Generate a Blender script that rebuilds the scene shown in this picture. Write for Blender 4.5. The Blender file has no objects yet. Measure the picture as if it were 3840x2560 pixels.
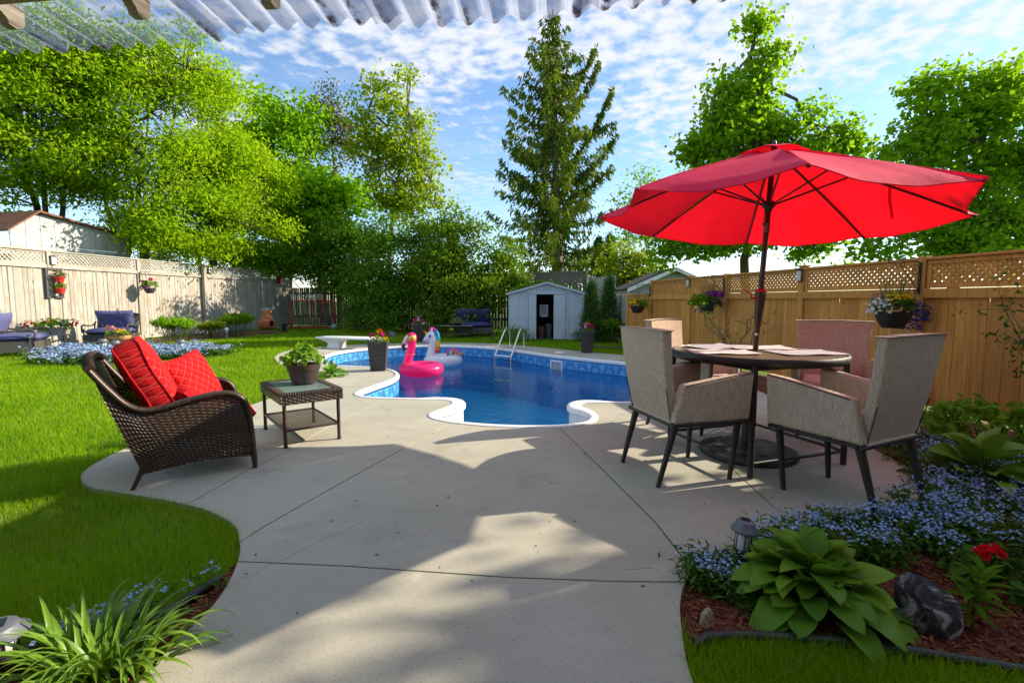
import bpy, bmesh, math, random
import numpy as np
from mathutils import Vector, Matrix
from mathutils.geometry import delaunay_2d_cdt

random.seed(7)
RAD = math.radians
sc = bpy.context.scene
col = sc.collection

# ---------------------------------------------------------------- camera
CAM_H, FPX = 1.15, 1796.0
PITCH = math.atan((1280 - 1126.5) / FPX)
cam_d = bpy.data.cameras.new("Camera")
cam = bpy.data.objects.new("Camera", cam_d)
col.objects.link(cam)
cam.location = (0, 0, CAM_H)
cam.rotation_euler = (math.pi / 2 - PITCH, 0, 0)
cam_d.sensor_width = 36.0
cam_d.lens = 36.0 * FPX / 3840.0
cam_d.clip_start = 0.02
cam_d.clip_end = 3000
sc.camera = cam

# ---------------------------------------------------------------- light
SUN_EL, SUN_AZ = RAD(26.7), RAD(17.0)      # azimuth from +X towards +Y
SUN_DIR = Vector((math.cos(SUN_EL) * math.cos(SUN_AZ), math.cos(SUN_EL) * math.sin(SUN_AZ), math.sin(SUN_EL)))
sun_d = bpy.data.lights.new("Sun", 'SUN')
sun_d.energy = 5.0
sun_d.angle = RAD(0.53)
sun_d.color = (1.0, 0.87, 0.68)
sun = bpy.data.objects.new("Sun", sun_d)
col.objects.link(sun)
sun.rotation_euler = (-SUN_DIR).to_track_quat('-Z', 'Y').to_euler()

world = bpy.data.worlds.new("World")
sc.world = world
world.use_nodes = True
wn, wl = world.node_tree.nodes, world.node_tree.links
wn.clear()


def wnode(t, **kw):
    n = wn.new(t)
    for k, v in kw.items():
        setattr(n, k, v)
    return n


w_out = wnode('ShaderNodeOutputWorld')
w_bg = wnode('ShaderNodeBackground')
w_bg.inputs['Strength'].default_value = 0.135
sky = wnode('ShaderNodeTexSky', sky_type='NISHITA')
sky.sun_disc = False
sky.sun_elevation = SUN_EL
sky.sun_rotation = math.pi / 2 - SUN_AZ
sky.altitude = 200
sky.air_density = 1.0
sky.dust_density = 0.2
sky.ozone_density = 2.5
# broken sheet of small fair-weather clouds, on a flat layer far overhead
tc = wnode('ShaderNodeTexCoord')
sep = wnode('ShaderNodeSeparateXYZ')
wl.new(tc.outputs['Generated'], sep.inputs[0])
zmax = wnode('ShaderNodeMath', operation='MAXIMUM')
wl.new(sep.outputs['Z'], zmax.inputs[0])
zmax.inputs[1].default_value = 0.0
zadd = wnode('ShaderNodeMath', operation='ADD')
wl.new(zmax.outputs[0], zadd.inputs[0])
zadd.inputs[1].default_value = 0.07
dx = wnode('ShaderNodeMath', operation='DIVIDE')
dy = wnode('ShaderNodeMath', operation='DIVIDE')
wl.new(sep.outputs['X'], dx.inputs[0]); wl.new(zadd.outputs[0], dx.inputs[1])
wl.new(sep.outputs['Y'], dy.inputs[0]); wl.new(zadd.outputs[0], dy.inputs[1])
cmb = wnode('ShaderNodeCombineXYZ')
wl.new(dx.outputs[0], cmb.inputs[0]); wl.new(dy.outputs[0], cmb.inputs[1])


def wnoise(scale, detail, rough, off, rot=0.0, sx=1.0, sy=1.0, dist=0.0):
    mp = wnode('ShaderNodeMapping')
    mp.inputs['Location'].default_value = off
    mp.inputs['Rotation'].default_value = (0, 0, rot)
    mp.inputs['Scale'].default_value = (sx, sy, 1)
    wl.new(cmb.outputs[0], mp.inputs[0])
    n = wnode('ShaderNodeTexNoise', noise_dimensions='2D')
    n.inputs['Scale'].default_value = scale
    n.inputs['Detail'].default_value = detail
    n.inputs['Roughness'].default_value = rough
    n.inputs['Distortion'].default_value = dist
    wl.new(mp.outputs[0], n.inputs['Vector'])
    return n


def wramp(src, a, b):
    m = wnode('ShaderNodeMapRange', interpolation_type='SMOOTHSTEP')
    m.inputs['From Min'].default_value = a
    m.inputs['From Max'].default_value = b
    wl.new(src, m.inputs['Value'])
    return m


def wmath(op, a, b):
    m = wnode('ShaderNodeMath', operation=op)
    for i, x in enumerate((a, b)):
        if isinstance(x, (int, float)):
            m.inputs[i].default_value = x
        else:
            wl.new(x, m.inputs[i])
    return m.outputs[0]


n_small = wnoise(13.0, 3, 0.5, (3.1, 1.7, 0), rot=RAD(20), sx=1.0, sy=1.1, dist=0.0)
n_big = wnoise(0.75, 3, 0.55, (5.3, 2.2, 0), rot=RAD(-25))
n_wisp = wnoise(2.0, 6, 0.62, (0.4, 7.9, 0), rot=RAD(-30), sx=0.45, sy=1.6, dist=0.3)
cover = wramp(n_big.outputs['Fac'], 0.36, 0.60)
thr = wmath('MULTIPLY', cover.outputs[0], 0.34)
puff = wmath('ADD', n_small.outputs['Fac'], thr)
puffm = wramp(puff, 0.50, 1.0)
wisp = wramp(n_wisp.outputs['Fac'], 0.46, 0.80)
wispm = wmath('MULTIPLY', wisp.outputs[0], 0.35)
low = wramp(sep.outputs['Z'], 0.10, 0.34)
cl = wmath('MULTIPLY', wmath('MAXIMUM', wmath('MULTIPLY', puffm.outputs[0], 0.92), wispm), low.outputs[0])
mixc = wnode('ShaderNodeMix', data_type='RGBA')
wl.new(cl, mixc.inputs['Factor'])
hsv = wnode('ShaderNodeHueSaturation')
hsv.inputs['Saturation'].default_value = 1.06
hsv.inputs['Value'].default_value = 1.0
wl.new(sky.outputs[0], hsv.inputs['Color'])
wl.new(hsv.outputs[0], mixc.inputs['A'])
mixc.inputs['B'].default_value = (3.8, 3.9, 4.15, 1)
wl.new(mixc.outputs['Result'], w_bg.inputs['Color'])
wl.new(w_bg.outputs[0], w_out.inputs['Surface'])

sc.view_settings.view_transform = 'Standard'
sc.view_settings.look = 'None'
sc.view_settings.exposure = 0.92
sc.view_settings.gamma = 1.0
sc.view_settings.use_curve_mapping = False
sc.cycles.use_denoising = True
sc.cycles.denoising_prefilter = 'NONE'
sc.cycles.max_bounces = 8
sc.cycles.transparent_max_bounces = 24
sc.cycles.caustics_reflective = False
sc.cycles.caustics_refractive = False
sc.cycles.sample_clamp_indirect = 6.0

# ------------------------------------------------ survey helpers (photo pixel -> place)
_c, _s = math.cos(PITCH), math.sin(PITCH)


def _ray(u, v):
    a, b = (u - 1920) / FPX, (1280 - v) / FPX
    return (a, _c + b * _s, -_s + b * _c)


def G(u, v, z=0.0):
    d = _ray(u, v)
    t = (z - CAM_H) / d[2]
    return Vector((d[0] * t, d[1] * t, z))


def V(u, v, Y):
    d = _ray(u, v)
    t = Y / d[1]
    return Vector((d[0] * t, Y, CAM_H + d[2] * t))


# ---------------------------------------------------------------- mesh helpers
class MB:
    """collects geometry for ONE mesh object"""

    def __init__(s):
        s.v, s.f, s.uv = [], [], None

    def add(s, vs, fs, M=None):
        o = len(s.v)
        if M is None:
            s.v.extend(tuple(p) for p in vs)
        else:
            s.v.extend(tuple(M @ Vector(p)) for p in vs)
        s.f.extend(tuple(i + o for i in f) for f in fs)
        return s

    def box(s, c, d, M=None, b=None):
        X, Y, Z = d[0] / 2, d[1] / 2, d[2] / 2
        if b is None:
            b = min(0.004, 0.2 * min(X, Y, Z) * 2)
        vs, idx = [], {}
        for sx in (-1, 1):
            for sy in (-1, 1):
                for sz in (-1, 1):
                    for k, p in (('x', (sx * X, sy * (Y - b), sz * (Z - b))), ('y', (sx * (X - b), sy * Y, sz * (Z - b))), ('z', (sx * (X - b), sy * (Y - b), sz * Z))):
                        idx[(k, sx, sy, sz)] = len(vs)
                        vs.append((p[0] + c[0], p[1] + c[1], p[2] + c[2]))
        I = lambda k, a, e, g: idx[(k, a, e, g)]
        fs = []
        for q in (-1, 1):
            fs.append((I('x', q, -1, -1), I('x', q, 1, -1), I('x', q, 1, 1), I('x', q, -1, 1)))
            fs.append((I('y', -1, q, -1), I('y', 1, q, -1), I('y', 1, q, 1), I('y', -1, q, 1)))
            fs.append((I('z', -1, -1, q), I('z', 1, -1, q), I('z', 1, 1, q), I('z', -1, 1, q)))
            for r in (-1, 1):
                fs.append((I('x', q, r, -1), I('y', q, r, -1), I('y', q, r, 1), I('x', q, r, 1)))
                fs.append((I('x', q, -1, r), I('z', q, -1, r), I('z', q, 1, r), I('x', q, 1, r)))
                fs.append((I('y', -1, q, r), I('z', -1, q, r), I('z', 1, q, r), I('y', 1, q, r)))
                for t in (-1, 1):
                    fs.append((I('x', q, r, t), I('y', q, r, t), I('z', q, r, t)))
        return s.add(vs, fs, M)

    def bar(s, p, q, w, h, up=(0, 0, 1)):
        p, q = Vector(p), Vector(q)
        d = q - p
        L = d.length
        x = d / L
        up = Vector(up)
        y = up.cross(x)
        if y.length < 1e-4:
            y = Vector((0, 1, 0)).cross(x)
        y.normalize()
        z = x.cross(y)
        M = Matrix((x, y, z)).transposed().to_4x4()
        M.translation = (p + q) / 2
        return s.box((0, 0, 0), (L, w, h), M)

    def tube(s, pts, r, n=8, cap=True, closed=False):
        pts = [Vector(p) for p in pts]
        m = len(pts)
        rs = r if isinstance(r, (list, tuple)) else [r] * m
        vs, fs = [], []
        prev = None
        for i in range(m):
            if closed:
                t = pts[(i + 1) % m] - pts[i - 1]
            else:
                t = pts[min(i + 1, m - 1)] - pts[max(i - 1, 0)]
            if t.length < 1e-9:
                t = Vector((0, 0, 1))
            t.normalize()
            if prev is None:
                a = Vector((0, 0, 1)) if abs(t.z) < 0.9 else Vector((1, 0, 0))
                nrm = (a - t * a.dot(t)).normalized()
            else:
                nrm = prev - t * prev.dot(t)
                nrm = nrm.normalized() if nrm.length > 1e-6 else t.orthogonal().normalized()
            prev = nrm
            bn = t.cross(nrm)
            for k in range(n):
                a = 2 * math.pi * k / n
                vs.append(pts[i] + (nrm * math.cos(a) + bn * math.sin(a)) * rs[i])
        for i in range(m if closed else m - 1):
            j = (i + 1) % m
            for k in range(n):
                fs.append((i * n + k, i * n + (k + 1) % n, j * n + (k + 1) % n, j * n + k))
        if cap and not closed:
            fs.append(tuple(range(n - 1, -1, -1)))
            fs.append(tuple((m - 1) * n + k for k in range(n)))
        return s.add(vs, fs)

    def lathe(s, prof, n=20, M=None, cap=True, sx=1.0, sy=1.0):
        vs, fs = [], []
        m = len(prof)
        for r, z in prof:
            for k in range(n):
                a = 2 * math.pi * k / n
                vs.append((r * math.cos(a) * sx, r * math.sin(a) * sy, z))
        for i in range(m - 1):
            for k in range(n):
                fs.append((i * n + k, i * n + (k + 1) % n, (i + 1) * n + (k + 1) % n, (i + 1) * n + k))
        if cap:
            if prof[0][0] > 1e-6:
                fs.append(tuple(range(n - 1, -1, -1)))
            if prof[-1][0] > 1e-6:
                fs.append(tuple((m - 1) * n + k for k in range(n)))
        return s.add(vs, fs, M)

    def ball(s, c, r, seg=10, rings=7, M=None):
        rx, ry, rz = r if isinstance(r, (tuple, list)) else (r, r, r)
        vs, fs = [], []
        vs.append((c[0], c[1], c[2] - rz))
        for i in range(1, rings):
            t = math.pi * i / rings - math.pi / 2
            for k in range(seg):
                a = 2 * math.pi * k / seg
                vs.append((c[0] + rx * math.cos(t) * math.cos(a), c[1] + ry * math.cos(t) * math.sin(a), c[2] + rz * math.sin(t)))
        vs.append((c[0], c[1], c[2] + rz))
        for k in range(seg):
            fs.append((0, 1 + (k + 1) % seg, 1 + k))
            fs.append((len(vs) - 1, 1 + (rings - 2) * seg + k, 1 + (rings - 2) * seg + (k + 1) % seg))
        for i in range(rings - 2):
            for k in range(seg):
                fs.append((1 + i * seg + k, 1 + i * seg + (k + 1) % seg, 1 + (i + 1) * seg + (k + 1) % seg, 1 + (i + 1) * seg + k))
        return s.add(vs, fs, M)

    def grid(s, rows, close_u=False, close_v=False, M=None):
        """rows: list of rows of points"""
        m, n = len(rows), len(rows[0])
        vs = [p for r in rows for p in r]
        fs = []
        for i in range(m if close_v else m - 1):
            for k in range(n if close_u else n - 1):
                fs.append((i * n + k, i * n + (k + 1) % n, ((i + 1) % m) * n + (k + 1) % n, ((i + 1) % m) * n + k))
        return s.add(vs, fs, M)

    def prism(s, outl, d0, d1, M=None):
        """outline in local XZ, thickness along Y from d0 to d1"""
        n = len(outl)
        vs = [(x, d0, z) for x, z in outl] + [(x, d1, z) for x, z in outl]
        fs = [tuple(range(n)), tuple(range(2 * n - 1, n - 1, -1))]
        for i in range(n):
            j = (i + 1) % n
            fs.append((i, n + i, n + j, j))
        return s.add(vs, fs, M)

    def mesh(s, name, smooth=None):
        me = bpy.data.meshes.new(name)
        me.from_pydata(s.v, [], s.f)
        if smooth:
            me.polygons.foreach_set('use_smooth', [True] * len(me.polygons))
            me.update()
            me.set_sharp_from_angle(angle=RAD(smooth))
        return me

    def obj(s, name, mat, parent=None, smooth=None, loc=None):
        return link(name, s.mesh(name, smooth), mat, parent, loc)


def link(name, me, mat, parent=None, loc=None, rot=None):
    if mat is not None and len(me.materials) == 0:
        for m in (mat if isinstance(mat, (list, tuple)) else [mat]):
            me.materials.append(m)
    o = bpy.data.objects.new(name, me)
    col.objects.link(o)
    if parent is not None:
        o.parent = parent
    if loc is not None:
        o.location = loc
    if rot is not None:
        o.rotation_euler = rot
    return o


def tag(o, label=None, cat=None, group=None, kind=None):
    if label:
        o['label'] = label
    if cat:
        o['category'] = cat
    if group:
        o['group'] = group
    if kind:
        o['kind'] = kind
    return o


def thing(name, label, cat, loc=(0, 0, 0), rz=0.0, group=None):
    o = bpy.data.objects.new(name, None)
    o.empty_display_size = 0.1
    col.objects.link(o)
    o.location = loc
    o.rotation_euler = (0, 0, rz)
    return tag(o, label, cat, group)


def copy_tree(o, parent=None):
    c = o.copy()
    col.objects.link(c)
    c.parent = parent
    for ch in o.children:
        copy_tree(ch, c)
    return c


def np_mesh(name, verts, faces, mat, parent=None, tint=None, smooth=False):
    """verts (n,3) float, faces (m,k) int"""
    me = bpy.data.meshes.new(name)
    n, (m, k) = len(verts), faces.shape
    me.vertices.add(n)
    me.vertices.foreach_set('co', np.ascontiguousarray(verts, dtype=np.float32).ravel())
    me.loops.add(m * k)
    me.loops.foreach_set('vertex_index', np.ascontiguousarray(faces, dtype=np.int32).ravel())
    me.polygons.add(m)
    me.polygons.foreach_set('loop_start', np.arange(0, m * k, k, dtype=np.int32))
    if smooth:
        me.polygons.foreach_set('use_smooth', np.ones(m, dtype=bool))
    if tint is not None:
        at = me.attributes.new('tint', 'FLOAT', 'POINT')
        at.data.foreach_set('value', np.ascontiguousarray(tint, dtype=np.float32))
    me.update(calc_edges=True)
    return link(name, me, mat, parent)


def catmull(pts, per=8, closed=True):
    out = []
    n = len(pts)
    P = [Vector(p) for p in pts]
    rng = range(n) if closed else range(n - 1)
    for i in rng:
        p0 = P[(i - 1) % n] if closed else P[max(i - 1, 0)]
        p1 = P[i]
        p2 = P[(i + 1) % n]
        p3 = P[(i + 2) % n] if closed else P[min(i + 2, n - 1)]
        for k in range(per):
            t = k / per
            out.append(0.5 * ((2 * p1) + (-p0 + p2) * t + (2 * p0 - 5 * p1 + 4 * p2 - p3) * t * t + (-p0 + 3 * p1 - 3 * p2 + p3) * t ** 3))
    if not closed:
        out.append(P[-1])
    return out


def Mrot(loc=(0, 0, 0), rz=0.0, rx=0.0, ry=0.0, sc_=1.0):
    return Matrix.Translation(loc) @ Matrix.Rotation(rz, 4, 'Z') @ Matrix.Rotation(ry, 4, 'Y') @ Matrix.Rotation(rx, 4, 'X') @ Matrix.Scale(sc_, 4)


# ---------------------------------------------------------------- materials
class NT:
    def __init__(s, name):
        s.m = bpy.data.materials.new(name)
        s.m.use_nodes = True
        s.n, s.l = s.m.node_tree.nodes, s.m.node_tree.links
        s.b = s.n['Principled BSDF']
        s.out = s.n['Material Output']
        s._tc = None

    def node(s, t, **kw):
        n = s.n.new(t)
        for k, v in kw.items():
            setattr(n, k, v)
        return n

    def coord(s, kind='Object', scale=(1, 1, 1), rot=(0, 0, 0), loc=(0, 0, 0)):
        if s._tc is None:
            s._tc = s.node('ShaderNodeTexCoord')
        mp = s.node('ShaderNodeMapping')
        mp.inputs['Scale'].default_value = scale
        mp.inputs['Rotation'].default_value = rot
        mp.inputs['Location'].default_value = loc
        s.l.new(s._tc.outputs[kind], mp.inputs[0])
        return mp.outputs[0]

    def shift_random(s, vec):
        oi = s.node('ShaderNodeObjectInfo')
        a = s.node('ShaderNodeVectorMath', operation='MULTIPLY_ADD')
        cb = s.node('ShaderNodeCombineXYZ')
        for i in range(3):
            s.l.new(oi.outputs['Random'], cb.inputs[i])
        s.l.new(cb.outputs[0], a.inputs[0])
        a.inputs[1].default_value = (37, 23, 51)
        s.l.new(vec, a.inputs[2])
        return a.outputs[0], oi.outputs['Random']

    def noise(s, vec, scale, detail=3, rough=0.55, dist=0.0):
        n = s.node('ShaderNodeTexNoise')
        n.inputs['Scale'].default_value = scale
        n.inputs['Detail'].default_value = detail
        n.inputs['Roughness'].default_value = rough
        n.inputs['Distortion'].default_value = dist
        s.l.new(vec, n.inputs['Vector'])
        return n.outputs['Fac']

    def voro(s, vec, scale, feature='F1', out='Distance'):
        n = s.node('ShaderNodeTexVoronoi', feature=feature)
        n.inputs['Scale'].default_value = scale
        s.l.new(vec, n.inputs['Vector'])
        return n.outputs[out]

    def ramp(s, fac, stops):
        r = s.node('ShaderNodeValToRGB')
        e = r.color_ramp.elements
        e[0].position, e[1].position = stops[0][0], stops[-1][0]
        for p, c in stops[1:-1]:
            e.new(p)
        for i, (p, c) in enumerate(stops):
            e[i].position = p
            e[i].color = tuple(c) + (1,) if len(c) == 3 else c
        s.l.new(fac, r.inputs[0])
        return r.outputs[0]

    def mix(s, fac, a, b, blend='MIX'):
        m = s.node('ShaderNodeMix', data_type='RGBA', blend_type=blend)
        for key, x in (('Factor', fac), ('A', a), ('B', b)):
            if isinstance(x, (int, float)):
                m.inputs[key].default_value = x
            elif isinstance(x, tuple):
                m.inputs[key].default_value = x + (1,) if len(x) == 3 else x
            else:
                s.l.new(x, m.inputs[key])
        return m.outputs['Result']

    def math(s, op, a, b=0.0, c=None):
        m = s.node('ShaderNodeMath', operation=op)
        for i, x in enumerate((a, b) if c is None else (a, b, c)):
            if isinstance(x, (int, float)):
                m.inputs[i].default_value = x
            else:
                s.l.new(x, m.inputs[i])
        return m.outputs[0]

    def rng(s, v, a, b, c=0.0, d=1.0):
        m = s.node('ShaderNodeMapRange', interpolation_type='SMOOTHSTEP')
        m.inputs[1].default_value, m.inputs[2].default_value = a, b
        m.inputs[3].default_value, m.inputs[4].default_value = c, d
        s.l.new(v, m.inputs[0])
        return m.outputs[0]

    def attr(s, name):
        a = s.node('ShaderNodeAttribute', attribute_name=name)
        return a

    def base(s, c):
        if isinstance(c, tuple):
            s.b.inputs['Base Color'].default_value = c + (1,)
        else:
            s.l.new(c, s.b.inputs['Base Color'])
        return s

    def set(s, rough=None, metal=None, spec=None, **kw):
        if rough is not None:
            if isinstance(rough, (int, float)):
                s.b.inputs['Roughness'].default_value = rough
            else:
                s.l.new(rough, s.b.inputs['Roughness'])
        if metal is not None:
            s.b.inputs['Metallic'].default_value = metal
        if spec is not None:
            s.b.inputs['Specular IOR Level'].default_value = spec
        for k, v in kw.items():
            s.b.inputs[k.replace('_', ' ')].default_value = v
        return s

    def bump(s, h, strength=0.3, dist=0.01):
        b = s.node('ShaderNodeBump')
        b.inputs['Strength'].default_value = strength
        b.inputs['Distance'].default_value = dist
        s.l.new(h, b.inputs['Height'])
        s.l.new(b.outputs[0], s.b.inputs['Normal'])
        return b.outputs[0]


MATS = {}


def M_(name, fn):
    if name not in MATS:
        MATS[name] = fn()
    return MATS[name]


def plain(name, c, rough=0.55, metal=0.0, spec=0.5, var=0.18, scale=9.0, bump=0.0, bscale=60.0, coat=0.0):
    """painted / moulded surface with a little mottling, never a dead flat colour"""
    def f():
        t = NT(name)
        v, rnd = t.shift_random(t.coord())
        n = t.noise(v, scale, 4, 0.6)
        lo = tuple(x * (1 - var) for x in c)
        hi = tuple(min(1, x * (1 + var)) for x in c)
        t.base(t.ramp(n, [(0.3, lo), (0.7, hi)]))
        r = t.rng(t.noise(v, scale * 2.3, 3), 0.3, 0.7, max(0.03, rough - 0.07), min(1, rough + 0.07))
        t.set(rough=r, metal=metal, spec=spec)
        if coat:
            t.b.inputs['Coat Weight'].default_value = coat
        if bump:
            t.bump(t.noise(v, bscale, 4, 0.6), bump, 0.004)
        return t.m
    return M_(name, f)


def leafmat(name, dark, light, trans=0.35, rough=0.45, tcol=None, straw=None):
    def f():
        t = NT(name)
        a = t.attr('tint')
        base = t.mix(a.outputs['Fac'], dark, light)
        if straw:
            base = t.mix(t.math('GREATER_THAN', a.outputs['Fac'], 0.985), base, straw)
        t.base(base)
        t.set(rough=rough, spec=0.0)
        tr = t.node('ShaderNodeBsdfTranslucent')
        tc_ = tcol or tuple(min(1, x * k) for x, k in zip(light, (1.5, 1.45, 0.8)))
        t.l.new(t.mix(0.55, base, tc_), tr.inputs['Color'])
        ms = t.node('ShaderNodeMixShader')
        ms.inputs[0].default_value = trans
        t.l.new(t.b.outputs[0], ms.inputs[1])
        t.l.new(tr.outputs[0], ms.inputs[2])
        t.l.new(ms.outputs[0], t.out.inputs['Surface'])
        return t.m
    return M_(name, f)


def wood_grey():
    t = NT('weathered_grey_wood')
    v, rnd = t.shift_random(t.coord('Object'))
    mp = t.node('ShaderNodeMapping'); mp.inputs['Scale'].default_value = (1, 1, 0.055)
    t.l.new(v, mp.inputs[0])
    g = t.noise(mp.outputs[0], 70, 5, 0.65)
    blotch = t.noise(v, 1.6, 4, 0.6)
    a = t.ramp(g, [(0.25, (0.24, 0.22, 0.185)), (0.5, (0.44, 0.415, 0.36)), (0.75, (0.60, 0.575, 0.51))])
    b = t.mix(t.rng(blotch, 0.42, 0.72), a, t.mix(0.55, a, (0.30, 0.17, 0.07)))
    c = t.mix(t.rng(rnd, 0.0, 1.0, 0.0, 0.50), b, (0.30, 0.30, 0.25))
    kn = t.voro(v, 5.5)
    c = t.mix(t.rng(kn, 0.035, 0.07, 0.75, 0.0), c, (0.11, 0.07, 0.035))
    t.base(c).set(rough=0.85, spec=0.2)
    t.bump(g, 0.5, 0.004)
    return t.m


def wood_cedar():
    t = NT('cedar_wood')
    v, rnd = t.shift_random(t.coord('Object'))
    mp = t.node('ShaderNodeMapping'); mp.inputs['Scale'].default_value = (1, 1, 0.05)
    t.l.new(v, mp.inputs[0])
    g = t.noise(mp.outputs[0], 46, 4, 0.6, 0.4)
    a = t.ramp(g, [(0.25, (0.35, 0.15, 0.032)), (0.55, (0.62, 0.295, 0.068)), (0.8, (0.80, 0.43, 0.115))])
    a = t.mix(t.rng(rnd, 0, 1, 0.0, 0.6), a, (0.36, 0.165, 0.042))
    kn = t.voro(v, 6.5)
    a = t.mix(t.rng(kn, 0.05, 0.12, 0.8, 0.0), a, (0.12, 0.045, 0.014))
    t.base(a).set(rough=0.75, spec=0.25)
    t.bump(g, 0.35, 0.003)
    return t.m


def wood_dark():
    t = NT('old_dark_fence_wood')
    v, rnd = t.shift_random(t.coord('Object'))
    mp = t.node('ShaderNodeMapping'); mp.inputs['Scale'].default_value = (1, 1, 0.06)
    t.l.new(v, mp.inputs[0])
    g = t.noise(mp.outputs[0], 55, 4, 0.6)
    a = t.ramp(g, [(0.25, (0.10, 0.08, 0.06)), (0.75, (0.22, 0.185, 0.145))])
    a = t.mix(t.rng(rnd, 0, 1, 0, 0.4), a, (0.16, 0.17, 0.16))
    t.base(a).set(rough=0.9, spec=0.2)
    t.bump(g, 0.4, 0.004)
    return t.m


def concrete():
    t = NT('brushed_concrete')
    v = t.coord('Object')
    big = t.noise(v, 0.9, 5, 0.6)
    mid = t.noise(v, 7, 5, 0.65)
    fine = t.noise(v, 190, 2, 0.7)
    peb = t.voro(v, 150)
    c = t.ramp(big, [(0.25, (0.30, 0.288, 0.225)), (0.5, (0.392, 0.374, 0.297)), (0.75, (0.475, 0.455, 0.368))])
    c = t.mix(t.rng(mid, 0.35, 0.7, 0.0, 0.25), c, (0.285, 0.275, 0.225))
    c = t.mix(t.rng(fine, 0.40, 0.62, 0.0, 0.40), c, (0.50, 0.48, 0.40))
    dark = t.noise(v, 85, 2, 0.5)
    c = t.mix(t.rng(dark, 0.60, 0.70, 0.0, 0.45), c, (0.19, 0.165, 0.14))
    speck = t.noise(v, 320, 1, 0.5)
    c = t.mix(t.rng(speck, 0.62, 0.70, 0.0, 0.6), c, (0.12, 0.10, 0.085))
    stain = t.noise(v, 2.7, 6, 0.7, 0.6)
    c = t.mix(t.rng(stain, 0.52, 0.75, 0.0, 0.45), c, (0.21, 0.19, 0.165))
    pale = t.noise(v, 1.7, 6, 0.75, 1.5)
    c = t.mix(t.rng(pale, 0.60, 0.72, 0.0, 0.35), c, (0.55, 0.52, 0.47))
    t.base(c).set(rough=0.88, spec=0.25)
    h = t.math('ADD', fine, t.math('MULTIPLY', peb, 0.6))
    t.bump(h, 0.22, 0.0015)
    return t.m


def lawn_mat():
    t = NT('lawn_ground')
    v = t.coord('Object')
    a = t.noise(v, 1.3, 5, 0.6)
    b = t.noise(v, 45, 3, 0.7)
    c = t.ramp(a, [(0.3, (0.075, 0.16, 0.010)), (0.55, (0.12, 0.235, 0.014)), (0.75, (0.17, 0.28, 0.022))])
    c = t.mix(t.rng(b, 0.3, 0.7, 0, 0.6), c, (0.035, 0.075, 0.008))
    t.base(c).set(rough=0.9, spec=0.15)
    t.bump(b, 0.9, 0.03)
    return t.m


def mulch_mat(name='mulch_ground', c1=(0.11, 0.038, 0.024), c2=(0.22, 0.075, 0.045)):
    t = NT(name)
    v = t.coord('Object')
    a = t.voro(v, 42, out='Color')
    sepc = t.node('ShaderNodeSeparateColor'); t.l.new(a, sepc.inputs[0])
    c = t.mix(sepc.outputs[0], c1, c2)
    n = t.noise(v, 60, 4, 0.7)
    c = t.mix(t.rng(n, 0.4, 0.75, 0, 0.6), c, (0.03, 0.018, 0.012))
    t.base(c).set(rough=0.95, spec=0.15)
    t.bump(t.voro(v, 42), 1.0, 0.02)
    return t.m


def weave_mat(name, c1, c2, scale=90):
    """fine woven sling fabric"""
    def f():
        t = NT(name)
        v = t.coord('Object')
        def wv(rot):
            w = t.node('ShaderNodeTexWave', wave_type='BANDS', bands_direction='X')
            w.inputs['Scale'].default_value = scale
            w.inputs['Distortion'].default_value = 1.2
            w.inputs['Detail'].default_value = 1
            mp = t.node('ShaderNodeMapping'); mp.inputs['Rotation'].default_value = rot
            t.l.new(v, mp.inputs[0]); t.l.new(mp.outputs[0], w.inputs['Vector'])
            return w.outputs['Fac']
        a, b = wv((0, 0, 0.78)), wv((0, RAD(90), 0))
        ch = t.math('MULTIPLY', a, b)
        n = t.noise(v, 140, 3, 0.7)
        sl = t.node('ShaderNodeMapping'); sl.inputs['Scale'].default_value = (1, 1, 0.12); t.l.new(v, sl.inputs[0])
        slub = t.noise(sl.outputs[0], 130, 3, 0.6)
        f_ = t.math('ADD', t.math('MULTIPLY', ch, 0.5), t.math('ADD', t.math('MULTIPLY', n, 0.5), t.math('MULTIPLY', slub, 0.5)))
        c = t.ramp(f_, [(0.42, c1), (0.95, c2)])
        wear = t.noise(v, 3.5, 4, 0.6)
        c = t.mix(t.rng(wear, 0.5, 0.8, 0, 0.25), c, c1)
        t.base(c).set(rough=0.85, spec=0.2)
        t.bump(f_, 0.4, 0.003)
        return t.m
    return M_(name, f)


WOODG, CEDAR, DARKW = M_('wg', wood_grey), M_('wc', wood_cedar), M_('wd', wood_dark)
CONC, LAWN, MULCH = M_('cc', concrete), M_('lw', lawn_mat), M_('mu', mulch_mat)
SOIL = M_('so', lambda: mulch_mat('dry_bed_soil', (0.12, 0.075, 0.055), (0.20, 0.13, 0.095)))
BLACK = plain('black_powder_coat', (0.018, 0.016, 0.015), 0.5)
BLACKP = plain('black_plastic', (0.02, 0.021, 0.024), 0.45)
BRONZE = plain('bronze_pole_paint', (0.055, 0.030, 0.020), 0.35, 0.3)
WHITEP = plain('white_vinyl', (0.80, 0.80, 0.79), 0.35, var=0.04)
CHROME = plain('polished_steel', (0.66, 0.66, 0.66), 0.16, 1.0, var=0.05)
GREYPL = plain('charcoal_planter_resin', (0.050, 0.050, 0.052), 0.6, bump=0.3, bscale=90)
POTBR = plain('brown_plastic_pot', (0.045, 0.028, 0.024), 0.55)
SILVER = plain('brushed_silver_plastic', (0.13, 0.145, 0.17), 0.45, 0.2)
PANELB = plain('solar_cell', (0.012, 0.014, 0.03), 0.15)
LAMPGL = plain('frosted_lamp_glass', (0.55, 0.57, 0.56), 0.25, var=0.1)
TERRA = plain('terracotta', (0.42, 0.135, 0.055), 0.75, bump=0.3, var=0.25, scale=6)
REDPOT = plain('red_glazed_pot', (0.55, 0.035, 0.02), 0.3)
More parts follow.
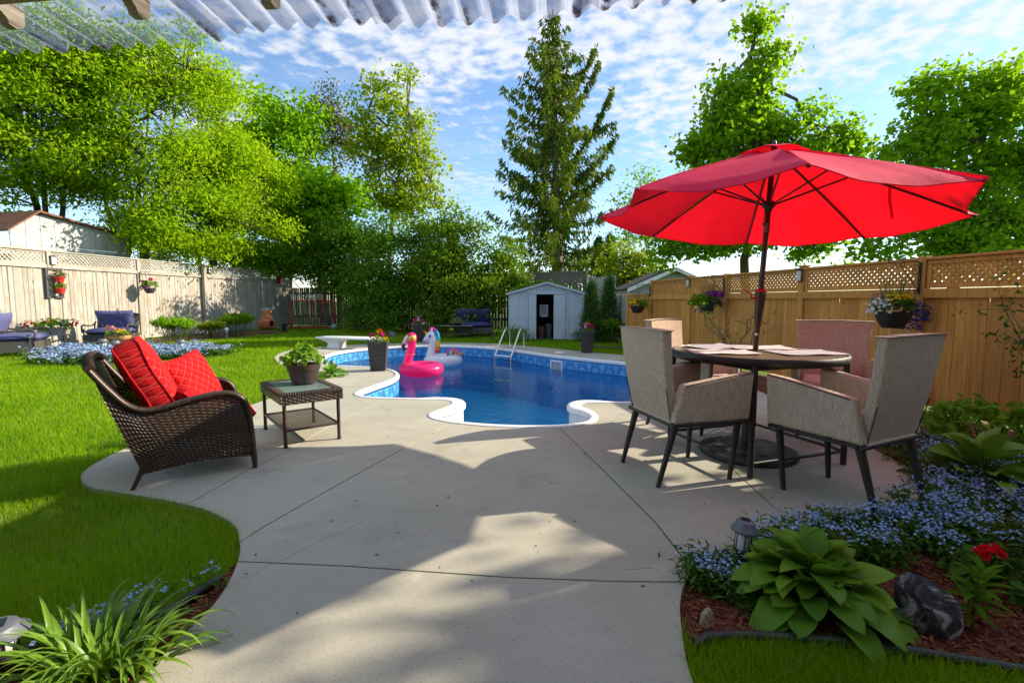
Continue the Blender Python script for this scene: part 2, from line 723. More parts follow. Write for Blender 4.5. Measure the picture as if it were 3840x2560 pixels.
REDPNT = plain('red_gloss_paint', (0.48, 0.012, 0.015), 0.35)
BLUEF = weave_mat('blue_cushion_fabric', (0.075, 0.082, 0.20), (0.135, 0.145, 0.30))
NAVYF = weave_mat('navy_cushion_fabric', (0.035, 0.042, 0.13), (0.065, 0.075, 0.20))
SLING = weave_mat('taupe_sling_fabric', (0.28, 0.225, 0.165), (0.84, 0.70, 0.55), 70)
BARK = plain('grey_brown_bark', (0.115, 0.085, 0.06), 0.9, var=0.45, scale=5, bump=0.8, bscale=18)
BARKL = plain('pale_bark', (0.20, 0.155, 0.115), 0.9, var=0.4, scale=6, bump=0.7, bscale=20)
IRON = plain('wrought_iron', (0.02, 0.018, 0.016), 0.5)

# ================================================================ SETTING
def in_poly(x, y, poly):
    r = False
    n = len(poly)
    j = n - 1
    for i in range(n):
        xi, yi = poly[i][0], poly[i][1]
        xj, yj = poly[j][0], poly[j][1]
        if (yi > y) != (yj > y) and x < (xj - xi) * (y - yi) / (yj - yi) + xi:
            r = not r
        j = i
    return r


def fill(loops, keep, extra=()):
    """constrained triangulation of several closed loops; keep(x,y) chooses faces"""
    vs, es = [], []
    for lp in loops:
        o = len(vs)
        n = len(lp)
        vs += [Vector((p[0], p[1])) for p in lp]
        es += [(o + i, o + (i + 1) % n) for i in range(n)]
    vs += [Vector((p[0], p[1])) for p in extra]
    r = delaunay_2d_cdt(vs, es, [], 0, 1e-5)
    V2, F2 = r[0], r[2]
    fs = []
    for f in F2:
        cx = sum(V2[i].x for i in f) / len(f)
        cy = sum(V2[i].y for i in f) / len(f)
        if keep(cx, cy):
            a = sum(V2[f[i]].x * V2[f[(i + 1) % len(f)]].y - V2[f[(i + 1) % len(f)]].x * V2[f[i]].y for i in range(len(f)))
            fs.append(tuple(f) if a > 0 else tuple(reversed(f)))
    return V2, fs


def sheet(name, loops, keep, z, mat, extra=(), zf=None, kind='structure', parent=None):
    V2, fs = fill(loops, keep, extra)
    used = sorted({i for f in fs for i in f})
    mp = {k: i for i, k in enumerate(used)}
    mb = MB()
    mb.v = [(V2[i].x, V2[i].y, zf(V2[i].x, V2[i].y) if zf else z) for i in used]
    mb.f = [tuple(mp[i] for i in f) for f in fs]
    o = mb.obj(name, mat, parent)
    if kind and parent is None:
        o['kind'] = kind
    return o


POOL_PTS = [(-3.827, 9.516), (-3.97, 10.30), (-3.85, 11.0), (-3.53, 11.5), (-3.022, 11.92), (-2.256, 12.25), (-1.419, 12.25), (-0.575, 11.83), (0.2, 11.0),
            (0.855, 10.12), (1.46, 9.50), (2.149, 8.87), (2.62, 8.2), (2.75, 7.2), (2.55, 6.25), (2.05, 5.55), (1.36, 5.31), (0.92, 5.33),
            (0.79, 5.27), (0.765, 5.12), (0.828, 4.97), (0.862, 4.76), (0.843, 4.59), (0.76, 4.43), (0.58, 4.315), (0.36, 4.262), (0.07, 4.262), (-0.22, 4.305), (-0.51, 4.40),
            (-0.71, 4.52), (-0.815, 4.63), (-0.851, 4.76), (-0.83, 4.90), (-0.757, 5.05), (-0.68, 5.24), (-0.72, 5.42), (-0.85, 5.485), (-1.1, 5.50), (-1.45, 5.535),
            (-1.7, 5.585), (-1.84, 5.66), (-1.945, 5.80), (-1.975, 6.02), (-1.905, 6.38), (-1.80, 6.85), (-1.80, 7.25), (-1.895, 7.58), (-2.10, 7.92), (-2.46, 8.18), (-2.849, 8.30),
            (-3.2, 8.46), (-3.52, 8.80)]
POOL = [(p.x, p.y) for p in catmull([(x, y, 0) for x, y in POOL_PTS], 5)]
NP = len(POOL)


def _cw(i):
    x, y = POOL[i]
    if not (-1.0 < x < 1.05 and y < 5.52):
        return 1.0
    return 1.25 + 1.0 * min(1, max(0, (y - 4.75) / .35))


CW = [_cw(i) for i in range(NP)]
for _ in range(3):
    CW = [(CW[i - 1] + CW[i] * 2 + CW[(i + 1) % NP]) / 4 for i in range(NP)]


def pool_offset(d0):
    out = []
    for i in range(NP):
        d = d0 * (CW[i] if d0 > 0 else 1.0)
        a, b = Vector(POOL[i - 2]), Vector(POOL[(i + 2) % NP])
        t = (b - a).normalized()
        n = Vector((t.y, -t.x))          # outline runs clockwise seen from above: inward is to the right
        out.append((POOL[i][0] + n.x * d, POOL[i][1] + n.y * d))
    return out


PATIO_PTS = [(-1.10, -2.5), (-1.11, 1.2), (-1.137, 1.453), (-1.135, 1.60), (-1.137, 1.757), (-1.18, 1.934), (-1.245, 2.1), (-1.315, 2.22), (-1.412, 2.357), (-1.54, 2.46), (-1.706, 2.565),
             (-1.931, 2.659), (-2.162, 2.735), (-2.386, 2.80), (-2.578, 2.863), (-2.738, 2.965), (-2.845, 3.076), (-2.922, 3.212), (-2.985, 3.42), (-3.02, 3.765), (-2.98, 4.5), (-2.88, 5.30),
             (-2.80, 6.2), (-2.72, 6.85), (-2.98, 7.45), (-3.87, 8.18), (-4.44, 9.0), (-4.88, 9.8), (-5.12, 10.6), (-5.16, 11.3), (-4.98, 11.8), (-4.6, 12.15), (-3.936, 12.55), (-2.356, 12.98), (-1.073, 13.0),
             (-0.195, 12.55), (0.794, 11.70), (1.323, 11.1), (1.85, 10.55), (2.395, 10.05), (2.95, 9.35), (3.15, 8.4), (3.2, 7.2), (3.12, 5.7), (2.95, 4.4), (2.80, 3.587), (2.755, 3.271), (2.675, 3.03), (2.57, 2.85),
             (2.344, 2.68), (1.91, 2.50), (1.444, 2.32), (1.02, 2.155), (0.83, 2.03), (0.769, 1.954), (0.709, 1.873), (0.658, 1.777), (0.622, 1.682), (0.587, 1.556), (0.56, 1.446), (0.548, 1.353), (0.56, -2.5)]
PATIO = PATIO_PTS[:1] + [(p.x, p.y) for p in catmull([(x, y, 0) for x, y in PATIO_PTS[1:-1]], 4, closed=False)] + PATIO_PTS[-1:]


def xy(u, v):
    p = G(u, v)
    return (p.x, p.y)


# saw-cut joints across the slab (surveyed centre lines)
JOINTS = [[(-1.9, 2.30), xy(899, 2104), xy(1300, 2121), xy(1900, 2163), xy(2300, 2178), (0.95, 1.87)],
          [xy(2080, 1580), xy(2094, 1600), xy(2260, 1760), xy(2460, 1960), xy(2594, 2131), (0.95, 1.80)],
          [(-1.75, 2.08), xy(902, 2029), xy(1000, 1967), xy(1250, 1826), xy(1487, 1695), xy(1690, 1585), (-0.55, 4.62)],
          [(-2.05, 2.45), xy(718, 1881), xy(932, 1760), xy(1072, 1692), xy(1250, 1590), xy(1480, 1480), (-1.2, 5.9)],
          [(2.0, 2.3), xy(2916, 1914), xy(2732, 1745), xy(2600, 1640), xy(2440, 1520), (1.3, 5.6)],
          [xy(845, 2202), xy(905, 2168), xy(960, 2147), xy(1020, 2111), xy(1085, 2088), xy(1150, 2049), xy(1206, 2024), xy(1300, 1985), xy(1370, 1950)], [xy(2590, 2128), xy(2510, 2142), xy(2440, 2128), xy(2350, 2135)],
          [(-1.9, 6.3), (-3.5, 6.35)], [(-3.7, 9.6), (-5.6, 9.3)], [(-2.9, 11.8), (-3.3, 13.3)], [(0.1, 11.0), (0.75, 12.4)], [(2.1, 8.8), (3.6, 9.5)], [(2.6, 6.4), (3.6, 6.2)]]


def strip_loop(pl, w):
    P = [Vector(p) for p in pl]
    L, R = [], []
    for i, p in enumerate(P):
        t = (P[min(i + 1, len(P) - 1)] - P[max(i - 1, 0)]).normalized()
        n = Vector((-t.y, t.x)) * (w / 2)
        L.append((p.x + n.x, p.y + n.y)); R.append((p.x - n.x, p.y - n.y))
    return L + R[::-1]


JL = [strip_loop(j, 0.010 if k < 5 else (0.0025 if k < 7 else 0.012)) for k, j in enumerate(JOINTS)]
_jbb = [(min(p[0] for p in l), max(p[0] for p in l), min(p[1] for p in l), max(p[1] for p in l)) for l in JL]


def in_joint(x, y):
    return any(b[0] <= x <= b[1] and b[2] <= y <= b[3] and in_poly(x, y, l) for l, b in zip(JL, _jbb))


_V2, _F = fill([PATIO, POOL] + JL, lambda x, y: in_poly(x, y, PATIO) and not in_poly(x, y, POOL) and not in_joint(x, y))
# connected slabs
_edge = {}
for fi, f in enumerate(_F):
    for i in range(len(f)):
        a, b = f[i], f[(i + 1) % len(f)]
        _edge.setdefault((min(a, b), max(a, b)), []).append(fi)
_comp = [-1] * len(_F)
_nc = 0
_adj = {}
for e, l in _edge.items():
    if len(l) == 2:
        _adj.setdefault(l[0], []).append(l[1]); _adj.setdefault(l[1], []).append(l[0])
for s0 in range(len(_F)):
    if _comp[s0] >= 0:
        continue
    st = [s0]; _comp[s0] = _nc
    while st:
        q = st.pop()
        for w in _adj.get(q, []):
            if _comp[w] < 0:
                _comp[w] = _nc; st.append(w)
    _nc += 1
patio = bpy.data.objects.new('patio', None)
col.objects.link(patio)
tag(patio, 'pale concrete patio curving around the pool', kind='structure')
for c_ in range(_nc):
    fs = [f for f, k in zip(_F, _comp) if k == c_]
    used = sorted({i for f in fs for i in f})
    mp = {k: i for i, k in enumerate(used)}
    mb = MB()
    n = len(used)
    mb.v = [(_V2[i].x, _V2[i].y, 0.0) for i in used] + [(_V2[i].x, _V2[i].y, -0.10) for i in used]
    mb.f = [tuple(mp[i] for i in f) for f in fs]
    for f in fs:
        for i in range(len(f)):
            a, b = f[i], f[(i + 1) % len(f)]
            if len(_edge[(min(a, b), max(a, b))]) == 1:
                mb.f.append((mp[b], mp[a], mp[a] + n, mp[b] + n))
    if len(fs) >= 1:
        mb.obj('concrete_slab', CONC, patio)

BASE = plain('dark_joint_dirt', (0.030, 0.026, 0.021), 0.95, bump=0.6)
_pool_big = pool_offset(-0.03)
sheet('patio_base', [PATIO, POOL], lambda x, y: in_poly(x, y, PATIO) and not in_poly(x, y, POOL), -0.013, BASE)
sheet('lawn', [[(-400, -400), (400, -400), (400, 400), (-400, 400)], _pool_big], lambda x, y: not in_poly(x, y, _pool_big), -0.030, LAWN)

BED_R = [(2.80, 3.587), (2.755, 3.271), (2.675, 3.03), (2.57, 2.85), (2.344, 2.68), (1.91, 2.50), (1.444, 2.32), (1.02, 2.155), (0.83, 2.03), (0.769, 1.954), (0.709, 1.873), (0.658, 1.777), (0.622, 1.682), (0.60, 1.535),
         (0.807, 1.555), (1.11, 1.529), (1.373, 1.468), (1.602, 1.405), (2.3, 1.18), (4.9, 0.7), (4.62, 4.3), (4.2, 6.4), (3.6, 9.2), (3.1, 9.1), (3.15, 8.4), (3.2, 7.2), (3.12, 5.7), (2.95, 4.4)]
BED_L = [(-1.11, 1.0), (-1.137, 1.453), (-1.135, 1.60), (-1.137, 1.757), (-1.18, 1.934), (-1.235, 2.06), (-1.235, 1.87), (-1.27, 1.72), (-1.36, 1.58), (-1.6, 1.46), (-2.2, 1.36), (-2.2, 1.0)]
BED_F = [(-11.0, 12.8), (-9.9, 12.9), (-9.15, 13.35), (-8.75, 14.6), (-8.5, 15.6), (-8.15, 16.9), (-8.3, 17.9), (-9.3, 18.6), (-10.45, 18.6)]
ISL = [(-7.95 + 1.85 * math.cos(a) * (1 + .1 * math.sin(3 * a)), 9.85 + 1.2 * math.sin(a) + .12 * math.cos(2 * a)) for a in [k * math.pi / 16 for k in range(32)]]
sheet('mulch_bed', [BED_R], lambda x, y: in_poly(x, y, BED_R), -0.024, MULCH)
sheet('mulch_bed', [BED_L], lambda x, y: in_poly(x, y, BED_L), -0.024, MULCH)
sheet('soil_bed', [BED_F], lambda x, y: in_poly(x, y, BED_F), -0.02, SOIL)
sheet('soil_bed', [ISL], lambda x, y: in_poly(x, y, ISL), -0.02, SOIL)


# ---------------------------------------------------------------- pool
def liner_mat(band):
    t = NT('blue_pool_liner' + ('_band' if band else ''))
    v = t.coord('Object')
    n = t.noise(v, 9, 4, 0.6)
    n2 = t.voro(v, 26)
    c = t.ramp(n, [(0.3, (0.015, 0.36, 0.84)), (0.7, (0.05, 0.54, 0.95))])
    c = t.mix(t.rng(n2, 0.1, 0.6, 0.35, 0.0), c, (0.10, 0.50, 0.90))
    if band:
        uvn = t.node('ShaderNodeUVMap')
        sp = t.node('ShaderNodeSeparateXYZ'); t.l.new(uvn.outputs[0], sp.inputs[0])
        per = 0.15
        cu = t.math('FRACT', t.math('DIVIDE', sp.outputs[0], per))
        par = t.math('FRACT', t.math('DIVIDE', sp.outputs[0], per * 2))
        flip = t.math('GREATER_THAN', par, 0.5)
        x = t.math('SUBTRACT', t.math('MULTIPLY', cu, 2), 1)
        x = t.math('MULTIPLY', x, t.math('SUBTRACT', t.math('MULTIPLY', flip, 2), 1))
        y = t.math('DIVIDE', t.math('ADD', sp.outputs[1], 0.165), 0.080)
        # two opposed curls in each cell
        def curl(cx, cy, s, sgn, ph):
            ax = t.math('DIVIDE', t.math('SUBTRACT', x, cx), s)
            ay = t.math('DIVIDE', t.math('SUBTRACT', y, cy), s)
            r = t.math('SQRT', t.math('ADD', t.math('MULTIPLY', ax, ax), t.math('MULTIPLY', ay, ay)))
            th = t.math('DIVIDE', t.math('ARCTAN2', ay, ax), 2 * math.pi)
            sp_ = t.math('FRACT', t.math('ADD', t.math('MULTIPLY', r, 1.9), t.math('ADD', t.math('MULTIPLY', th, sgn), ph)))
            on = t.math('MULTIPLY', t.math('LESS_THAN', sp_, 0.5), t.math('LESS_THAN', r, 1.0))
            return t.math('MULTIPLY', on, t.math('GREATER_THAN', r, 0.13))
        sw = t.math('MAXIMUM', curl(-0.25, 0.34, 0.62, 1, 0.0), curl(0.28, -0.5, 0.5, -1, 0.4))
        inb = t.math('MULTIPLY', t.math('LESS_THAN', t.math('ABSOLUTE', y), 1.15), 1.0)
        bandc = t.mix(t.rng(n, 0.3, 0.7), (0.05, 0.30, 0.68), (0.10, 0.42, 0.80))
        bandc = t.mix(sw, bandc, (0.003, 0.03, 0.14))
        c = t.mix(inb, c, bandc)
        edge = t.math('MULTIPLY', t.math('GREATER_THAN', t.math('ABSOLUTE', y), 1.08), t.math('LESS_THAN', t.math('ABSOLUTE', y), 1.30))
        c = t.mix(edge, c, (0.006, 0.05, 0.19))
    t.base(c).set(rough=0.4, spec=0.4)
    return t.m


pool = thing('swimming_pool', 'blue freeform in-ground pool with white coping and scroll patterned liner', 'pool', (0, 0, 0))
prof = [(0.002, -0.03), (0.002, 0.006), (0.008, 0.010), (0.052, 0.010), (0.066, 0.004), (0.072, -0.012), (0.071, -0.048), (0.062, -0.058), (0.045, -0.06)]
offs = {d: pool_offset(d) for d, z in prof}
nseg = 13
cuts = [round(NP * k / nseg) for k in range(nseg + 1)]
for k in range(nseg):
    ring_ = [[Vector((offs[d][i % NP][0], offs[d][i % NP][1], z)) for d, z in prof] for i in range(cuts[k], cuts[k + 1] + 1)]
    for e_, n_ in ((0, 1), (-1, -2)):          # small open joint between lengths
        L_ = (ring_[n_][0] - ring_[e_][0]).length
        ring_[e_] = [a.lerp(b, min(.4, .0025 / max(L_, .01))) for a, b in zip(ring_[e_], ring_[n_])]
    cop = MB(); cop.grid(ring_); cop.obj('coping', WHITEP, pool, 50)
LIN, LINB = liner_mat(False), liner_mat(True)
inner = pool_offset(0.060)


def is_cove(i):
    p = POOL[i % NP]
    return p[1] < 5.36 and -0.95 < p[0] < 0.95


def wall_strip(name, idx, mat, z0, z1):
    me = bpy.data.meshes.new(name)
    vs, fs, us = [], [], []
    s = 0.0
    for k, i in enumerate(idx):
        p = inner[i % NP]
        if k:
            q = inner[idx[k - 1] % NP]
            s += math.hypot(p[0] - q[0], p[1] - q[1])
        vs += [(p[0], p[1], z0), (p[0], p[1], z1)]
        us.append(s)
    for k in range(len(idx) - 1):
        fs.append((2 * k, 2 * k + 1, 2 * k + 3, 2 * k + 2))
    me.from_pydata(vs, [], fs)
    uv = me.uv_layers.new(name='UVMap')
    for p in me.polygons:
        for li in p.loop_indices:
            vi = me.loops[li].vertex_index
            uv.data[li].uv = (us[vi // 2], z0 if vi % 2 == 0 else z1)
    me.polygons.foreach_set('use_smooth', [True] * len(me.polygons))
    return link(name, me, mat, pool)


_c0 = next(i for i in range(NP) if is_cove(i) and not is_cove(i - 1))
_c1 = next(i for i in range(_c0, _c0 + NP) if not is_cove(i + 1))
wall_strip('liner_wall', list(range(_c1, _c0 + NP + 1)), LINB, -0.02, -1.5)
wall_strip('step_wall', list(range(_c0, _c1 + 1)), WHITEP, -0.02, -0.44)
wall_strip('step_liner', list(range(_c0, _c1 + 1)), LIN, -0.44, -1.5)


def pool_depth(x, y):
    t = min(1, max(0, (y - 6.5) / 3.0))
    return -0.72 - 0.40 * t * t * (3 - 2 * t)


_fl = pool_offset(0.055)
_ex = [(x * 0.4, y * 0.4) for x in range(-10, 8) for y in range(11, 31) if in_poly(x * 0.4, y * 0.4, pool_offset(0.25))]
sheet('pool_floor', [_fl], lambda x, y: in_poly(x, y, _fl), 0, LIN, _ex, pool_depth, parent=pool)
# broad entry steps under water in the cove
for k, (y0, y1, z) in enumerate(((4.3, 4.75, -0.42), (4.75, 5.05, -0.52), (5.05, 5.4, -0.62))):
    mb = MB()
    mb.box((0.0, (y0 + y1) / 2, z - 0.3), (1.5, y1 - y0 - 0.004, 0.6), b=0.02)
    mb.obj('pool_step', LIN, pool)


def water_mat():
    t = NT('pool_water')
    v = t.coord('Object')
    a = t.noise(v, 3.2, 4, 0.6, 0.8)
    b = t.noise(v, 11, 3, 0.6, 0.4)
    bp = t.node('ShaderNodeBump')
    bp.inputs['Strength'].default_value = 0.30
    bp.inputs['Distance'].default_value = 0.035
    t.l.new(t.math('ADD', a, t.math('MULTIPLY', b, 0.25)), bp.inputs['Height'])
    fr = t.node('ShaderNodeFresnel'); fr.inputs['IOR'].default_value = 1.33
    t.l.new(bp.outputs[0], fr.inputs['Normal'])
    gl = t.node('ShaderNodeBsdfGlossy'); gl.inputs['Roughness'].default_value = 0.02
    t.l.new(bp.outputs[0], gl.inputs['Normal'])
    tr = t.node('ShaderNodeBsdfTransparent'); tr.inputs['Color'].default_value = (0.72, 0.97, 1.0, 1)
    ms = t.node('ShaderNodeMixShader')
    t.l.new(fr.outputs[0], ms.inputs[0]); t.l.new(tr.outputs[0], ms.inputs[1]); t.l.new(gl.outputs[0], ms.inputs[2])
    t.l.new(ms.outputs[0], t.out.inputs['Surface'])
    return t.m


WATER_Z = -0.27
_wl = pool_offset(0.067)
sheet('water', [_wl], lambda x, y: in_poly(x, y, _wl), WATER_Z, water_mat())

# skimmer mouth in the far wall
_k = min(range(NP), key=lambda i: (inner[i][0] - 0.93) ** 2 + (inner[i][1] - 9.95) ** 2)
_t = (Vector(inner[(_k + 1) % NP]) - Vector(inner[_k - 1])).normalized()
sk_M = Mrot((inner[_k][0] + _t.y * 0.006, inner[_k][1] - _t.x * 0.006, -0.20), math.atan2(_t.y, _t.x))
mb = MB()
for c_, d_ in (((0, 0, 0.085), (0.34, 0.024, 0.035)), ((0, 0, -0.085), (0.34, 0.024, 0.035)), ((-0.155, 0, 0), (0.035, 0.022, 0.138)), ((0.155, 0, 0), (0.035, 0.022, 0.138))):
    mb.box(c_, d_, sk_M)
skm = mb.obj('skimmer', WHITEP, pool)
mb = MB(); mb.box((-0.04, 0.004, -0.01), (0.15, 0.012, 0.11), sk_M); mb.box((0.09, 0.004, 0.0), (0.10, 0.010, 0.10), sk_M)
mb.obj('skimmer_flap', plain('skimmer_grey', (0.35, 0.37, 0.38), 0.5), skm)
lid = MB(); lid.lathe([(0.0, 0.012), (0.10, 0.012), (0.115, 0.004), (0.115, 0.0)], 20, Mrot((1.05, 10.55, 0)))
lid.obj('skimmer_lid', WHITEP, pool)


# ---------------------------------------------------------------- fences
def slat_mesh(name, L, w, t, mat):
    mb = MB(); mb.box((0, 0, 0), (L, t, w), b=0.001)
    me = mb.mesh(name); me.materials.append(mat)
    return me


def board_mesh(name, w, t, h, mat):
    mb = MB(); mb.box((0, 0, h / 2), (w, t, h), b=0.006 if mat is WOODG else 0.0035)
    me = mb.mesh(name); me.materials.append(mat)
    return me


def fence_run(root, p0, p1, z0, z1, mat, bw, gap, t=0.018, jitter=0.0, name='board'):
    """vertical boards from p0 to p1 (2D) under root"""
    a, b = Vector(p0), Vector(p1)
    d = b - a
    L = d.length
    ang = math.atan2(d.y, d.x)
    n = max(1, int(L / (bw + gap)))
    w = L / n
    me = board_mesh(name, w - gap, t, z1 - z0, mat)
    for i in range(n):
        q = a + d * ((i + 0.5) / n)
        nq = Vector((-d.y, d.x)).normalized() * random.uniform(-.003, .003) if jitter else Vector((0, 0))
        o = link(name, me, mat, root, (q.x + nq.x, q.y + nq.y, z0 + random.uniform(-jitter, jitter)), (random.uniform(-.004, .004), random.uniform(-.005, .005), ang + random.uniform(-.02, .02)))


def lattice(root, p0, p1, z0, z1, mat, pitch, sw, fw=0.045):
    """framed diagonal lattice; the frame is a part, every slat a sub-part"""
    a, b = Vector((p0[0], p0[1], 0)), Vector((p1[0], p1[1], 0))
    d = b - a
    L = d.length
    ang = math.atan2(d.y, d.x)
    h = z1 - z0
    fr = MB()
    fr.box((L / 2, 0, fw / 2), (L, 0.04, fw)); fr.box((L / 2, 0, h - fw / 2), (L, 0.04, fw))
    fr.box((fw / 2, 0.002, h / 2), (fw, 0.036, h - 2 * fw)); fr.box((L - fw / 2, 0.002, h / 2), (fw, 0.036, h - 2 * fw))
    f = fr.obj('lattice_frame', mat, root, loc=(a.x, a.y, z0))
    f.rotation_euler = (0, 0, ang)
    x0, x1, y0, y1 = fw - 0.012, L - fw + 0.012, fw - 0.012, h - fw + 0.012
    H = y1 - y0
    cache = {}
    for sgn, off in ((1, 0.006), (-1, -0.006)):
        c = x0 - H
        while c < x1:
            c += pitch
            # line x = c + t (sgn=1 up), t in 0..H
            ta, tb = max(0, x0 - c), min(H, x1 - c)
            if tb - ta < 0.03:
                continue
            xa, xb = c + ta, c + tb
            za, zb = (y0 + ta, y0 + tb) if sgn > 0 else (y1 - ta, y1 - tb)
            LL = round((tb - ta) * math.sqrt(2), 2)
            if LL not in cache:
                cache[LL] = slat_mesh('lattice_slat', LL, sw, 0.009, mat)
            link('lattice_slat', cache[LL], mat, f, ((xa + xb) / 2, off, (za + zb) / 2), (0, -sgn * math.pi / 4, 0))


def post(root, x, y, z1, mat, w=0.09, ang=0.0, z0=-0.04, cap=False):
    mb = MB(); mb.box((0, 0, (z0 + z1) / 2), (w, w, z1 - z0), b=0.004)
    if cap:
        mb.box((0, 0, z1 + 0.012), (w + 0.03, w + 0.03, 0.022))
    o = mb.obj('post', mat, root, loc=(x, y, 0)); o.rotation_euler = (0, 0, ang)
    return o


def rail(root, p0, p1, z, w, h, mat, off=0.0, name='rail'):
    a, b = Vector((p0[0], p0[1], z)), Vector((p1[0], p1[1], z))
    d = (b - a).normalized(); n = Vector((-d.y, d.x, 0)) * off
    mb = MB(); L = (b - a).length
    mb.box((L / 2, 0, 0), (L, w, h), b=0.004)
    o = mb.obj(name, mat, root, loc=a + n); o.rotation_euler = (0, 0, math.atan2(d.y, d.x))
    return o


# left: tall weathered fence
lf = lambda y: (-11.6 + 0.143 * (y - 11.0), y)
fenceL = thing('lattice_fence', 'tall weathered grey board fence with lattice top behind the blue armchairs', 'fence')
LP = [9.2, 11.95, 14.35, 16.9, 19.35, 21.9]
angL = math.atan2(1, 0.143)
for i in range(len(LP) - 1):
    a, b = lf(LP[i] + 0.06), lf(LP[i + 1] - 0.06)
    fence_run(fenceL, a, b, 0.04, 1.97, WOODG, 0.097, 0.003, jitter=0.008)
    rail(fenceL, a, b, 1.985, 0.05, 0.085, WOODG, -0.028)
    rail(fenceL, a, b, 0.5, 0.04, 0.09, WOODG, 0.035); rail(fenceL, a, b, 1.6, 0.04, 0.09, WOODG, 0.035)
    lattice(fenceL, a, b, 2.03, 2.345, WOODG, 0.098, 0.034)
    rail(fenceL, lf(LP[i]), lf(LP[i + 1] - 0.004), 2.366, 0.10, 0.035, WOODG, 0.0, 'top_cap')
    rail(fenceL, a, b, 0.075, 0.03, 0.10, WOODG, -0.04, 'kick_board')
for y in LP:
    x, _ = lf(y)
    post(fenceL, x, y, 2.345, WOODG, 0.095, angL)
x, _ = lf(16.9)
post(fenceL, x + 0.075, 16.74, 2.40, WOODG, 0.10, angL)

# right: cedar fence
RX = lambda y: 4.60 - 0.193 * (y - 4.3)
rf = lambda y: (RX(y), y)
angR = math.atan2(1, -0.193)
fenceR = thing('lattice_fence', 'new orange cedar board fence with lattice top behind the dining set', 'fence')
RP = [-3.1, -1.45, 0.2, 1.85, 3.52, 5.19, 6.81, 8.50, 9.61, 11.2, 12.45]
for i in range(len(RP) - 1):
    a, b = rf(RP[i] + 0.045), rf(RP[i + 1] - 0.045)
    low = i == len(RP) - 2
    fence_run(fenceR, a, b, 0.03, 1.20, CEDAR, 0.134, 0.0035, jitter=0.0)
    rail(fenceR, a, b, 1.225, 0.045, 0.10, CEDAR, 0.028)
    rail(fenceR, a, b, 0.35, 0.04, 0.085, CEDAR, -0.032)
    if low:
        rail(fenceR, a, b, 1.293, 0.13, 0.03, CEDAR, 0.0, 'top_cap')
        continue
    lattice(fenceR, a, b, 1.28, 1.575, CEDAR, 0.072, 0.034)
    rail(fenceR, a, b, 1.592, 0.10, 0.03, CEDAR, 0.0, 'top_cap')
for k, y in enumerate(RP):
    post(fenceR, RX(y), y, 1.62 if k < 10 else 1.31, CEDAR, 0.088, angR, cap=(k in (6, 8)))

# back: dark board fence half hidden by the lilac hedge
fenceB = thing('board_fence', 'dark gappy picket fence behind the lilac hedge at the back of the yard', 'fence')
B0, B1 = Vector((-10.1, 22.0)), Vector((2.55, 16.7))
nb = 5
for i in range(nb):
    a, b = B0.lerp(B1, i / nb), B0.lerp(B1, (i + 1) / nb)
    fence_run(fenceB, a, b, 0.05, 1.72, DARKW, 0.10, 0.022, jitter=0.012)
    rail(fenceB, a, b, 0.45, 0.04, 0.09, DARKW, 0.032); rail(fenceB, a, b, 1.45, 0.04, 0.09, DARKW, 0.032)
    post(fenceB, a.x, a.y, 1.95, DARKW, 0.1, math.atan2(b.y - a.y, b.x - a.x))
    if i >= 3:
        lattice(fenceB, a.lerp(b, 0.02), a.lerp(b, 0.98), 1.74, 2.16, DARKW, 0.12, 0.055)
post(fenceB, B1.x, B1.y, 2.2, DARKW)

fenceG = thing('board_fence', 'grey weathered board fence between the metal shed and the cedar fence', 'fence')
for (a, b, h) in (((2.75, 16.9), (3.3, 15.35), 1.93), ((3.3, 15.3), (3.04, 12.55), 1.30)):
    fence_run(fenceG, a, b, 0.03, h, WOODG, 0.12, 0.006, jitter=0.01)
    rail(fenceG, a, b, h * 0.8, 0.04, 0.09, WOODG, 0.035); rail(fenceG, a, b, 0.4, 0.04, 0.09, WOODG, 0.035)
    post(fenceG, a[0], a[1], h + 0.05, WOODG, 0.09)
post(fenceG, 3.04, 12.55, 1.34, WOODG, 0.09)


# ---------------------------------------------------------------- metal shed
SHEDP = plain('pale_blue_grey_shed_steel', (0.46, 0.52, 0.57), 0.5, var=0.08, scale=3, bump=0.08, bscale=40)
SHEDT = plain('shed_trim_steel', (0.46, 0.52, 0.57), 0.45, var=0.05)
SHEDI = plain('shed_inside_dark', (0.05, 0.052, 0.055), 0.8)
SX0, SX1, SY, SD, SE, SR = -0.10, 2.12, 14.05, 1.7, 1.36, 1.66
SXM = (SX0 + SX1) / 2
shed = thing('garden_shed', 'pale grey metal shed with sliding doors partly open by the pool', 'shed', (SXM, SY, 0))
HW = (SX1 - SX0) / 2
D0, D1, DT = -0.30, 0.21, 1.335          # door opening, local x
mb = MB(); mb.box((-(HW + 0.52) / 2, 0.012, SE / 2), (HW - 0.52, 0.024, SE)); mb.obj('front_wall', SHEDP, shed)
mb = MB(); mb.box(((HW + 0.545) / 2, 0.012, SE / 2), (HW - 0.545, 0.024, SE)); mb.obj('front_wall', SHEDP, shed)
mb = MB(); mb.prism([(-HW, SE + 0.004), (HW, SE + 0.004), (0, SR)], 0.0, 0.024); gab = mb.obj('gable_panel', SHEDP, shed)
for x in (-HW + 0.012, HW - 0.012):
    mb = MB(); mb.box((x, SD / 2 + 0.014, SE / 2), (0.022, SD - 0.03, SE)); mb.obj('side_wall', SHEDP, shed)
mb = MB(); mb.box((0, SD, SE / 2), (2 * HW, 0.02, SE)); mb.obj('back_wall', SHEDI, shed)
mb = MB(); mb.box((0, SD / 2, 0.01), (2 * HW - 0.06, SD - 0.06, 0.02)); mb.obj('floor', SHEDI, shed)
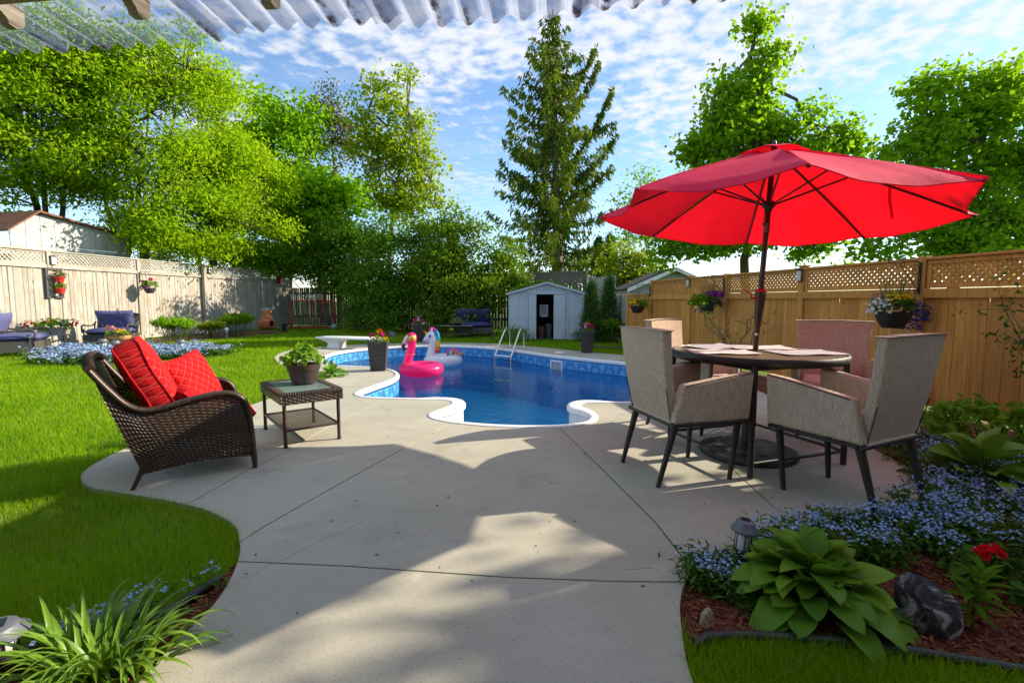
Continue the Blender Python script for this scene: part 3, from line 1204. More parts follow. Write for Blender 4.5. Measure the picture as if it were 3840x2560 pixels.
for s_ in (-1, 1):
    mb = MB()
    mb.bar((s_ * (HW + 0.09), SD / 2 - 0.02, SE - 0.012), (0, SD / 2 - 0.02, SR + 0.02), SD + 0.16, 0.016)
    mb.obj('roof_panel', SHEDT, shed)
    mb = MB(); mb.bar((s_ * (HW + 0.09), -0.108, SE - 0.03), (0, -0.108, SR + 0.004), 0.05, 0.012, up=(0, 1, 0))
    mb.obj('roof_trim', SHEDT, shed)
for x in (-HW + 0.02, -0.83, -0.61, -0.545, 0.565, 0.63, 0.84, HW - 0.02):
    mb = MB(); mb.box((x, -0.005, SE / 2), (0.028, 0.012, SE - 0.01)); mb.obj('wall_rib', SHEDT, shed)
mb = MB(); mb.box((0, -0.012, DT + 0.012), (1.14, 0.022, 0.035)); mb.obj('door_track', SHEDT, shed)
for a, b, hx in ((-0.52, D0, D0 - 0.03), (D1, 0.545, D1 + 0.03)):
    mb = MB(); mb.box(((a + b) / 2, -0.018, DT / 2), (b - a, 0.02, DT - 0.03)); dd = mb.obj('sliding_door', SHEDP, shed)
    mb = MB(); mb.box((hx, -0.038, 0.66), (0.02, 0.022, 0.10)); mb.obj('door_handle', SHEDT, dd)
mb = MB()
mb.box((0.0, -0.006, SE + 0.155), (0.27, 0.012, 0.145))
vent = mb.obj('gable_vent', SHEDT, shed)
for k in range(5):
    mb = MB(); mb.box((0, -0.018, SE + 0.105 + k * 0.024), (0.22, 0.014, 0.008), b=0.001); mb.obj('louvre', SHEDP, vent)

# white plastic laundry basket hung inside the shed
bk = MB()
W_, H_ = 0.245, 0.36
for i in range(7):
    bk.box((-W_ / 2 + 0.03 + i * (W_ - 0.06) / 6, 0, -H_ / 2), (0.012, 0.02, H_ - 0.06), b=0.001)
for i in range(8):
    bk.box((0, 0.0, -0.05 - i * (H_ - 0.09) / 7), (W_ - 0.04, 0.018, 0.012), b=0.001)
for c_, d_ in (((0, 0, -0.015), (W_ + 0.03, 0.05, 0.03)), ((0, 0, -H_ + 0.03), (W_ - 0.03, 0.04, 0.06)), ((-W_ / 2 + 0.012, 0, -H_ / 2), (0.024, 0.04, H_ - 0.03)), ((W_ / 2 - 0.012, 0, -H_ / 2), (0.024, 0.04, H_ - 0.03))):
    bk.box(c_, d_)
o = bk.obj('laundry_basket', plain('white_basket_plastic', (0.75, 0.74, 0.72), 0.5), loc=(SXM - 0.045, SY + 0.45, 1.02))
tag(o, 'white slotted plastic basket hanging inside the open shed door', 'basket')
sb = MB(); sb.box((0, 0, 0.31), (1.9, 0.42, 0.03)); sb.box((-0.9, 0, 0.15), (0.04, 0.4, 0.30)); sb.box((0.9, 0, 0.15), (0.04, 0.4, 0.30)); sb.box((0, 0.0, 0.60), (1.9, 0.40, 0.03)); sb.box((-0.93, 0, 0.6), (0.03, 0.4, 0.6)); sb.box((0.93, 0, 0.6), (0.03, 0.4, 0.6))
o = sb.obj('storage_rack', DARKW, loc=(SXM, SY + 1.2, 0.02)); tag(o, 'dark storage rack at the back inside the shed', 'rack')
for k, (x, z, r, h, c_) in enumerate(((-0.12, 0.02, 0.14, 0.34, (0.16, 0.07, 0.05)), (0.12, 0.02, 0.11, 0.42, (0.25, 0.25, 0.24)))):
    mb = MB(); mb.lathe([(r * 0.8, 0), (r, h), (r * 1.05, h), (r * 1.05, h - .02), (r * .95, h - .01), (r * .75, .02)], 16, cap=True)
    o = mb.obj('bucket', plain('bucket_%d' % k, c_, 0.5), loc=(SXM + x, SY + 0.5 + .2 * k, z)); tag(o, ('squat brown bucket' if k == 0 else 'tall pale grey bucket') + ' standing on the shed floor', 'bucket')

# ---------------------------------------------------------------- neighbours' buildings
WALLW = plain('white_painted_board', (0.46, 0.46, 0.43), 0.7, var=0.15, scale=2)
ROOFB = plain('rusty_brown_roof', (0.18, 0.075, 0.04), 0.8, var=0.35, scale=7, bump=0.5, bscale=30)
SHING = plain('dark_shingle', (0.06, 0.052, 0.048), 0.9, var=0.35, scale=14, bump=0.8, bscale=35)
nbh = thing('neighbour_shed', 'white board gable shed with brown roof behind the grey lattice fence', 'shed')
nY = 14.5
pts = [V(35, 862, 12.7), V(150, 800, 13.3), V(483, 893, 15.8)]
pl, pa, pr = pts
base_l, base_r = Vector((pl.x, pl.y, 0)), Vector((pr.x, pr.y, 0))
dirw = (base_r - base_l); Lw = dirw.length; aw = math.atan2(dirw.y, dirw.x)
sa = (Vector((pa.x, pa.y, 0)) - base_l).dot(dirw.normalized())
Mw = Matrix.Translation(base_l) @ Matrix.Rotation(aw, 4, 'Z')
npan = 9
zl, za, zr = pl.z, pa.z, pr.z
topz = lambda s: zl + (za - zl) * s / sa if s < sa else za + (zr - za) * (s - sa) / (Lw - sa)
seam = V(300, 893, 14.4).z - .32
for i in range(npan):
    s0, s1 = Lw * i / npan + 0.006, Lw * (i + 1) / npan - 0.006
    out = [(s0, 0), (s1, 0), (s1, min(seam, topz(s1)) - 0.008), (s0, min(seam, topz(s0)) - 0.008)]
    mb = MB(); mb.prism(out, 0.0, 0.03, Mw); mb.obj('wall_panel', WALLW, nbh)
    up = [(s0, min(seam, topz(s0))), (s1, min(seam, topz(s1)))]
    if s0 < sa < s1:
        up += [(s1, topz(s1)), (sa, za), (s0, topz(s0))]
    else:
        up += [(s1, topz(s1)), (s0, topz(s0))]
    if min(topz(s0), topz(s1)) > seam + 0.01:
        mb = MB(); mb.prism(up, 0.0, 0.03, Mw); mb.obj('wall_panel', WALLW, nbh)
for (sA, zA, sB, zB) in ((-0.12, topz(0) - 0.05, sa, za + 0.03), (sa, za + 0.03, Lw + 0.1, zr - 0.02)):
    p = [Mw @ Vector((sA, -0.14, zA)), Mw @ Vector((sB, -0.14, zB)), Mw @ Vector((sB, 3.2, zB)), Mw @ Vector((sA, 3.2, zA))]
    mb = MB(); mb.add([tuple(q) for q in p] + [(q.x, q.y, q.z + 0.05) for q in p], [(0, 1, 2, 3), (7, 6, 5, 4), (0, 4, 5, 1), (1, 5, 6, 2), (2, 6, 7, 3), (3, 7, 4, 0)])
    mb.obj('roof_panel', ROOFB, nbh)
mb = MB(); mb.box((Lw / 2, 3.0, 1.3), (Lw, 0.03, 2.6), Mw); mb.obj('back_wall', WALLW, nbh)

gar = thing('neighbour_garage', 'low white garage with dark shingle roof behind the cedar fence corner', 'garage')
gY = 17.0
ga, gl = V(2525, 1008, gY), V(2350, 1082, gY)
ghw = ga.x - gl.x
gx, ge, gr = ga.x, gl.z, ga.z
mb = MB(); mb.prism([(gx - ghw + .12, 0), (gx + ghw - .12, 0), (gx + ghw - .12, ge - .03), (gx, gr - 0.08), (gx - ghw + .12, ge - .03)], gY, gY + 0.1); mb.obj('gable_wall', WALLW, gar)
for k in range(8):
    z = ge - 0.35 + k * 0.13
    hw = ghw - 0.14 if z < ge - .05 else (gr - 0.1 - z) / (gr - ge) * ghw
    if hw > 0.1:
        mb = MB(); mb.box((gx, gY - 0.012, z), (2 * hw - 0.06, 0.018, 0.118)); mb.obj('siding_board', WALLW, gar)
mb = MB(); mb.box((gx - ghw + .14, gY + 2.55, ge / 2), (0.1, 4.9, ge)); mb.obj('side_wall', WALLW, gar)
for s_ in (-1, 1):
    mb = MB(); mb.bar((gx + s_ * (ghw + 0.02), gY + 2.3, ge - 0.02), (gx, gY + 2.3, gr + 0.02), 5.2, 0.05); rp = mb.obj('roof_panel', SHING, gar)
    mb2 = MB()
    a, b = Vector((gx + s_ * (ghw + 0.04), gY - 0.33, ge - 0.06)), Vector((gx, gY - 0.33, gr - 0.02))
    mb2.add([(a.x, a.y, a.z - .07), (b.x, b.y, b.z - .07), (b.x, b.y, b.z + .06), (a.x, a.y, a.z + .06), (a.x, a.y + .03, a.z - .07), (b.x, b.y + .03, b.z - .07), (b.x, b.y + .03, b.z + .06), (a.x, a.y + .03, a.z + .06)],
            [(0, 1, 2, 3), (7, 6, 5, 4), (0, 4, 5, 1), (2, 6, 7, 3), (0, 3, 7, 4), (1, 5, 6, 2)])
    mb2.obj('barge_board', WHITEP, gar)

# ================================================================ VEGETATION
def unit(a):
    return a / (np.linalg.norm(a, axis=1, keepdims=True) + 1e-9)


def leaf_quads(cent, direc, normal, length, width, fold=0.25):
    """one folded diamond per leaf -> verts, faces (2 tris each as 4-vert quad)"""
    n = len(cent)
    d = unit(direc)
    nn = normal - d * (normal * d).sum(1, keepdims=True)
    nn = unit(nn)
    s = np.cross(d, nn)
    L = length.reshape(-1, 1); W = width.reshape(-1, 1)
    a = cent - d * L * 0.5
    b = cent + s * W * 0.5 + nn * W * fold * 0.5 - d * L * 0.05
    c = cent + d * L * 0.5 - nn * L * 0.12
    e = cent - s * W * 0.5 + nn * W * fold * 0.5 - d * L * 0.05
    v = np.stack([a, b, c, e], 1).reshape(-1, 3)
    f = np.arange(4 * n).reshape(-1, 4)
    return v, f


def crown_points(blobs, nclump, seed, shell=0.45):
    r = np.random.default_rng(seed)
    B = np.array([[*b[0], *b[1]] for b in blobs])
    w = (B[:, 3] * B[:, 4] * B[:, 5]) ** (2 / 3)
    idx = r.choice(len(B), nclump, p=w / w.sum())
    # each lobe breaks into a handful of boughs, the clumps gather round those
    nb_ = 9
    sd = unit(r.normal(size=(len(B), nb_, 3)).reshape(-1, 3)).reshape(len(B), nb_, 3)
    sr = (shell + (1.08 - shell) * r.random((len(B), nb_, 1))) ** 0.8
    which = r.integers(0, nb_, nclump)
    loc = (sd * sr)[idx, which] + r.normal(size=(nclump, 3)) * np.array([.22, .22, .14])
    c = B[idx, :3] + loc * B[idx, 3:]
    d = unit(loc + 1e-4)
    return c, d, idx, r


def make_leaves(name, parent, mat, cl, outd, per, spread, leaf, r, up=0.5, droop=0.25, squash=0.7, wid=0.55, jit=0.5):
    n = len(cl) * per
    k = np.repeat(np.arange(len(cl)), per)
    off = r.normal(size=(n, 3)) * spread
    off[:, 2] *= squash
    c = cl[k] + off
    nrm = r.normal(size=(n, 3)) * 0.75 + outd[k] * 0.45 + np.array(SUN_DIR) * 0.55   # leaves turn to the light
    nrm[:, 2] += up
    d = r.normal(size=(n, 3)) + outd[k] * 0.5
    d[:, 2] -= droop
    L = leaf * (1 + jit * (r.random(n) - 0.5) * 2 * 0.6)
    v, f = leaf_quads(c, d, nrm, L, L * wid)
    ctint = r.random(len(cl))
    t = np.clip(0.55 * ctint[k] + 0.45 * r.random(n), 0, 1)
    o = np_mesh(name, v, f, mat, parent, np.repeat(t, 4))
    return o


def bl(u, v, Y, ru, rv, rd=None):
    """crown lobe seen at photo pixel (u,v), at distance Y, with pixel radii"""
    c = V(u, v, Y)
    k = Y / FPX
    rx, rz = ru * k, rv * k
    return ((c.x, c.y, c.z), (rx, rd or (rx + rz) * 0.5, rz))


def curve_pts(a, b, sag, seed, n=5, wob=0.06):
    rr = random.Random(seed)
    a, b = Vector(a), Vector(b)
    L = (b - a).length
    out = []
    for i in range(n + 1):
        t = i / n
        p = a.lerp(b, t)
        p.z += sag * L * math.sin(math.pi * t)
        if 0 < i < n:
            p += Vector((rr.uniform(-1, 1), rr.uniform(-1, 1), rr.uniform(-1, 1))) * wob * L
        out.append(p)
    return out


def tree(name, label, cat, base, blobs, leaf, mat, bark, nclump, per, spread, seed, trunk_r=0.16, stems=1, group=None, shell=0.45, up=0.5, wid=0.55, twigs=60, trunk_h=0.45, droop=0.25, squash=0.6, crown_name='crown'):
    base = Vector(base)
    root = thing(name, label, cat, base, 0, group)
    lb = [((b[0][0] - base.x, b[0][1] - base.y, b[0][2] - base.z), b[1]) for b in blobs]
    rr = random.Random(seed)
    top = max(b[0][2] + b[1][2] * 0.5 for b in lb)
    order = sorted(lb, key=lambda b: b[0][2])
    tr = MB()
    mids = []
    for s_ in range(stems):
        tgt = order[-1 - (s_ % max(1, len(order)))][0] if stems > 1 else (order[-1][0][0] * 0.9, order[-1][0][1] * 0.9, top)
        b0 = Vector((rr.uniform(-.25, .25), rr.uniform(-.2, .2), -0.05)) if stems > 1 else Vector((0, 0, -0.05))
        pts = curve_pts(b0, tgt, 0.0, seed + s_, 8, 0.02)
        n = len(pts)
        tr.tube(pts, [trunk_r * (1 - 0.88 * i / (n - 1)) * (1 if stems == 1 else rr.uniform(.7, 1.0)) for i in range(n)], 7)
        mids.append(pts)
    trunk = tr.obj('trunk', bark, root, 60)
    lm = MB()
    for b in lb:
        pts = rr.choice(mids)
        q = min(pts[1:], key=lambda p: (p - Vector(b[0])).length + (2.0 if p.z > b[0][2] else 0))
        c = curve_pts(q, b[0], 0.08, rr.random(), 5, 0.05)
        lm.tube(c, [trunk_r * 0.38 * (1 - 0.75 * i / 5) for i in range(6)], 5)
        mids.append(c)
    cl, od, idx, r = crown_points(lb, nclump, seed, shell)
    keep = cl[:, 2] > 0.15
    cl, od, idx = cl[keep], od[keep], idx[keep]
    allp = [p for m in mids for p in m]
    for k in range(min(twigs, len(cl))):
        e = Vector(cl[k])
        q = min(rr.sample(allp, min(18, len(allp))), key=lambda p: (p - e).length)
        c = curve_pts(q, e, 0.05, rr.random(), 3, 0.06)
        lm.tube(c, [trunk_r * 0.13, trunk_r * 0.10, trunk_r * 0.07, trunk_r * 0.03], 4, cap=False)
    lm.obj('limbs', bark, root, 60)['kind'] = 'stuff'
    make_leaves(crown_name, root, mat, cl, od, per, spread, leaf, r, up, droop, squash, wid)
    return root


ASH = leafmat('ash_leaves', (.14, .29, .008), (.36, .54, .014), .5)
MAPLE = leafmat('bright_maple_leaves', (.10, .26, .008), (.25, .47, .014), .48)
MAPLED = leafmat('maple_leaves', (.07, .20, .010), (.27, .47, .018), .52)
OLIVE = leafmat('young_maple_leaves', (.13, .22, .010), (.34, .46, .020), .5)
LILAC = leafmat('lilac_leaves', (.04, .12, .012), (.13, .26, .020), .32)
LILACL = leafmat('honeysuckle_leaves', (.06, .14, .012), (.18, .30, .022), .4)
SPRUCE = leafmat('spruce_needles', (.05, .11, .016), (.22, .29, .030), .15)
CEDARF = leafmat('cedar_foliage', (0.0324, 0.09, 0.0216), (0.081, 0.171, 0.0324), 0.15)
YELLG = leafmat('yellow_green_leaves', (0.15, 0.24, 0.018), (0.3, 0.39, 0.03), 0.45)
BROWNF = leafmat('brownish_cedar_foliage', (0.096, 0.096, 0.0288), (0.176, 0.16, 0.048), 0.15)

# --- left: tall pale ash trees beyond the grey fence
tree('ash_tree', 'leafy yellow-green ash tree at far left behind the white shed', 'tree', (-16.6, 17.6, 0),
     [bl(20, 560, 14.5, 210, 200), bl(-60, 330, 14.5, 220, 170), bl(150, 330, 14.6, 200, 170), bl(40, 180, 14.5, 260, 130), bl(250, 200, 14.8, 180, 130), bl(-160, 720, 14.4, 150, 130), bl(240, 560, 14.8, 130, 130)],
     0.145, ASH, BARK, 600, 50, 0.30, 11, 0.17, 3, 'trees beyond the fences', twigs=330, wid=0.42)
tree('ash_tree', 'leafy yellow-green ash tree with several stems in the middle of the left row', 'tree', (-13.5, 17.0, 0),
     [bl(430, 640, 16.5, 190, 190), bl(330, 420, 16.5, 180, 170), bl(560, 420, 16.5, 190, 180), bl(480, 240, 16.5, 210, 130), bl(700, 250, 16.6, 150, 120), bl(620, 640, 16.2, 190, 170), bl(580, 850, 15.8, 110, 90), bl(330, 690, 16.2, 110, 80)],
     0.145, ASH, BARK, 740, 50, 0.30, 12, 0.16, 4, 'trees beyond the fences', twigs=400, wid=0.42)
tree('ash_tree', 'leafy yellow-green ash tree at the right end of the left row', 'tree', (-12.6, 19.5, 0),
     [bl(760, 420, 18.5, 130, 160), bl(820, 620, 18.5, 180, 170), bl(940, 690, 18.5, 130, 140), bl(770, 800, 18.0, 190, 130), bl(930, 850, 18.0, 150, 110), bl(850, 500, 18.6, 90, 130)],
     0.15, ASH, BARK, 600, 50, 0.30, 13, 0.15, 3, 'trees beyond the fences', twigs=300, wid=0.42)
# --- maple between ash row and centre
tree('maple_tree', 'dense bright green maple left of the sparse tall maple', 'tree', (-9.6, 24.5, 0),
     [bl(1010, 460, 23.5, 90, 110), bl(1090, 560, 23.5, 140, 130), bl(1180, 700, 23.5, 150, 140), bl(1060, 760, 23.0, 150, 150), bl(1220, 850, 23.0, 120, 110), bl(1010, 900, 22.5, 150, 100), bl(1130, 440, 23.8, 60, 70), bl(1285, 760, 23.2, 60, 110)],
     0.20, MAPLE, BARK, 520, 48, 0.42, 14, 0.2, 1, 'trees beyond the fences', twigs=60, wid=0.8)
tree('cedar_tree', 'brownish conifer with a bare spike top poking above the bright maple', 'tree', (-10.4, 29, 0),
     [bl(1240, 360, 28, 30, 60), bl(1225, 430, 28, 60, 60), bl(1270, 470, 28, 60, 70), bl(1190, 400, 28, 36, 30), bl(1260, 560, 28, 80, 80)],
     0.17, BROWNF, BARK, 190, 20, 0.28, 15, 0.14, 1, 'trees beyond the fences', twigs=30)
tree('maple_tree', 'tall sparse olive-green maple standing left of the big spruce', 'tree', (-7.3, 27.5, 0),
     [bl(1480, 380, 26, 70, 90), bl(1370, 420, 26, 60, 70), bl(1560, 500, 26, 80, 100), bl(1440, 540, 26, 120, 90), bl(1600, 640, 26, 70, 80), bl(1480, 680, 26, 150, 100), bl(1370, 640, 26, 90, 110), bl(1560, 760, 26, 80, 70), bl(1540, 300, 26, 40, 45), bl(1410, 330, 26, 26, 40), bl(1440, 780, 26, 110, 60), bl(1640, 740, 26, 40, 50)],
     0.20, OLIVE, BARKL, 330, 26, 0.34, 16, 0.20, 1, 'trees beyond the fences', twigs=230, wid=0.75, shell=0.25)
# --- right maples
tree('maple_tree', 'tall dark green maple with a leaning leader above the red umbrella', 'tree', (8.8, 18.0, 0),
     [bl(2835, 120, 17, 31, 52), bl(2890, 210, 17, 47, 47), bl(2830, 290, 17, 43, 52), bl(2740, 310, 17, 52, 69), bl(2790, 440, 17, 95, 77), bl(2690, 430, 17, 43, 52), bl(2700, 540, 17, 103, 69), bl(2900, 480, 17, 77, 77), bl(2840, 590, 17, 129, 77), bl(3020, 560, 17, 95, 69), bl(3150, 560, 17, 69, 52), bl(3040, 450, 17, 34, 39), bl(2620, 600, 17, 77, 60), bl(2720, 720, 17, 146, 86), bl(2960, 720, 17, 146, 86), bl(2600, 850, 17, 129, 103), bl(2800, 900, 17, 172, 95), bl(3000, 900, 16.5, 103, 77), bl(2500, 960, 17, 52, 52), bl(3170, 480, 17, 31, 26)],
     0.17, MAPLED, BARK, 620, 40, 0.29, 17, 0.20, 1, 'trees beyond the fences', twigs=120, wid=0.85)
tree('maple_tree', 'broad backlit maple at far right behind the cedar fence', 'tree', (14.3, 15.6, 0),
     [bl(3560, 330, 15, 95, 77), bl(3700, 330, 15, 103, 69), bl(3520, 480, 15, 103, 95), bl(3700, 520, 15, 129, 112), bl(3430, 590, 15, 77, 60), bl(3850, 480, 15, 103, 172), bl(3420, 700, 15, 103, 77), bl(3600, 760, 15, 138, 120), bl(3800, 800, 15, 129, 172), bl(3350, 860, 15, 95, 69), bl(3550, 930, 15, 163, 69), bl(3280, 940, 15, 69, 43), bl(3750, 960, 15, 129, 77), bl(3960, 700, 15, 112, 215)],
     0.17, MAPLED, BARK, 520, 40, 0.30, 18, 0.2, 1, 'trees beyond the fences', twigs=150, wid=0.85)
tree('poplar_tree', 'thin sparse sapling between the spruce and the red umbrella', 'tree', (7.2, 25, 0),
     [bl(2420, 690, 24, 40, 45), bl(2350, 740, 24, 40, 40), bl(2440, 800, 24, 70, 60), bl(2370, 870, 24, 60, 70), bl(2450, 900, 24, 60, 60)],
     0.16, MAPLED, BARKL, 150, 16, 0.32, 19, 0.09, 1, 'trees beyond the fences', twigs=50, shell=.2)
tree('shade_tree', 'yellow-green round tree behind the neighbouring garage roof', 'tree', (5.5, 21.5, 0),
     [bl(2370, 1010, 21, 80, 70), bl(2330, 960, 21, 50, 50), bl(2420, 1020, 21, 60, 60), bl(2300, 1040, 21, 50, 40)],
     0.15, YELLG, BARK, 230, 20, 0.28, 20, 0.1, 1, 'trees beyond the fences', twigs=30)
tree('shade_tree', 'distant pale green tree seen left of the columnar cedars', 'tree', (3.9, 34, 0),
     [bl(2170, 1010, 33, 50, 50), bl(2120, 1030, 33, 40, 30), bl(2200, 980, 33, 26, 40)],
     0.2, YELLG, BARK, 110, 20, 0.35, 21, 0.1, 1, 'trees beyond the fences', twigs=10)


# --- maple just out of view on the right, whose shade dapples the near patio and bed
tree('maple_tree', 'maple beyond the cedar fence to the right of the picture', 'tree', (11.0, 4.2, 0),
     [((11.3, 4.1, 4.0), (1.6, 1.35, .8)), ((11.9, 4.3, 4.4), (1.0, 1.1, .6)), ((10.2, 3.9, 3.6), (1.2, 1.2, .7)), ((11.2, 4.55, 5.35), (.75, .75, .42)), ((11.0, 3.2, 4.0), (1.6, 1.0, .8))],
     0.17, MAPLED, BARK, 440, 34, 0.30, 22, 0.14, 1, 'trees beyond the fences', twigs=60, wid=0.85)


# --- columnar cedars
def column(label, base, h, r, seed, mat=CEDARF, nm='columnar_cedar', leaf=0.09, n=240, group='columnar cedars', per=26):
    root = thing(nm, label, 'tree', base, 0, group)
    rr = np.random.default_rng(seed)
    z = rr.random(n) ** 0.85
    prof = np.where(z < 0.18, 0.75 + z * 1.4, 1.0 - ((z - 0.18) / 0.82) ** 1.25)
    a = rr.random(n) * 2 * np.pi
    rad = r * prof * (0.75 + 0.32 * rr.random(n))
    cl = np.stack([np.cos(a) * rad, np.sin(a) * rad, 0.12 * h * 0.3 + z * h * 0.97], 1)
    od = np.stack([np.cos(a), np.sin(a), np.full(n, 0.35)], 1)
    mb = MB(); mb.tube([(0, 0, -.05), (0, 0, h * .5), (0, 0, h * .93)], [r * .14, r * .1, r * .02], 6); mb.obj('trunk', BARK, root)
    make_leaves('crown', root, mat, cl, od, per, r * 0.16 + 0.02, leaf, rr, up=0.25, droop=-0.9, squash=1.4, wid=0.35)
    return root


p = G(2213, 1290); column('dark green cone cedar directly beside the metal shed', (2.17, 13.1, 0), 1.57, 0.27, 31, leaf=0.05, n=420, group='cone cedars by the shed')
column('dark green cone cedar nearer the grey fence corner', (2.83, 14.0, 0), 1.72, 0.30, 32, leaf=0.05, n=440, group='cone cedars by the shed')
for k, (u, v, Y, lab) in enumerate(((2245, 905, 27, 'slim columnar cedar, left of the pair right of the spruce trunk'), (2288, 888, 27, 'slim columnar cedar, right of the pair right of the spruce trunk'), (1698, 880, 25, 'slim dark conifer tip rising behind the lilac hedge'))):
    tp = V(u, v, Y)
    column(lab, (tp.x, Y, 0), tp.z, 0.62, 40 + k, leaf=0.16, n=260, group='columnar cedars far behind')


# --- big spruce
def spruce():
    base = Vector((2.35, 24.0, 0))
    Hs = 14.9
    root = thing('spruce_tree', 'tall ragged spruce with drooping branches in the centre background', 'tree', base, 0, 'trees beyond the fences')
    r = np.random.default_rng(5)
    rr = random.Random(5)
    lean = lambda z: Vector((-0.42 * (z / Hs), 0, z))
    tr = MB()
    tr.tube([lean(Hs * i / 12) + Vector((0, 0, -0.05 if i == 0 else 0)) for i in range(13)], [0.30 * (1 - i / 12.4) + 0.02 for i in range(13)], 9)
    tr.obj('trunk', BARKL, root, 60)
    lm = MB()
    C, D, N, LN = [], [], [], []

    def sprays(pts, dens, hang, tipw):
        for i in range(len(pts) - 1):
            a, b = pts[i], pts[i + 1]
            seg = (b - a).length
            frac = i / (len(pts) - 1)
            if frac < 0.15:
                continue
            for _ in range(max(1, int(seg * dens))):
                t = rr.random()
                p = a.lerp(b, t)
                lat = (b - a).normalized().cross(Vector((0, 0, 1))) * rr.uniform(-1, 1) * tipw * (1.25 - frac * 0.7)
                q = p + lat
                dropl = hang * rr.uniform(0.2, 1.5)
                m = 4
                for k in range(m):
                    pos = q + Vector((rr.gauss(0, .06), rr.gauss(0, .06), -dropl * k / m + rr.gauss(0, .03) + 0.05))
                    C.append(pos); D.append(Vector((rr.gauss(0, .45), rr.gauss(0, .45), -0.8)) + lat * 1.2 + (b - a).normalized() * .4)
                    N.append(Vector((rr.gauss(0, 1), rr.gauss(0, 1), .6))); LN.append(rr.uniform(.20, .36))

    # half-width of crown (m) against height, left and right, read off the outline
    def prof(z, side):
        pz = z / Hs
        L = np.interp(pz, [0, .16, .24, .34, .45, .58, .70, .82, .92, 1.0], [.3, 2.6, 3.4, 3.2, 2.9, 2.7, 2.2, 1.5, .8, .1])
        R = np.interp(pz, [0, .16, .24, .34, .45, .58, .70, .82, .92, 1.0], [.3, 1.4, 2.3, 2.3, 2.2, 2.2, 1.9, 1.4, .8, .1])
        return float(R if side > 0 else L)

    z = 2.6
    while z < Hs - 0.15:
        nbr = 7 if z > 4.6 else 4
        a0 = rr.random() * 6.28
        for k in range(nbr):
            a = a0 + k * 2 * math.pi / nbr + rr.uniform(-.3, .3)
            reach = prof(z, math.cos(a)) * rr.choice((.45, .7, .85, 1.0, 1.1)) * rr.uniform(.9, 1.1)
            rise = rr.uniform(-.22, .12) + 0.30 * (z / Hs) ** 2
            tipup = rr.uniform(-.05, .22)
            pts = []
            for i in range(7):
                t = i / 6
                zz = z + reach * (rise * t - 0.25 * t * (1 - t) * 1.7 + tipup * t ** 3)
                pts.append(lean(z) * 1 + Vector((math.cos(a) * reach * t, math.sin(a) * reach * t, zz - z)))
            lm.tube(pts, [0.045 * (1 - .85 * i / 6) * (1.1 - .5 * z / Hs) for i in range(7)], 4, cap=False)
            sprays(pts, 14, 0.55 * (1.0 - 0.5 * z / Hs), 0.16 + 0.06 * reach)
        z += rr.uniform(.30, .55)
    # long up-swept limbs on the right
    for (u0, v0, u1, v1) in ((2080, 480, 2250, 230), (2090, 650, 2300, 330), (2130, 520, 2310, 460), (2110, 700, 2320, 500), (2130, 330, 2235, 180), (2090, 760, 2300, 620)):
        a, b = V(u0, v0, 24) - base, V(u1, v1, 23.6) - base
        pts = [Vector((a.x + (b.x - a.x) * t, a.y + (b.y - a.y) * t, a.z + (b.z - a.z) * (0.25 * t + 0.75 * t ** 1.8))) for t in [i / 8 for i in range(9)]]
        lm.tube(pts, [0.05 * (1 - .8 * i / 8) for i in range(9)], 4, cap=False)
        sprays(pts, 30, 0.5, 0.14)
    for k in range(16):          # dead lower limbs
        z = rr.uniform(1.6, 4.2); a = rr.uniform(-.7, 3.9); L = rr.uniform(.7, 2.6)
        p0 = lean(z); p1 = p0 + Vector((math.cos(a) * L * .5, math.sin(a) * .4, L * .10)); p2 = p0 + Vector((math.cos(a) * L, math.sin(a) * .6, rr.uniform(-.3, .25)))
        lm.tube([p0, p1, p2], [.04, .028, .01], 4, cap=False)
    lm.obj('limbs', BARK, root, 60)['kind'] = 'stuff'
    C, D, N, LN = np.array(C), np.array(D), np.array(N), np.array(LN)
    v, f = leaf_quads(C, D, N, LN, LN * 0.33)
    t = np.clip(0.35 + 0.35 * np.sin(C[:, 0] * 2.1 + C[:, 2] * 1.3) + 0.35 * r.random(len(C)), 0, 1)
    np_mesh('crown', v, f, SPRUCE, root, np.repeat(t, 4))


spruce()


# --- lilac hedge and shrubs along the back fence
def shrub(name, label, base, blobs, leaf, mat, ncl, per, spread, seed, stems=6, group=None, twigs=40, **kw):
    return tree(name, label, 'shrub', base, blobs, leaf, mat, BARK, ncl, per, spread, seed, 0.05, stems, group, twigs=twigs, crown_name='foliage', **kw)


HG = 'lilac shrubs along the back fence'
shrub('lilac_shrub', 'dense dark lilac overhanging the red lacrosse goal', (-6.5, 20.4, 0), [bl(1290, 950, 20.4, 130, 80), bl(1250, 1040, 20.4, 90, 55), bl(1345, 1060, 19.4, 90, 90), bl(1290, 880, 20.4, 90, 50), bl(1190, 1000, 20.6, 70, 60), bl(1360, 1160, 19.0, 55, 60)], 0.11, LILAC, 520, 30, 0.24, 51, group=HG, wid=.7)
shrub('lilac_shrub', 'dense dark lilac in the middle of the hedge behind the planters', (-3.9, 18.3, 0), [bl(1440, 920, 18.2, 120, 90), bl(1540, 980, 18, 140, 110), bl(1430, 1060, 17.6, 130, 100), bl(1560, 1100, 17.4, 110, 90), bl(1390, 1140, 17.3, 80, 70), bl(1620, 890, 18.2, 80, 60)], 0.11, LILAC, 580, 30, 0.24, 52, group=HG, wid=.7)
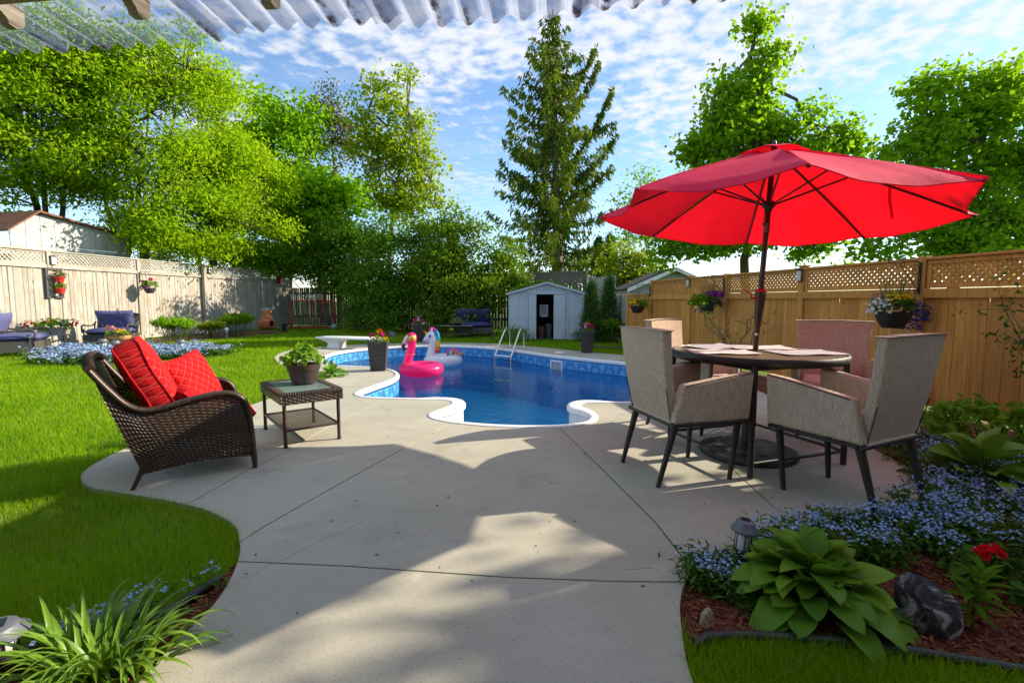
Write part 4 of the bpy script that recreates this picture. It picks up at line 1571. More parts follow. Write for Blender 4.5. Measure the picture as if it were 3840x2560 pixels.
shrub('lilac_shrub', 'lighter leafy shrub left of the metal shed above the loveseat', (-1.3, 17.4, 0), [bl(1700, 900, 17.3, 110, 90), bl(1800, 990, 17, 130, 100), bl(1720, 1060, 16.6, 110, 110), bl(1850, 1060, 16.8, 90, 80), bl(1760, 1150, 16.3, 100, 70), bl(1650, 1010, 17, 90, 90), bl(1900, 960, 17.4, 60, 80)], 0.11, LILACL, 600, 30, 0.23, 53, group=HG, wid=.7)
shrub('lilac_shrub', 'dark leafy shrub filling the low gap behind the back planter', (-2.6, 17.6, 0), [bl(1640, 1180, 16.6, 70, 50), bl(1480, 1190, 16.8, 60, 50), bl(1590, 1060, 17.3, 80, 80), bl(1330, 1230, 17.5, 60, 40)], 0.10, LILAC, 260, 24, 0.20, 54, group=HG, wid=.7)
shrub('lilac_shrub', 'dark hedge shrub behind the goal corner under the bright maple', (-8.6, 22.8, 0), [bl(1120, 960, 22, 110, 80), bl(1040, 980, 22, 100, 60), bl(1200, 920, 22, 90, 80), bl(960, 960, 21, 90, 60)], 0.14, LILAC, 420, 24, 0.30, 55, group=HG, wid=.7)


SG = 'understorey scrub behind the grey fence'
shrub('scrub_bush', 'sunlit leafy scrub just above the grey fence beside the white shed', (-12.6, 16.2, 0), [bl(560, 900, 15.8, 110, 70), bl(680, 930, 16.4, 110, 70), bl(500, 840, 15.6, 60, 60), bl(640, 850, 16.2, 110, 60)], 0.12, ASH, 330, 22, .24, 56, group=SG, wid=.45, twigs=70)
shrub('scrub_bush', 'darker leafy scrub above the grey fence near the chiminea', (-11.8, 20.3, 0), [bl(820, 960, 19.6, 110, 60), bl(930, 960, 20, 110, 60), bl(1040, 980, 20.6, 90, 60), bl(880, 900, 20, 120, 70)], 0.13, MAPLED, 330, 22, .26, 57, group=SG, wid=.5, twigs=80)


def peony(label, base, w, h, seed, group, mat=None, n=34):
    """bushy perennial: many bare stems carrying a flat-topped leafy head"""
    root = thing('peony_bush', label, 'shrub', base, 0, group)
    rr = random.Random(seed)
    mb = MB(); tops = []
    for k in range(n):
        a, q = rr.random() * 6.28, rr.random() ** .6
        b = Vector((math.cos(a) * q * w * .28, math.sin(a) * q * w * .22, -.03)); t = Vector((math.cos(a) * q * w * .5, math.sin(a) * q * w * .42, h * rr.uniform(.62, .85)))
        mb.tube([b, b.lerp(t, .5) + Vector((0, 0, .03)), t], [.007, .006, .004], 4, cap=False); tops.append(t)
    mb.obj('stems', leafmat('bush_stem', (0.10, 0.13, 0.03), (0.16, 0.18, 0.05), 0.1), root)['kind'] = 'stuff'
    r = np.random.default_rng(seed)
    cl = np.array([tuple(t) for t in tops] + [(t.x * rr.uniform(.6, 1.0), t.y * rr.uniform(.6, 1.0), t.z + h * rr.uniform(-.12, .12)) for t in tops for _ in range(3)])
    od = unit(cl * np.array([1, 1, .3]) + np.array([0, 0, .2]))
    make_leaves('foliage', root, mat or MAPLED, cl, od, 14, 0.055, 0.095, r, up=.7, wid=.4)
    return root


PG = 'bushes along the grey fence'
p = G(655, 1279); peony('wide leafy bush with bare stems left of the fence double post', (p.x, p.y, 0), 1.2, .70, 61, PG)
p = G(790, 1264); peony('small yellow-green bush in front of the fence double post', (p.x, p.y, 0), .85, .5, 62, PG, YELLG, 26)
p = G(885, 1258); peony('bushy green perennial left of the clay chiminea', (p.x, p.y, 0), 1.1, .74, 63, PG, None, 40)
p = G(2290, 1288); peony('low ferny green bush right of the tall far planter', (p.x, p.y + .3, 0), 1.0, .62, 64, PG, LILACL, 46)

# ================================================================ FURNITURE
def bev(o, w=0.01, seg=2, smooth=True):
    m = o.modifiers.new('Bevel', 'BEVEL')
    m.width, m.segments, m.limit_method, m.angle_limit = w, seg, 'ANGLE', RAD(35)
    if smooth:
        o.data.polygons.foreach_set('use_smooth', [True] * len(o.data.polygons))
        o.data.set_sharp_from_angle(angle=RAD(60))
    return o


def weave(mb, S, rows, cols, amp=0.0035, fillr=0.82, stakes=True):
    """woven strands over a surface S(u,v)->(point, normal); real gaps between strands"""
    ns = cols * 4
    for j in range(rows):
        v0, v1 = (j + 0.5 - fillr / 2) / rows, (j + 0.5 + fillr / 2) / rows
        vs, fs = [], []
        for i in range(ns + 1):
            u = i / ns
            o = amp * math.cos(math.pi * cols * u + math.pi * (j % 2))
            p0, n0 = S(u, v0); p1, n1 = S(u, v1)
            pm = (p0 + p1) / 2 + n0 * (o + amp * 0.55)
            vs += [p0 + n0 * o, pm, p1 + n1 * o]
        for i in range(ns):
            a = 3 * i
            fs += [(a, a + 3, a + 4, a + 1), (a + 1, a + 4, a + 5, a + 2)]
        mb.add(vs, fs)
    if stakes:
        for i in range(cols):
            u = (i + 0.5) / cols
            w = 0.30 / cols
            vs, fs = [], []
            for k in range(7):
                v = k / 6
                p, n = S(u - w, v); q, _ = S(u + w, v)
                vs += [p, q]
            fs = [(2 * k, 2 * k + 1, 2 * k + 3, 2 * k + 2) for k in range(6)]
            mb.add(vs, fs)


def wicker_mat():
    t = NT('dark_brown_wicker')
    v = t.coord('Object')
    n = t.noise(v, 55, 3, 0.6)
    b = t.noise(v, 9, 3, 0.6)
    c = t.ramp(n, [(0.3, (0.020, 0.012, 0.009)), (0.55, (0.055, 0.032, 0.022)), (0.8, (0.11, 0.064, 0.042))])
    c = t.mix(t.rng(b, 0.45, 0.7, 0, 0.5), c, (0.032, 0.022, 0.018))
    t.base(c).set(rough=0.42, spec=0.5)
    t.bump(t.noise(v, 260, 2), 0.25, 0.001)
    return t.m


WICK = M_('wick', wicker_mat)


def interp_curve(pts):
    P = [Vector(p) for p in pts]
    dense = catmull(P, 10, closed=False)
    L = [0.0]
    for a, b in zip(dense, dense[1:]):
        L.append(L[-1] + (b - a).length)

    def f(t):
        s = max(0, min(1, t)) * L[-1]
        for i in range(len(L) - 1):
            if s <= L[i + 1] or i == len(L) - 2:
                q = (s - L[i]) / max(1e-9, L[i + 1] - L[i])
                return dense[i].lerp(dense[i + 1], q)
    return f


def cushion(mb, w, d, t, n=14, p=3.2, pinch=0.06, M=None, seed=0, wrinkle=0.0):
    """soft pillow lying in XY, thickness along Z"""
    rr = random.Random(seed)
    ph = [rr.uniform(0, 6.28) for _ in range(6)]
    top, bot = [], []
    for j in range(n + 1):
        rt, rb = [], []
        for i in range(n + 1):
            x, y = 2 * i / n - 1, 2 * j / n - 1
            x2, y2 = math.copysign(abs(x) ** 0.8, x), math.copysign(abs(y) ** 0.8, y)
            h = max(0.0, (1 - abs(x2) ** p)) ** 0.5 * max(0.0, (1 - abs(y2) ** p)) ** 0.5
            k = 1 - pinch * (1 - abs(x2)) * (abs(y2) ** 2) - 0
            k2 = 1 - pinch * (1 - abs(y2)) * (abs(x2) ** 2)
            wr = wrinkle * (math.sin(7 * x + ph[0]) * math.sin(5 * y + ph[1]) + .6 * math.sin(13 * y + ph[2] + 4 * x)) * (0.3 + abs(x * y))
            px, py = x2 * w / 2 * k2, y2 * d / 2 * k
            rt.append(Vector((px, py, h * t / 2 + wr * (h > 0)))); rb.append(Vector((px, py, -h * t / 2)))
        top.append(rt); bot.append(rb)
    mb.grid(top, M=M); mb.grid([r[::-1] for r in bot], M=M)
    return mb


def quilt_mat(name, c, line, k, quilt=True):
    t = NT(name)
    v = t.coord('Object')
    n = t.noise(v, 5, 4, 0.6)
    base = t.ramp(n, [(0.3, tuple(x * 0.82 for x in c)), (0.7, tuple(min(1, x * 1.12) for x in c))])
    fab = t.noise(v, 220, 2, 0.7)
    h = t.math('MULTIPLY', fab, 0.15)
    if quilt:
        sp = t.node('ShaderNodeSeparateXYZ'); t.l.new(v, sp.inputs[0])
        def ln(a):
            f = t.math('ABSOLUTE', t.math('SUBTRACT', t.math('FRACT', t.math('MULTIPLY', a, k)), 0.5))
            return f
        a = ln(t.math('ADD', sp.outputs[0], sp.outputs[1])); b = ln(t.math('SUBTRACT', sp.outputs[0], sp.outputs[1]))
        mn = t.math('MINIMUM', a, b)
        base = t.mix(t.rng(mn, 0.015, 0.045, 0.75, 0.0), base, line)
        h = t.math('ADD', h, t.rng(mn, 0.0, 0.32))
        wr = t.noise(v, 26, 3, 0.6)
        h = t.math('ADD', h, t.math('MULTIPLY', wr, 0.35))
    else:
        h = t.math('ADD', h, t.noise(v, 14, 3, 0.6))
    t.base(base).set(rough=0.9, spec=0.1)
    t.bump(h, 0.55, 0.012)
    return t.m


REDQ = M_('redq', lambda: quilt_mat('red_quilted_fabric', (0.43, 0.010, 0.014), (0.60, 0.10, 0.07), 15.0))
REDF = M_('redf', lambda: quilt_mat('red_plain_fabric', (0.40, 0.009, 0.014), (0.6, 0.1, 0.1), 1.0, False))

# ---------------------------------------------------------------- wicker armchair by the lawn
CH_A = math.atan2(0.588, 0.809)
CHW = 0.70
chair = thing('wicker_armchair', 'dark brown woven wicker armchair with red cushions at the lawn edge', 'armchair', (-2.305, 2.838, 0), CH_A)
Tc = interp_curve([(-0.168, 0, 0.745), (-0.09, 0, 0.625), (-0.01, 0, 0.525), (0.07, 0, 0.482), (0.17, 0, 0.488), (0.324, 0, 0.522), (0.46, 0, 0.541), (0.555, 0, 0.525), (0.612, 0, 0.468), (0.636, 0, 0.36)])
Bc = interp_curve([(0.045, 0, 0.085), (0.2, 0, 0.10), (0.35, 0, 0.108), (0.5, 0, 0.105), (0.642, 0, 0.085)])
for side in (0, 1):
    yy = 0.0 if side == 0 else CHW

    def S(u, v, yy=yy, side=side):
        b, t_ = Bc(u), Tc(u)
        # flatten parameter so that rows run level: left edge follows the raked back
        p = b.lerp(t_, v)
        bulge = math.sin(math.pi * v) * 0.02
        return Vector((p.x, yy + (-bulge if side == 0 else bulge), p.z)), Vector((0, -1 if side == 0 else 1, 0))
    mb = MB(); weave(mb, S, 40, 26, 0.0036, 1.02)
    o = mb.obj('woven_side', WICK, chair, 70); o['kind'] = 'stuff'
    mb = MB()
    pts = [Tc(i / 34) for i in range(35)] + [Vector((0.648, 0, 0.24)), Vector((0.652, 0, 0.10))]
    for k, q in enumerate((-0.013, 0.013)):
        mb.tube([(p.x, yy + q, p.z) for p in pts], 0.0165, 8)
    for i in range(90):           # binding strand wound round the rim
        t0 = i / 90
        p = Tc(t0); d = (Tc(min(1, t0 + 0.01)) - Tc(max(0, t0 - 0.01))).normalized()
        n_ = Vector((-d.z, 0, d.x))
        if n_.z < 0:
            n_ = -n_
        ring = [p + d * 0.0 + n_ * math.sin(a) * 0.0205 + Vector((0, math.cos(a) * 0.033, 0)) for a in [2 * math.pi * k / 10 for k in range(10)]]
        ring2 = [q + d * 0.0052 for q in ring]
        mb.grid([[(q.x, q.y + yy, q.z) for q in ring], [(q.x, q.y + yy, q.z) for q in ring2]], close_u=True)
    mb.obj('arm_rim', WICK, chair, 60)
    mb = MB(); mb.tube([(-0.012, yy, 0.0), (0.03, yy, 0.09), (0.068, yy, 0.21)], [0.012, 0.017, 0.018], 8); mb.obj('leg', WICK, chair, 60)
    mb = MB(); mb.tube([(0.656, yy, 0.0), (0.655, yy, 0.03), (0.65, yy, 0.13)], [0.014, 0.017, 0.021], 8); mb.obj('leg', WICK, chair, 60)


def Sb(u, v):
    z = 0.20 + v * 0.555
    x = 0.07 - v * 0.235 - 0.02 * math.sin(math.pi * v)
    y = CHW * u + (u - 0.5) * 0.03 * v
    crest = 0.045 * math.sin(math.pi * u) * v
    return Vector((x - 0.03 * math.sin(math.pi * u), y, z + crest)), Vector((-0.92, 0, -0.38))


mb = MB(); weave(mb, Sb, 42, 28, 0.0036, 1.02); mb.obj('woven_back', WICK, chair, 70)['kind'] = 'stuff'
mb = MB(); mb.tube([Sb(i / 20, 1.0)[0] for i in range(21)], 0.026, 8)
for i in range(60):
    p = Sb((i + .5) / 60, 1.0)[0]
    mb.lathe([(0.029, -0.004), (0.029, 0.004)], 10, Matrix.Translation(p) @ Matrix.Rotation(RAD(90), 4, 'X'), cap=False)
mb.obj('back_rim', WICK, chair, 60)
mb = MB(); weave(mb, lambda u, v: (Vector((0.642 + 0.012 * math.sin(math.pi * u), CHW * u, 0.085 + v * 0.2)), Vector((1, 0, 0))), 14, 28, 0.0036, 1.02); mb.obj('woven_front', WICK, chair, 70)['kind'] = 'stuff'
mb = MB(); mb.box((0.34, CHW / 2, 0.275), (0.56, CHW - 0.06, 0.02)); mb.obj('seat_deck', BLACK, chair)
mb = MB(); cushion(mb, 0.62, CHW - 0.07, 0.17, 16, 7, 0.0, seed=3, wrinkle=0.002)
sc_ = mb.obj('seat_cushion', REDF, smooth=60); sc_.matrix_world = Mrot((-2.305, 2.838, 0), CH_A) @ Mrot((0.375, CHW / 2, 0.372))
tag(sc_, 'flat red seat cushion on the brown wicker armchair', 'cushion')


def pillow(label, lx, ly, lz, w, d, t, rot, mat, seed, piping=True, p=3.2):
    root = thing('throw_pillow', label, 'pillow', (0, 0, 0))
    root.matrix_world = Mrot((-2.305, 2.838, 0), CH_A) @ Matrix.Translation((lx, ly, lz)) @ rot
    mb = MB(); cushion(mb, w, d, t, 20, p, 0.07, seed=seed, wrinkle=0.0028); mb.obj('pillow_body', mat, root, 70)
    if piping:
        mb = MB(); pts = []
        n = 15
        for k in range(4):
            for i in range(n):
                s_ = 2 * i / n - 1
                s2 = math.copysign(abs(s_) ** 0.8, s_)
                kk = 1 - 0.07 * (1 - abs(s2))
                q = [(s2 * w / 2, -d / 2 * kk), (w / 2 * kk, s2 * d / 2), (-s2 * w / 2, d / 2 * kk), (-w / 2 * kk, -s2 * d / 2)][k]
                pts.append((q[0], q[1], 0))
        mb.tube(pts, 0.006, 6, closed=True); mb.obj('piping', REDF, root, 60)
    return root


# big boxed back cushion, standing against the raked back (local X = chair width, Y = up)
def boxed_cushion():
    root = thing('back_cushion', 'large red boxed back cushion with piping on the wicker armchair', 'cushion')
    # local: x across, y up, z forward
    B = Matrix(((0, 0, 1, 0), (1, 0, 0, 0), (0, 1, 0, 0), (0, 0, 0, 1)))
    root.matrix_world = Mrot((-2.305, 2.838, 0), CH_A) @ Matrix.Translation((0.095, 0.30, 0.645)) @ Matrix.Rotation(RAD(-24), 4, 'Y') @ B
    w, h, t = 0.50, 0.52, 0.17
    mb = MB()
    n = 18
    def face(z0, sgn):
        rows = []
        for j in range(n + 1):
            r_ = []
            for i in range(n + 1):
                x, y = 2 * i / n - 1, 2 * j / n - 1
                rr_ = 0.86
                k = 1.0 / max(1.0, (abs(x) ** 7 + abs(y) ** 7) ** (1 / 7))
                hh = (1 - abs(x * k) ** 3) ** .6 * (1 - abs(y * k) ** 3) ** .6
                r_.append(Vector((x * k * w / 2, y * k * h / 2, z0 + sgn * hh * 0.055 + .003 * math.sin(9 * x + 5 * y))))
            rows.append(r_)
        return rows
    mb.grid(face(t / 2 - 0.03, 1)); mb.grid([r[::-1] for r in face(-t / 2 + 0.03, -1)])
    f1, f2 = face(t / 2 - 0.03, 1), face(-t / 2 + 0.03, -1)
    rim = lambda f: f[0] + [r[-1] for r in f[1:]] + f[-1][-2::-1] + [r[0] for r in f[-2:0:-1]]
    r1, r2 = rim(f1), rim(f2)
    mid = [(a + b) / 2 * 1.0 + Vector((a.x, a.y, 0)).normalized() * 0.012 for a, b in zip(r1, r2)]
    mb.grid([r2, mid, r1], close_u=True)
    mb.obj('cushion_body', REDQ, root, 75)
    for rr_ in (r1, r2):
        mb = MB(); mb.tube(rr_, 0.0065, 6, closed=True); mb.obj('piping', REDF, root, 60)
    return root


boxed_cushion()
pillow('square red diamond-quilted pillow leaning on the far arm of the wicker chair', 0.34, 0.47, 0.585, 0.40, 0.37, 0.15,
       Matrix.Rotation(RAD(-42), 4, 'Z') @ Matrix.Rotation(RAD(-24), 4, 'Y') @ Matrix(((0, 0, 1, 0), (1, 0, 0, 0), (0, 1, 0, 0), (0, 0, 0, 1))) @ Matrix.Rotation(RAD(10), 4, 'Z'), REDQ, 5)
pillow('small red pillow tucked low behind the near wicker arm', 0.315, 0.19, 0.475, 0.27, 0.25, 0.13,
       Matrix.Rotation(RAD(20), 4, 'Z') @ Matrix.Rotation(RAD(-48), 4, 'Y') @ Matrix(((0, 0, 1, 0), (1, 0, 0, 0), (0, 1, 0, 0), (0, 0, 0, 1))), REDF, 6)

# ---------------------------------------------------------------- wicker side table
TA = math.atan2(0.254, 0.317)
L1, L2, TZ = 0.425, 0.70, 0.425
st = thing('side_table', 'small dark wicker side table with glass top beside the armchair', 'table', (-1.768, 3.66, 0), TA)
for x in (0, L1 - .01):
    for y in (0, L2):
        mb = MB(); mb.tube([(x, y, 0.012), (x, y, TZ - 0.02)], 0.0145, 10); mb.tube([(x, y, 0.0), (x, y, 0.014)], 0.018, 10); mb.obj('leg', WICK, st, 60)
e = 0.022
mb = MB()
for (a, b, nn) in (((-e, -e), (L1 + e, -e), (0, -1)), ((L1 + e, -e), (L1 + e, L2 + e), (1, 0)), ((L1 + e, L2 + e), (-e, L2 + e), (0, 1)), ((-e, L2 + e), (-e, -e), (-1, 0))):
    a, b = Vector((a[0], a[1], 0)), Vector((b[0], b[1], 0))
    weave(mb, lambda u, v, a=a, b=b, nn=nn: (a.lerp(b, u) + Vector((0, 0, TZ - 0.085 + v * 0.062)), Vector((nn[0], nn[1], 0))), 5, max(6, int((b - a).length / 0.03)), 0.0035, 0.9)
mb.obj('woven_apron', WICK, st, 70)['kind'] = 'stuff'
mb = MB()
for c_, d_ in (((L1 / 2, -e + 0.02, TZ - 0.008), (L1 + 2 * e + .015, 0.052, 0.03)), ((L1 / 2, L2 + e - 0.02, TZ - 0.008), (L1 + 2 * e + .015, 0.052, 0.03)), ((-e + 0.02, L2 / 2, TZ - 0.009), (0.052, L2 - 0.02, 0.028)), ((L1 + e - 0.02, L2 / 2, TZ - 0.009), (0.052, L2 - 0.02, 0.028))):
    mb.box(c_, d_, b=0.011)
for i in range(26):
    for y in (-e + .02, L2 + e - .02):
        mb.box((-e + (i + .5) * (L1 + 2 * e) / 26, y, TZ - 0.008), (0.0115, 0.056, 0.034), b=0.004)
for i in range(40):
    for x in (-e + .02, L1 + e - .02):
        mb.box((x, 0.03 + (i + .5) * (L2 - .06) / 40, TZ - 0.009), (0.056, 0.0115, 0.032), b=0.004)
mb.obj('top_frame', WICK, st, 50)
mb = MB()
weave(mb, lambda u, v: (Vector((u * (L1 - .02) + .005, v * L2, 0.135)), Vector((0, 0, 1))), 34, 22, 0.002, 0.72)
mb.obj('woven_shelf', WICK, st, 70)['kind'] = 'stuff'
mb = MB()
for a, b in (((0, 0), (L1 - .01, 0)), ((0, L2), (L1 - .01, L2)), ((0, 0), (0, L2)), ((L1 - .01, 0), (L1 - .01, L2))):
    mb.tube([(a[0], a[1], 0.135), (b[0], b[1], 0.135)], 0.010, 6)
mb.obj('shelf_rim', WICK, st, 60)


def glass_mat():
    t = NT('frosted_table_glass')
    v = t.coord()
    t.base((0.30, 0.42, 0.40)).set(rough=0.12, spec=0.6)
    t.b.inputs['Coat Weight'].default_value = 0.6
    t.bump(t.noise(v, 60, 3), 0.15, 0.002)
    tr = t.node('ShaderNodeBsdfTransparent'); tr.inputs['Color'].default_value = (0.75, 0.86, 0.84, 1)
    ms = t.node('ShaderNodeMixShader'); ms.inputs[0].default_value = 0.25
    t.l.new(t.b.outputs[0], ms.inputs[1]); t.l.new(tr.outputs[0], ms.inputs[2]); t.l.new(ms.outputs[0], t.out.inputs['Surface'])
    return t.m


GLASS = M_('glass', glass_mat)
mb = MB(); mb.box((L1 / 2, L2 / 2, TZ - 0.004), (L1 - 0.02, L2 - 0.02, 0.006)); mb.obj('glass_top', GLASS, st)

# ---------------------------------------------------------------- dining chairs
def dining_chair():
    root = thing('dining_chair', 'x', 'chair', (0, 0, 0), 0, 'taupe sling dining chairs at the round table')
    for sx in (-1, 1):
        mb = MB(); mb.tube([(sx * .225, .185, 0.0), (sx * .24, .22, .385)], [.0145, .023], 10); mb.obj('leg', BLACK, root, 60)
        mb = MB(); mb.tube([(sx * .235, -.335, 0.0), (sx * .24, -.23, .385)], [.0145, .024], 10); mb.obj('leg', BLACK, root, 60)
    mb = MB()
    for c_, d_ in (((0, .255, .388), (.57, .03, .022)), ((0, -.262, .388), (.57, .03, .022)), ((-.272, 0, .388), (.028, .49, .02)), ((.272, 0, .388), (.028, .49, .02))):
        mb.box(c_, d_, b=.005)
    mb.obj('seat_frame', BLACK, root)
    for sx in (-1, 1):
        mb = MB()
        out = [(.272, .402), (.285, .705), (.16, .694), (-.10, .655), (-.215, .640), (-.272, .402)]
        n = len(out)
        x0, x1 = sx * .232, sx * .287
        mb.v = [(x0, y, z) for y, z in out] + [(x1 + sx * .012 * (z > .6), y, z) for y, z in out]
        mb.f = [tuple(range(n)), tuple(range(2 * n - 1, n - 1, -1))] + [(i, n + i, n + (i + 1) % n, (i + 1) % n) for i in range(n)]
        a_ = bev(mb.obj('arm', SLING, root), .016, 3)
        mb = MB(); mb.tube([(x1 + sx * .0145, y, z + .002) for y, z in [(.27, .70), (.16, .689), (-.10, .65), (-.205, .634)]], .0035, 5); mb.obj('seam', BLACKP, a_)
    # reclined, gently dished back
    rows_f, rows_b = [], []
    for j in range(11):
        v = j / 10
        z = .40 + v * .57
        y = -.225 - .095 * v - .012 * math.sin(math.pi * v)
        rf_, rb_ = [], []
        for i in range(9):
            u = 2 * i / 8 - 1
            x = u * (.235 + .045 * v)
            dish = -.020 * (1 - u * u) * v
            crown_ = .008 * math.cos(u * 1.4) * (v > .95)
            rf_.append((x, y + dish + .026, z + crown_)); rb_.append((x, y + dish - .034, z + crown_))
        rows_f.append(rf_); rows_b.append(rb_)
    mb = MB()
    loop = [rf_ + rb_[::-1] for rf_, rb_ in zip(rows_f, rows_b)]
    mb.grid(loop, close_u=True)
    mb.f.append(tuple(range(18))); mb.f.append(tuple(range(10 * 18 + 17, 10 * 18 - 1, -1)))
    bk_ = bev(mb.obj('backrest', SLING, root), .012, 3)
    for sx in (-1, 1):
        mb = MB(); mb.tube([(sx * (.238 + .045 * v), -.225 - .095 * v - .012 * math.sin(math.pi * v) - .037, .40 + v * .57) for v in [k / 8 for k in range(4)]], .003, 5); mb.obj('seam', BLACKP, bk_)
    mb = MB(); mb.box((0, .015, .450), (.46, .49, .10), b=.03); mb.obj('seat', SLING, root, 50)
    return root


dc = dining_chair()
for k, (x, y, ang, lab) in enumerate(((1.171, 3.185, 14, 'taupe fabric dining chair left of the table, back towards the pool'), (1.943, 2.775, 116, 'taupe fabric dining chair nearest the flower bed, its back to the camera'),
                                      (1.66, 4.30, -48, 'sunlit taupe dining chair on the pool side beyond the table'), (2.68, 3.97, -122, 'taupe dining chair with wide shaded back nearest the cedar fence'))):
    o = dc if k == 0 else copy_tree(dc)
    o.location = (x, y, 0); o.rotation_euler = (0, 0, RAD(ang - 90)); o['label'] = lab

# ---------------------------------------------------------------- round table
TX, TY, TTZ = 1.80, 3.535, 0.782
tb = thing('dining_table', 'round black-rimmed patio table under the red umbrella', 'table', (TX, TY, 0))
mb = MB(); mb.lathe([(.53, TTZ - .055), (.57, TTZ - .058), (.588, TTZ - .045), (.592, TTZ - .015), (.582, TTZ - .001), (.567, TTZ - .001), (.562, TTZ - .008), (.557, TTZ - .03)], 64); mb.obj('table_rim', BLACK, tb, 50)


def tabletop_mat():
    t = NT('smoked_table_glass')
    v = t.coord()
    n = t.noise(v, 30, 4, .6)
    t.base(t.ramp(n, [(.3, (.14, .10, .07)), (.7, (.24, .18, .125))])).set(rough=.22, spec=.6)
    t.bump(t.noise(v, 120, 2), .1, .001)
    return t.m


mb = MB(); mb.lathe([(0.03, TTZ - .012), (.564, TTZ - .012), (.564, TTZ - .004), (0.03, TTZ - .004), (0.03, TTZ - .012)], 64, cap=False); mb.obj('table_top', tabletop_mat(), tb)
vx, vy = 1.529 - TX, 2.991 - TY
feet = [(vx, vy), (-vy, vx), (-vx, -vy), (vy, -vx)]
feet = [(a * .96, b * .96) for a, b in feet]
for (a, b) in feet:
    mb = MB(); mb.tube([(a, b, 0.006), (a, b, .36), (a * .98, b * .98, TTZ - .05)], [.019, .021, .021], 10); lg = mb.obj('leg', BLACK, tb, 60)
    mb = MB(); mb.tube([(a, b, 0), (a, b, .018)], .0165, 10); mb.obj('glide', LAMPGL, lg)
for i in range(4):
    a, b = feet[i], feet[(i + 1) % 4]
    mb = MB(); mb.tube([(a[0], a[1], .10), (b[0], b[1], .10)], .011, 8); mb.obj('stretcher', BLACK, tb, 60)
    mb = MB(); mb.tube([(a[0] * .98, a[1] * .98, TTZ - .07), (b[0] * .98, b[1] * .98, TTZ - .07)], .010, 8); mb.obj('apron_bar', BLACK, tb, 60)
MATW = weave_mat('white_woven_placemat', (0.50, 0.50, 0.49), (0.74, 0.74, 0.72), 160)
MATG = weave_mat('grey_woven_placemat', (0.34, 0.36, 0.40), (0.55, 0.57, 0.60), 160)
for (dx_, dy_, rz, m_, lab) in ((-.30, -.12, -4, MATW, 'white woven placemat at the left near side of the round table'), (-.17, .27, 28, MATG, 'pale grey placemat at the far left of the round table'),
                                (.13, .19, -6, MATW, 'white woven placemat at the far right of the round table'), (.27, -.17, 3, MATG, 'grey placemat at the right near side of the round table')):
    mb = MB()
    rows = []
    for j in range(5):
        rows.append([Vector((-.22 + .44 * i / 8, -.15 + .3 * j / 4, .004 + .0025 * math.sin(i * 1.3 + j + dx_ * 9) + (.006 if i == 8 and j == 4 else 0))) for i in range(9)])
    mb.grid(rows); mb.grid([[p - Vector((0, 0, .003)) for p in r[::-1]] for r in rows])
    o = mb.obj('placemat', m_, smooth=60, loc=(TX + dx_, TY + dy_, TTZ + .001)); o.rotation_euler = (0, 0, RAD(rz)); tag(o, lab, 'placemat', 'placemats on the round table')

# ---------------------------------------------------------------- umbrella
def canvas():
    t = NT('red_umbrella_canvas')
    v = t.coord()
    n = t.noise(v, 4, 4, .6)
    f = t.noise(v, 300, 2, .7)
    c = t.ramp(n, [(.3, (.72, .022, .085)), (.7, (.88, .032, .115))])
    t.base(c).set(rough=.75, spec=.25)
    nm = t.bump(t.math('ADD', t.noise(v, 9, 3, .6), t.math('MULTIPLY', f, .2)), .35, .02)
    tr = t.node('ShaderNodeBsdfTranslucent'); tr.inputs['Color'].default_value = (.92, .004, .008, 1)
    ms = t.node('ShaderNodeMixShader'); ms.inputs[0].default_value = .34
    t.l.new(t.b.outputs[0], ms.inputs[1]); t.l.new(tr.outputs[0], ms.inputs[2]); t.l.new(ms.outputs[0], t.out.inputs['Surface'])
    return t.m


CANV = M_('canvas', canvas)
ub0 = Vector((1.781, 3.560, 0)); ubA = Vector((1.920, 3.620, 2.251))
ux = (ubA - ub0); UL = ux.length; ux.normalize()
umb = thing('patio_umbrella', 'open red market umbrella with dark bronze pole over the dining table', 'umbrella')
umb.rotation_mode = 'QUATERNION'
umb.rotation_quaternion = Vector((0, 0, 1)).rotation_difference(ux)
umb.location = ub0
RU, HU = 1.235, 0.485
ZR = UL - HU                       # height of rim plane along the pole
PH = RAD(160.4 - 45 * 4)


def rib_pt(k, t, dz=0.0):
    a = PH + k * math.pi / 4
    r = RU * t
    z = ZR + HU * (1 - t ** 1.12) + dz
    return Vector((r * math.cos(a), r * math.sin(a), z))


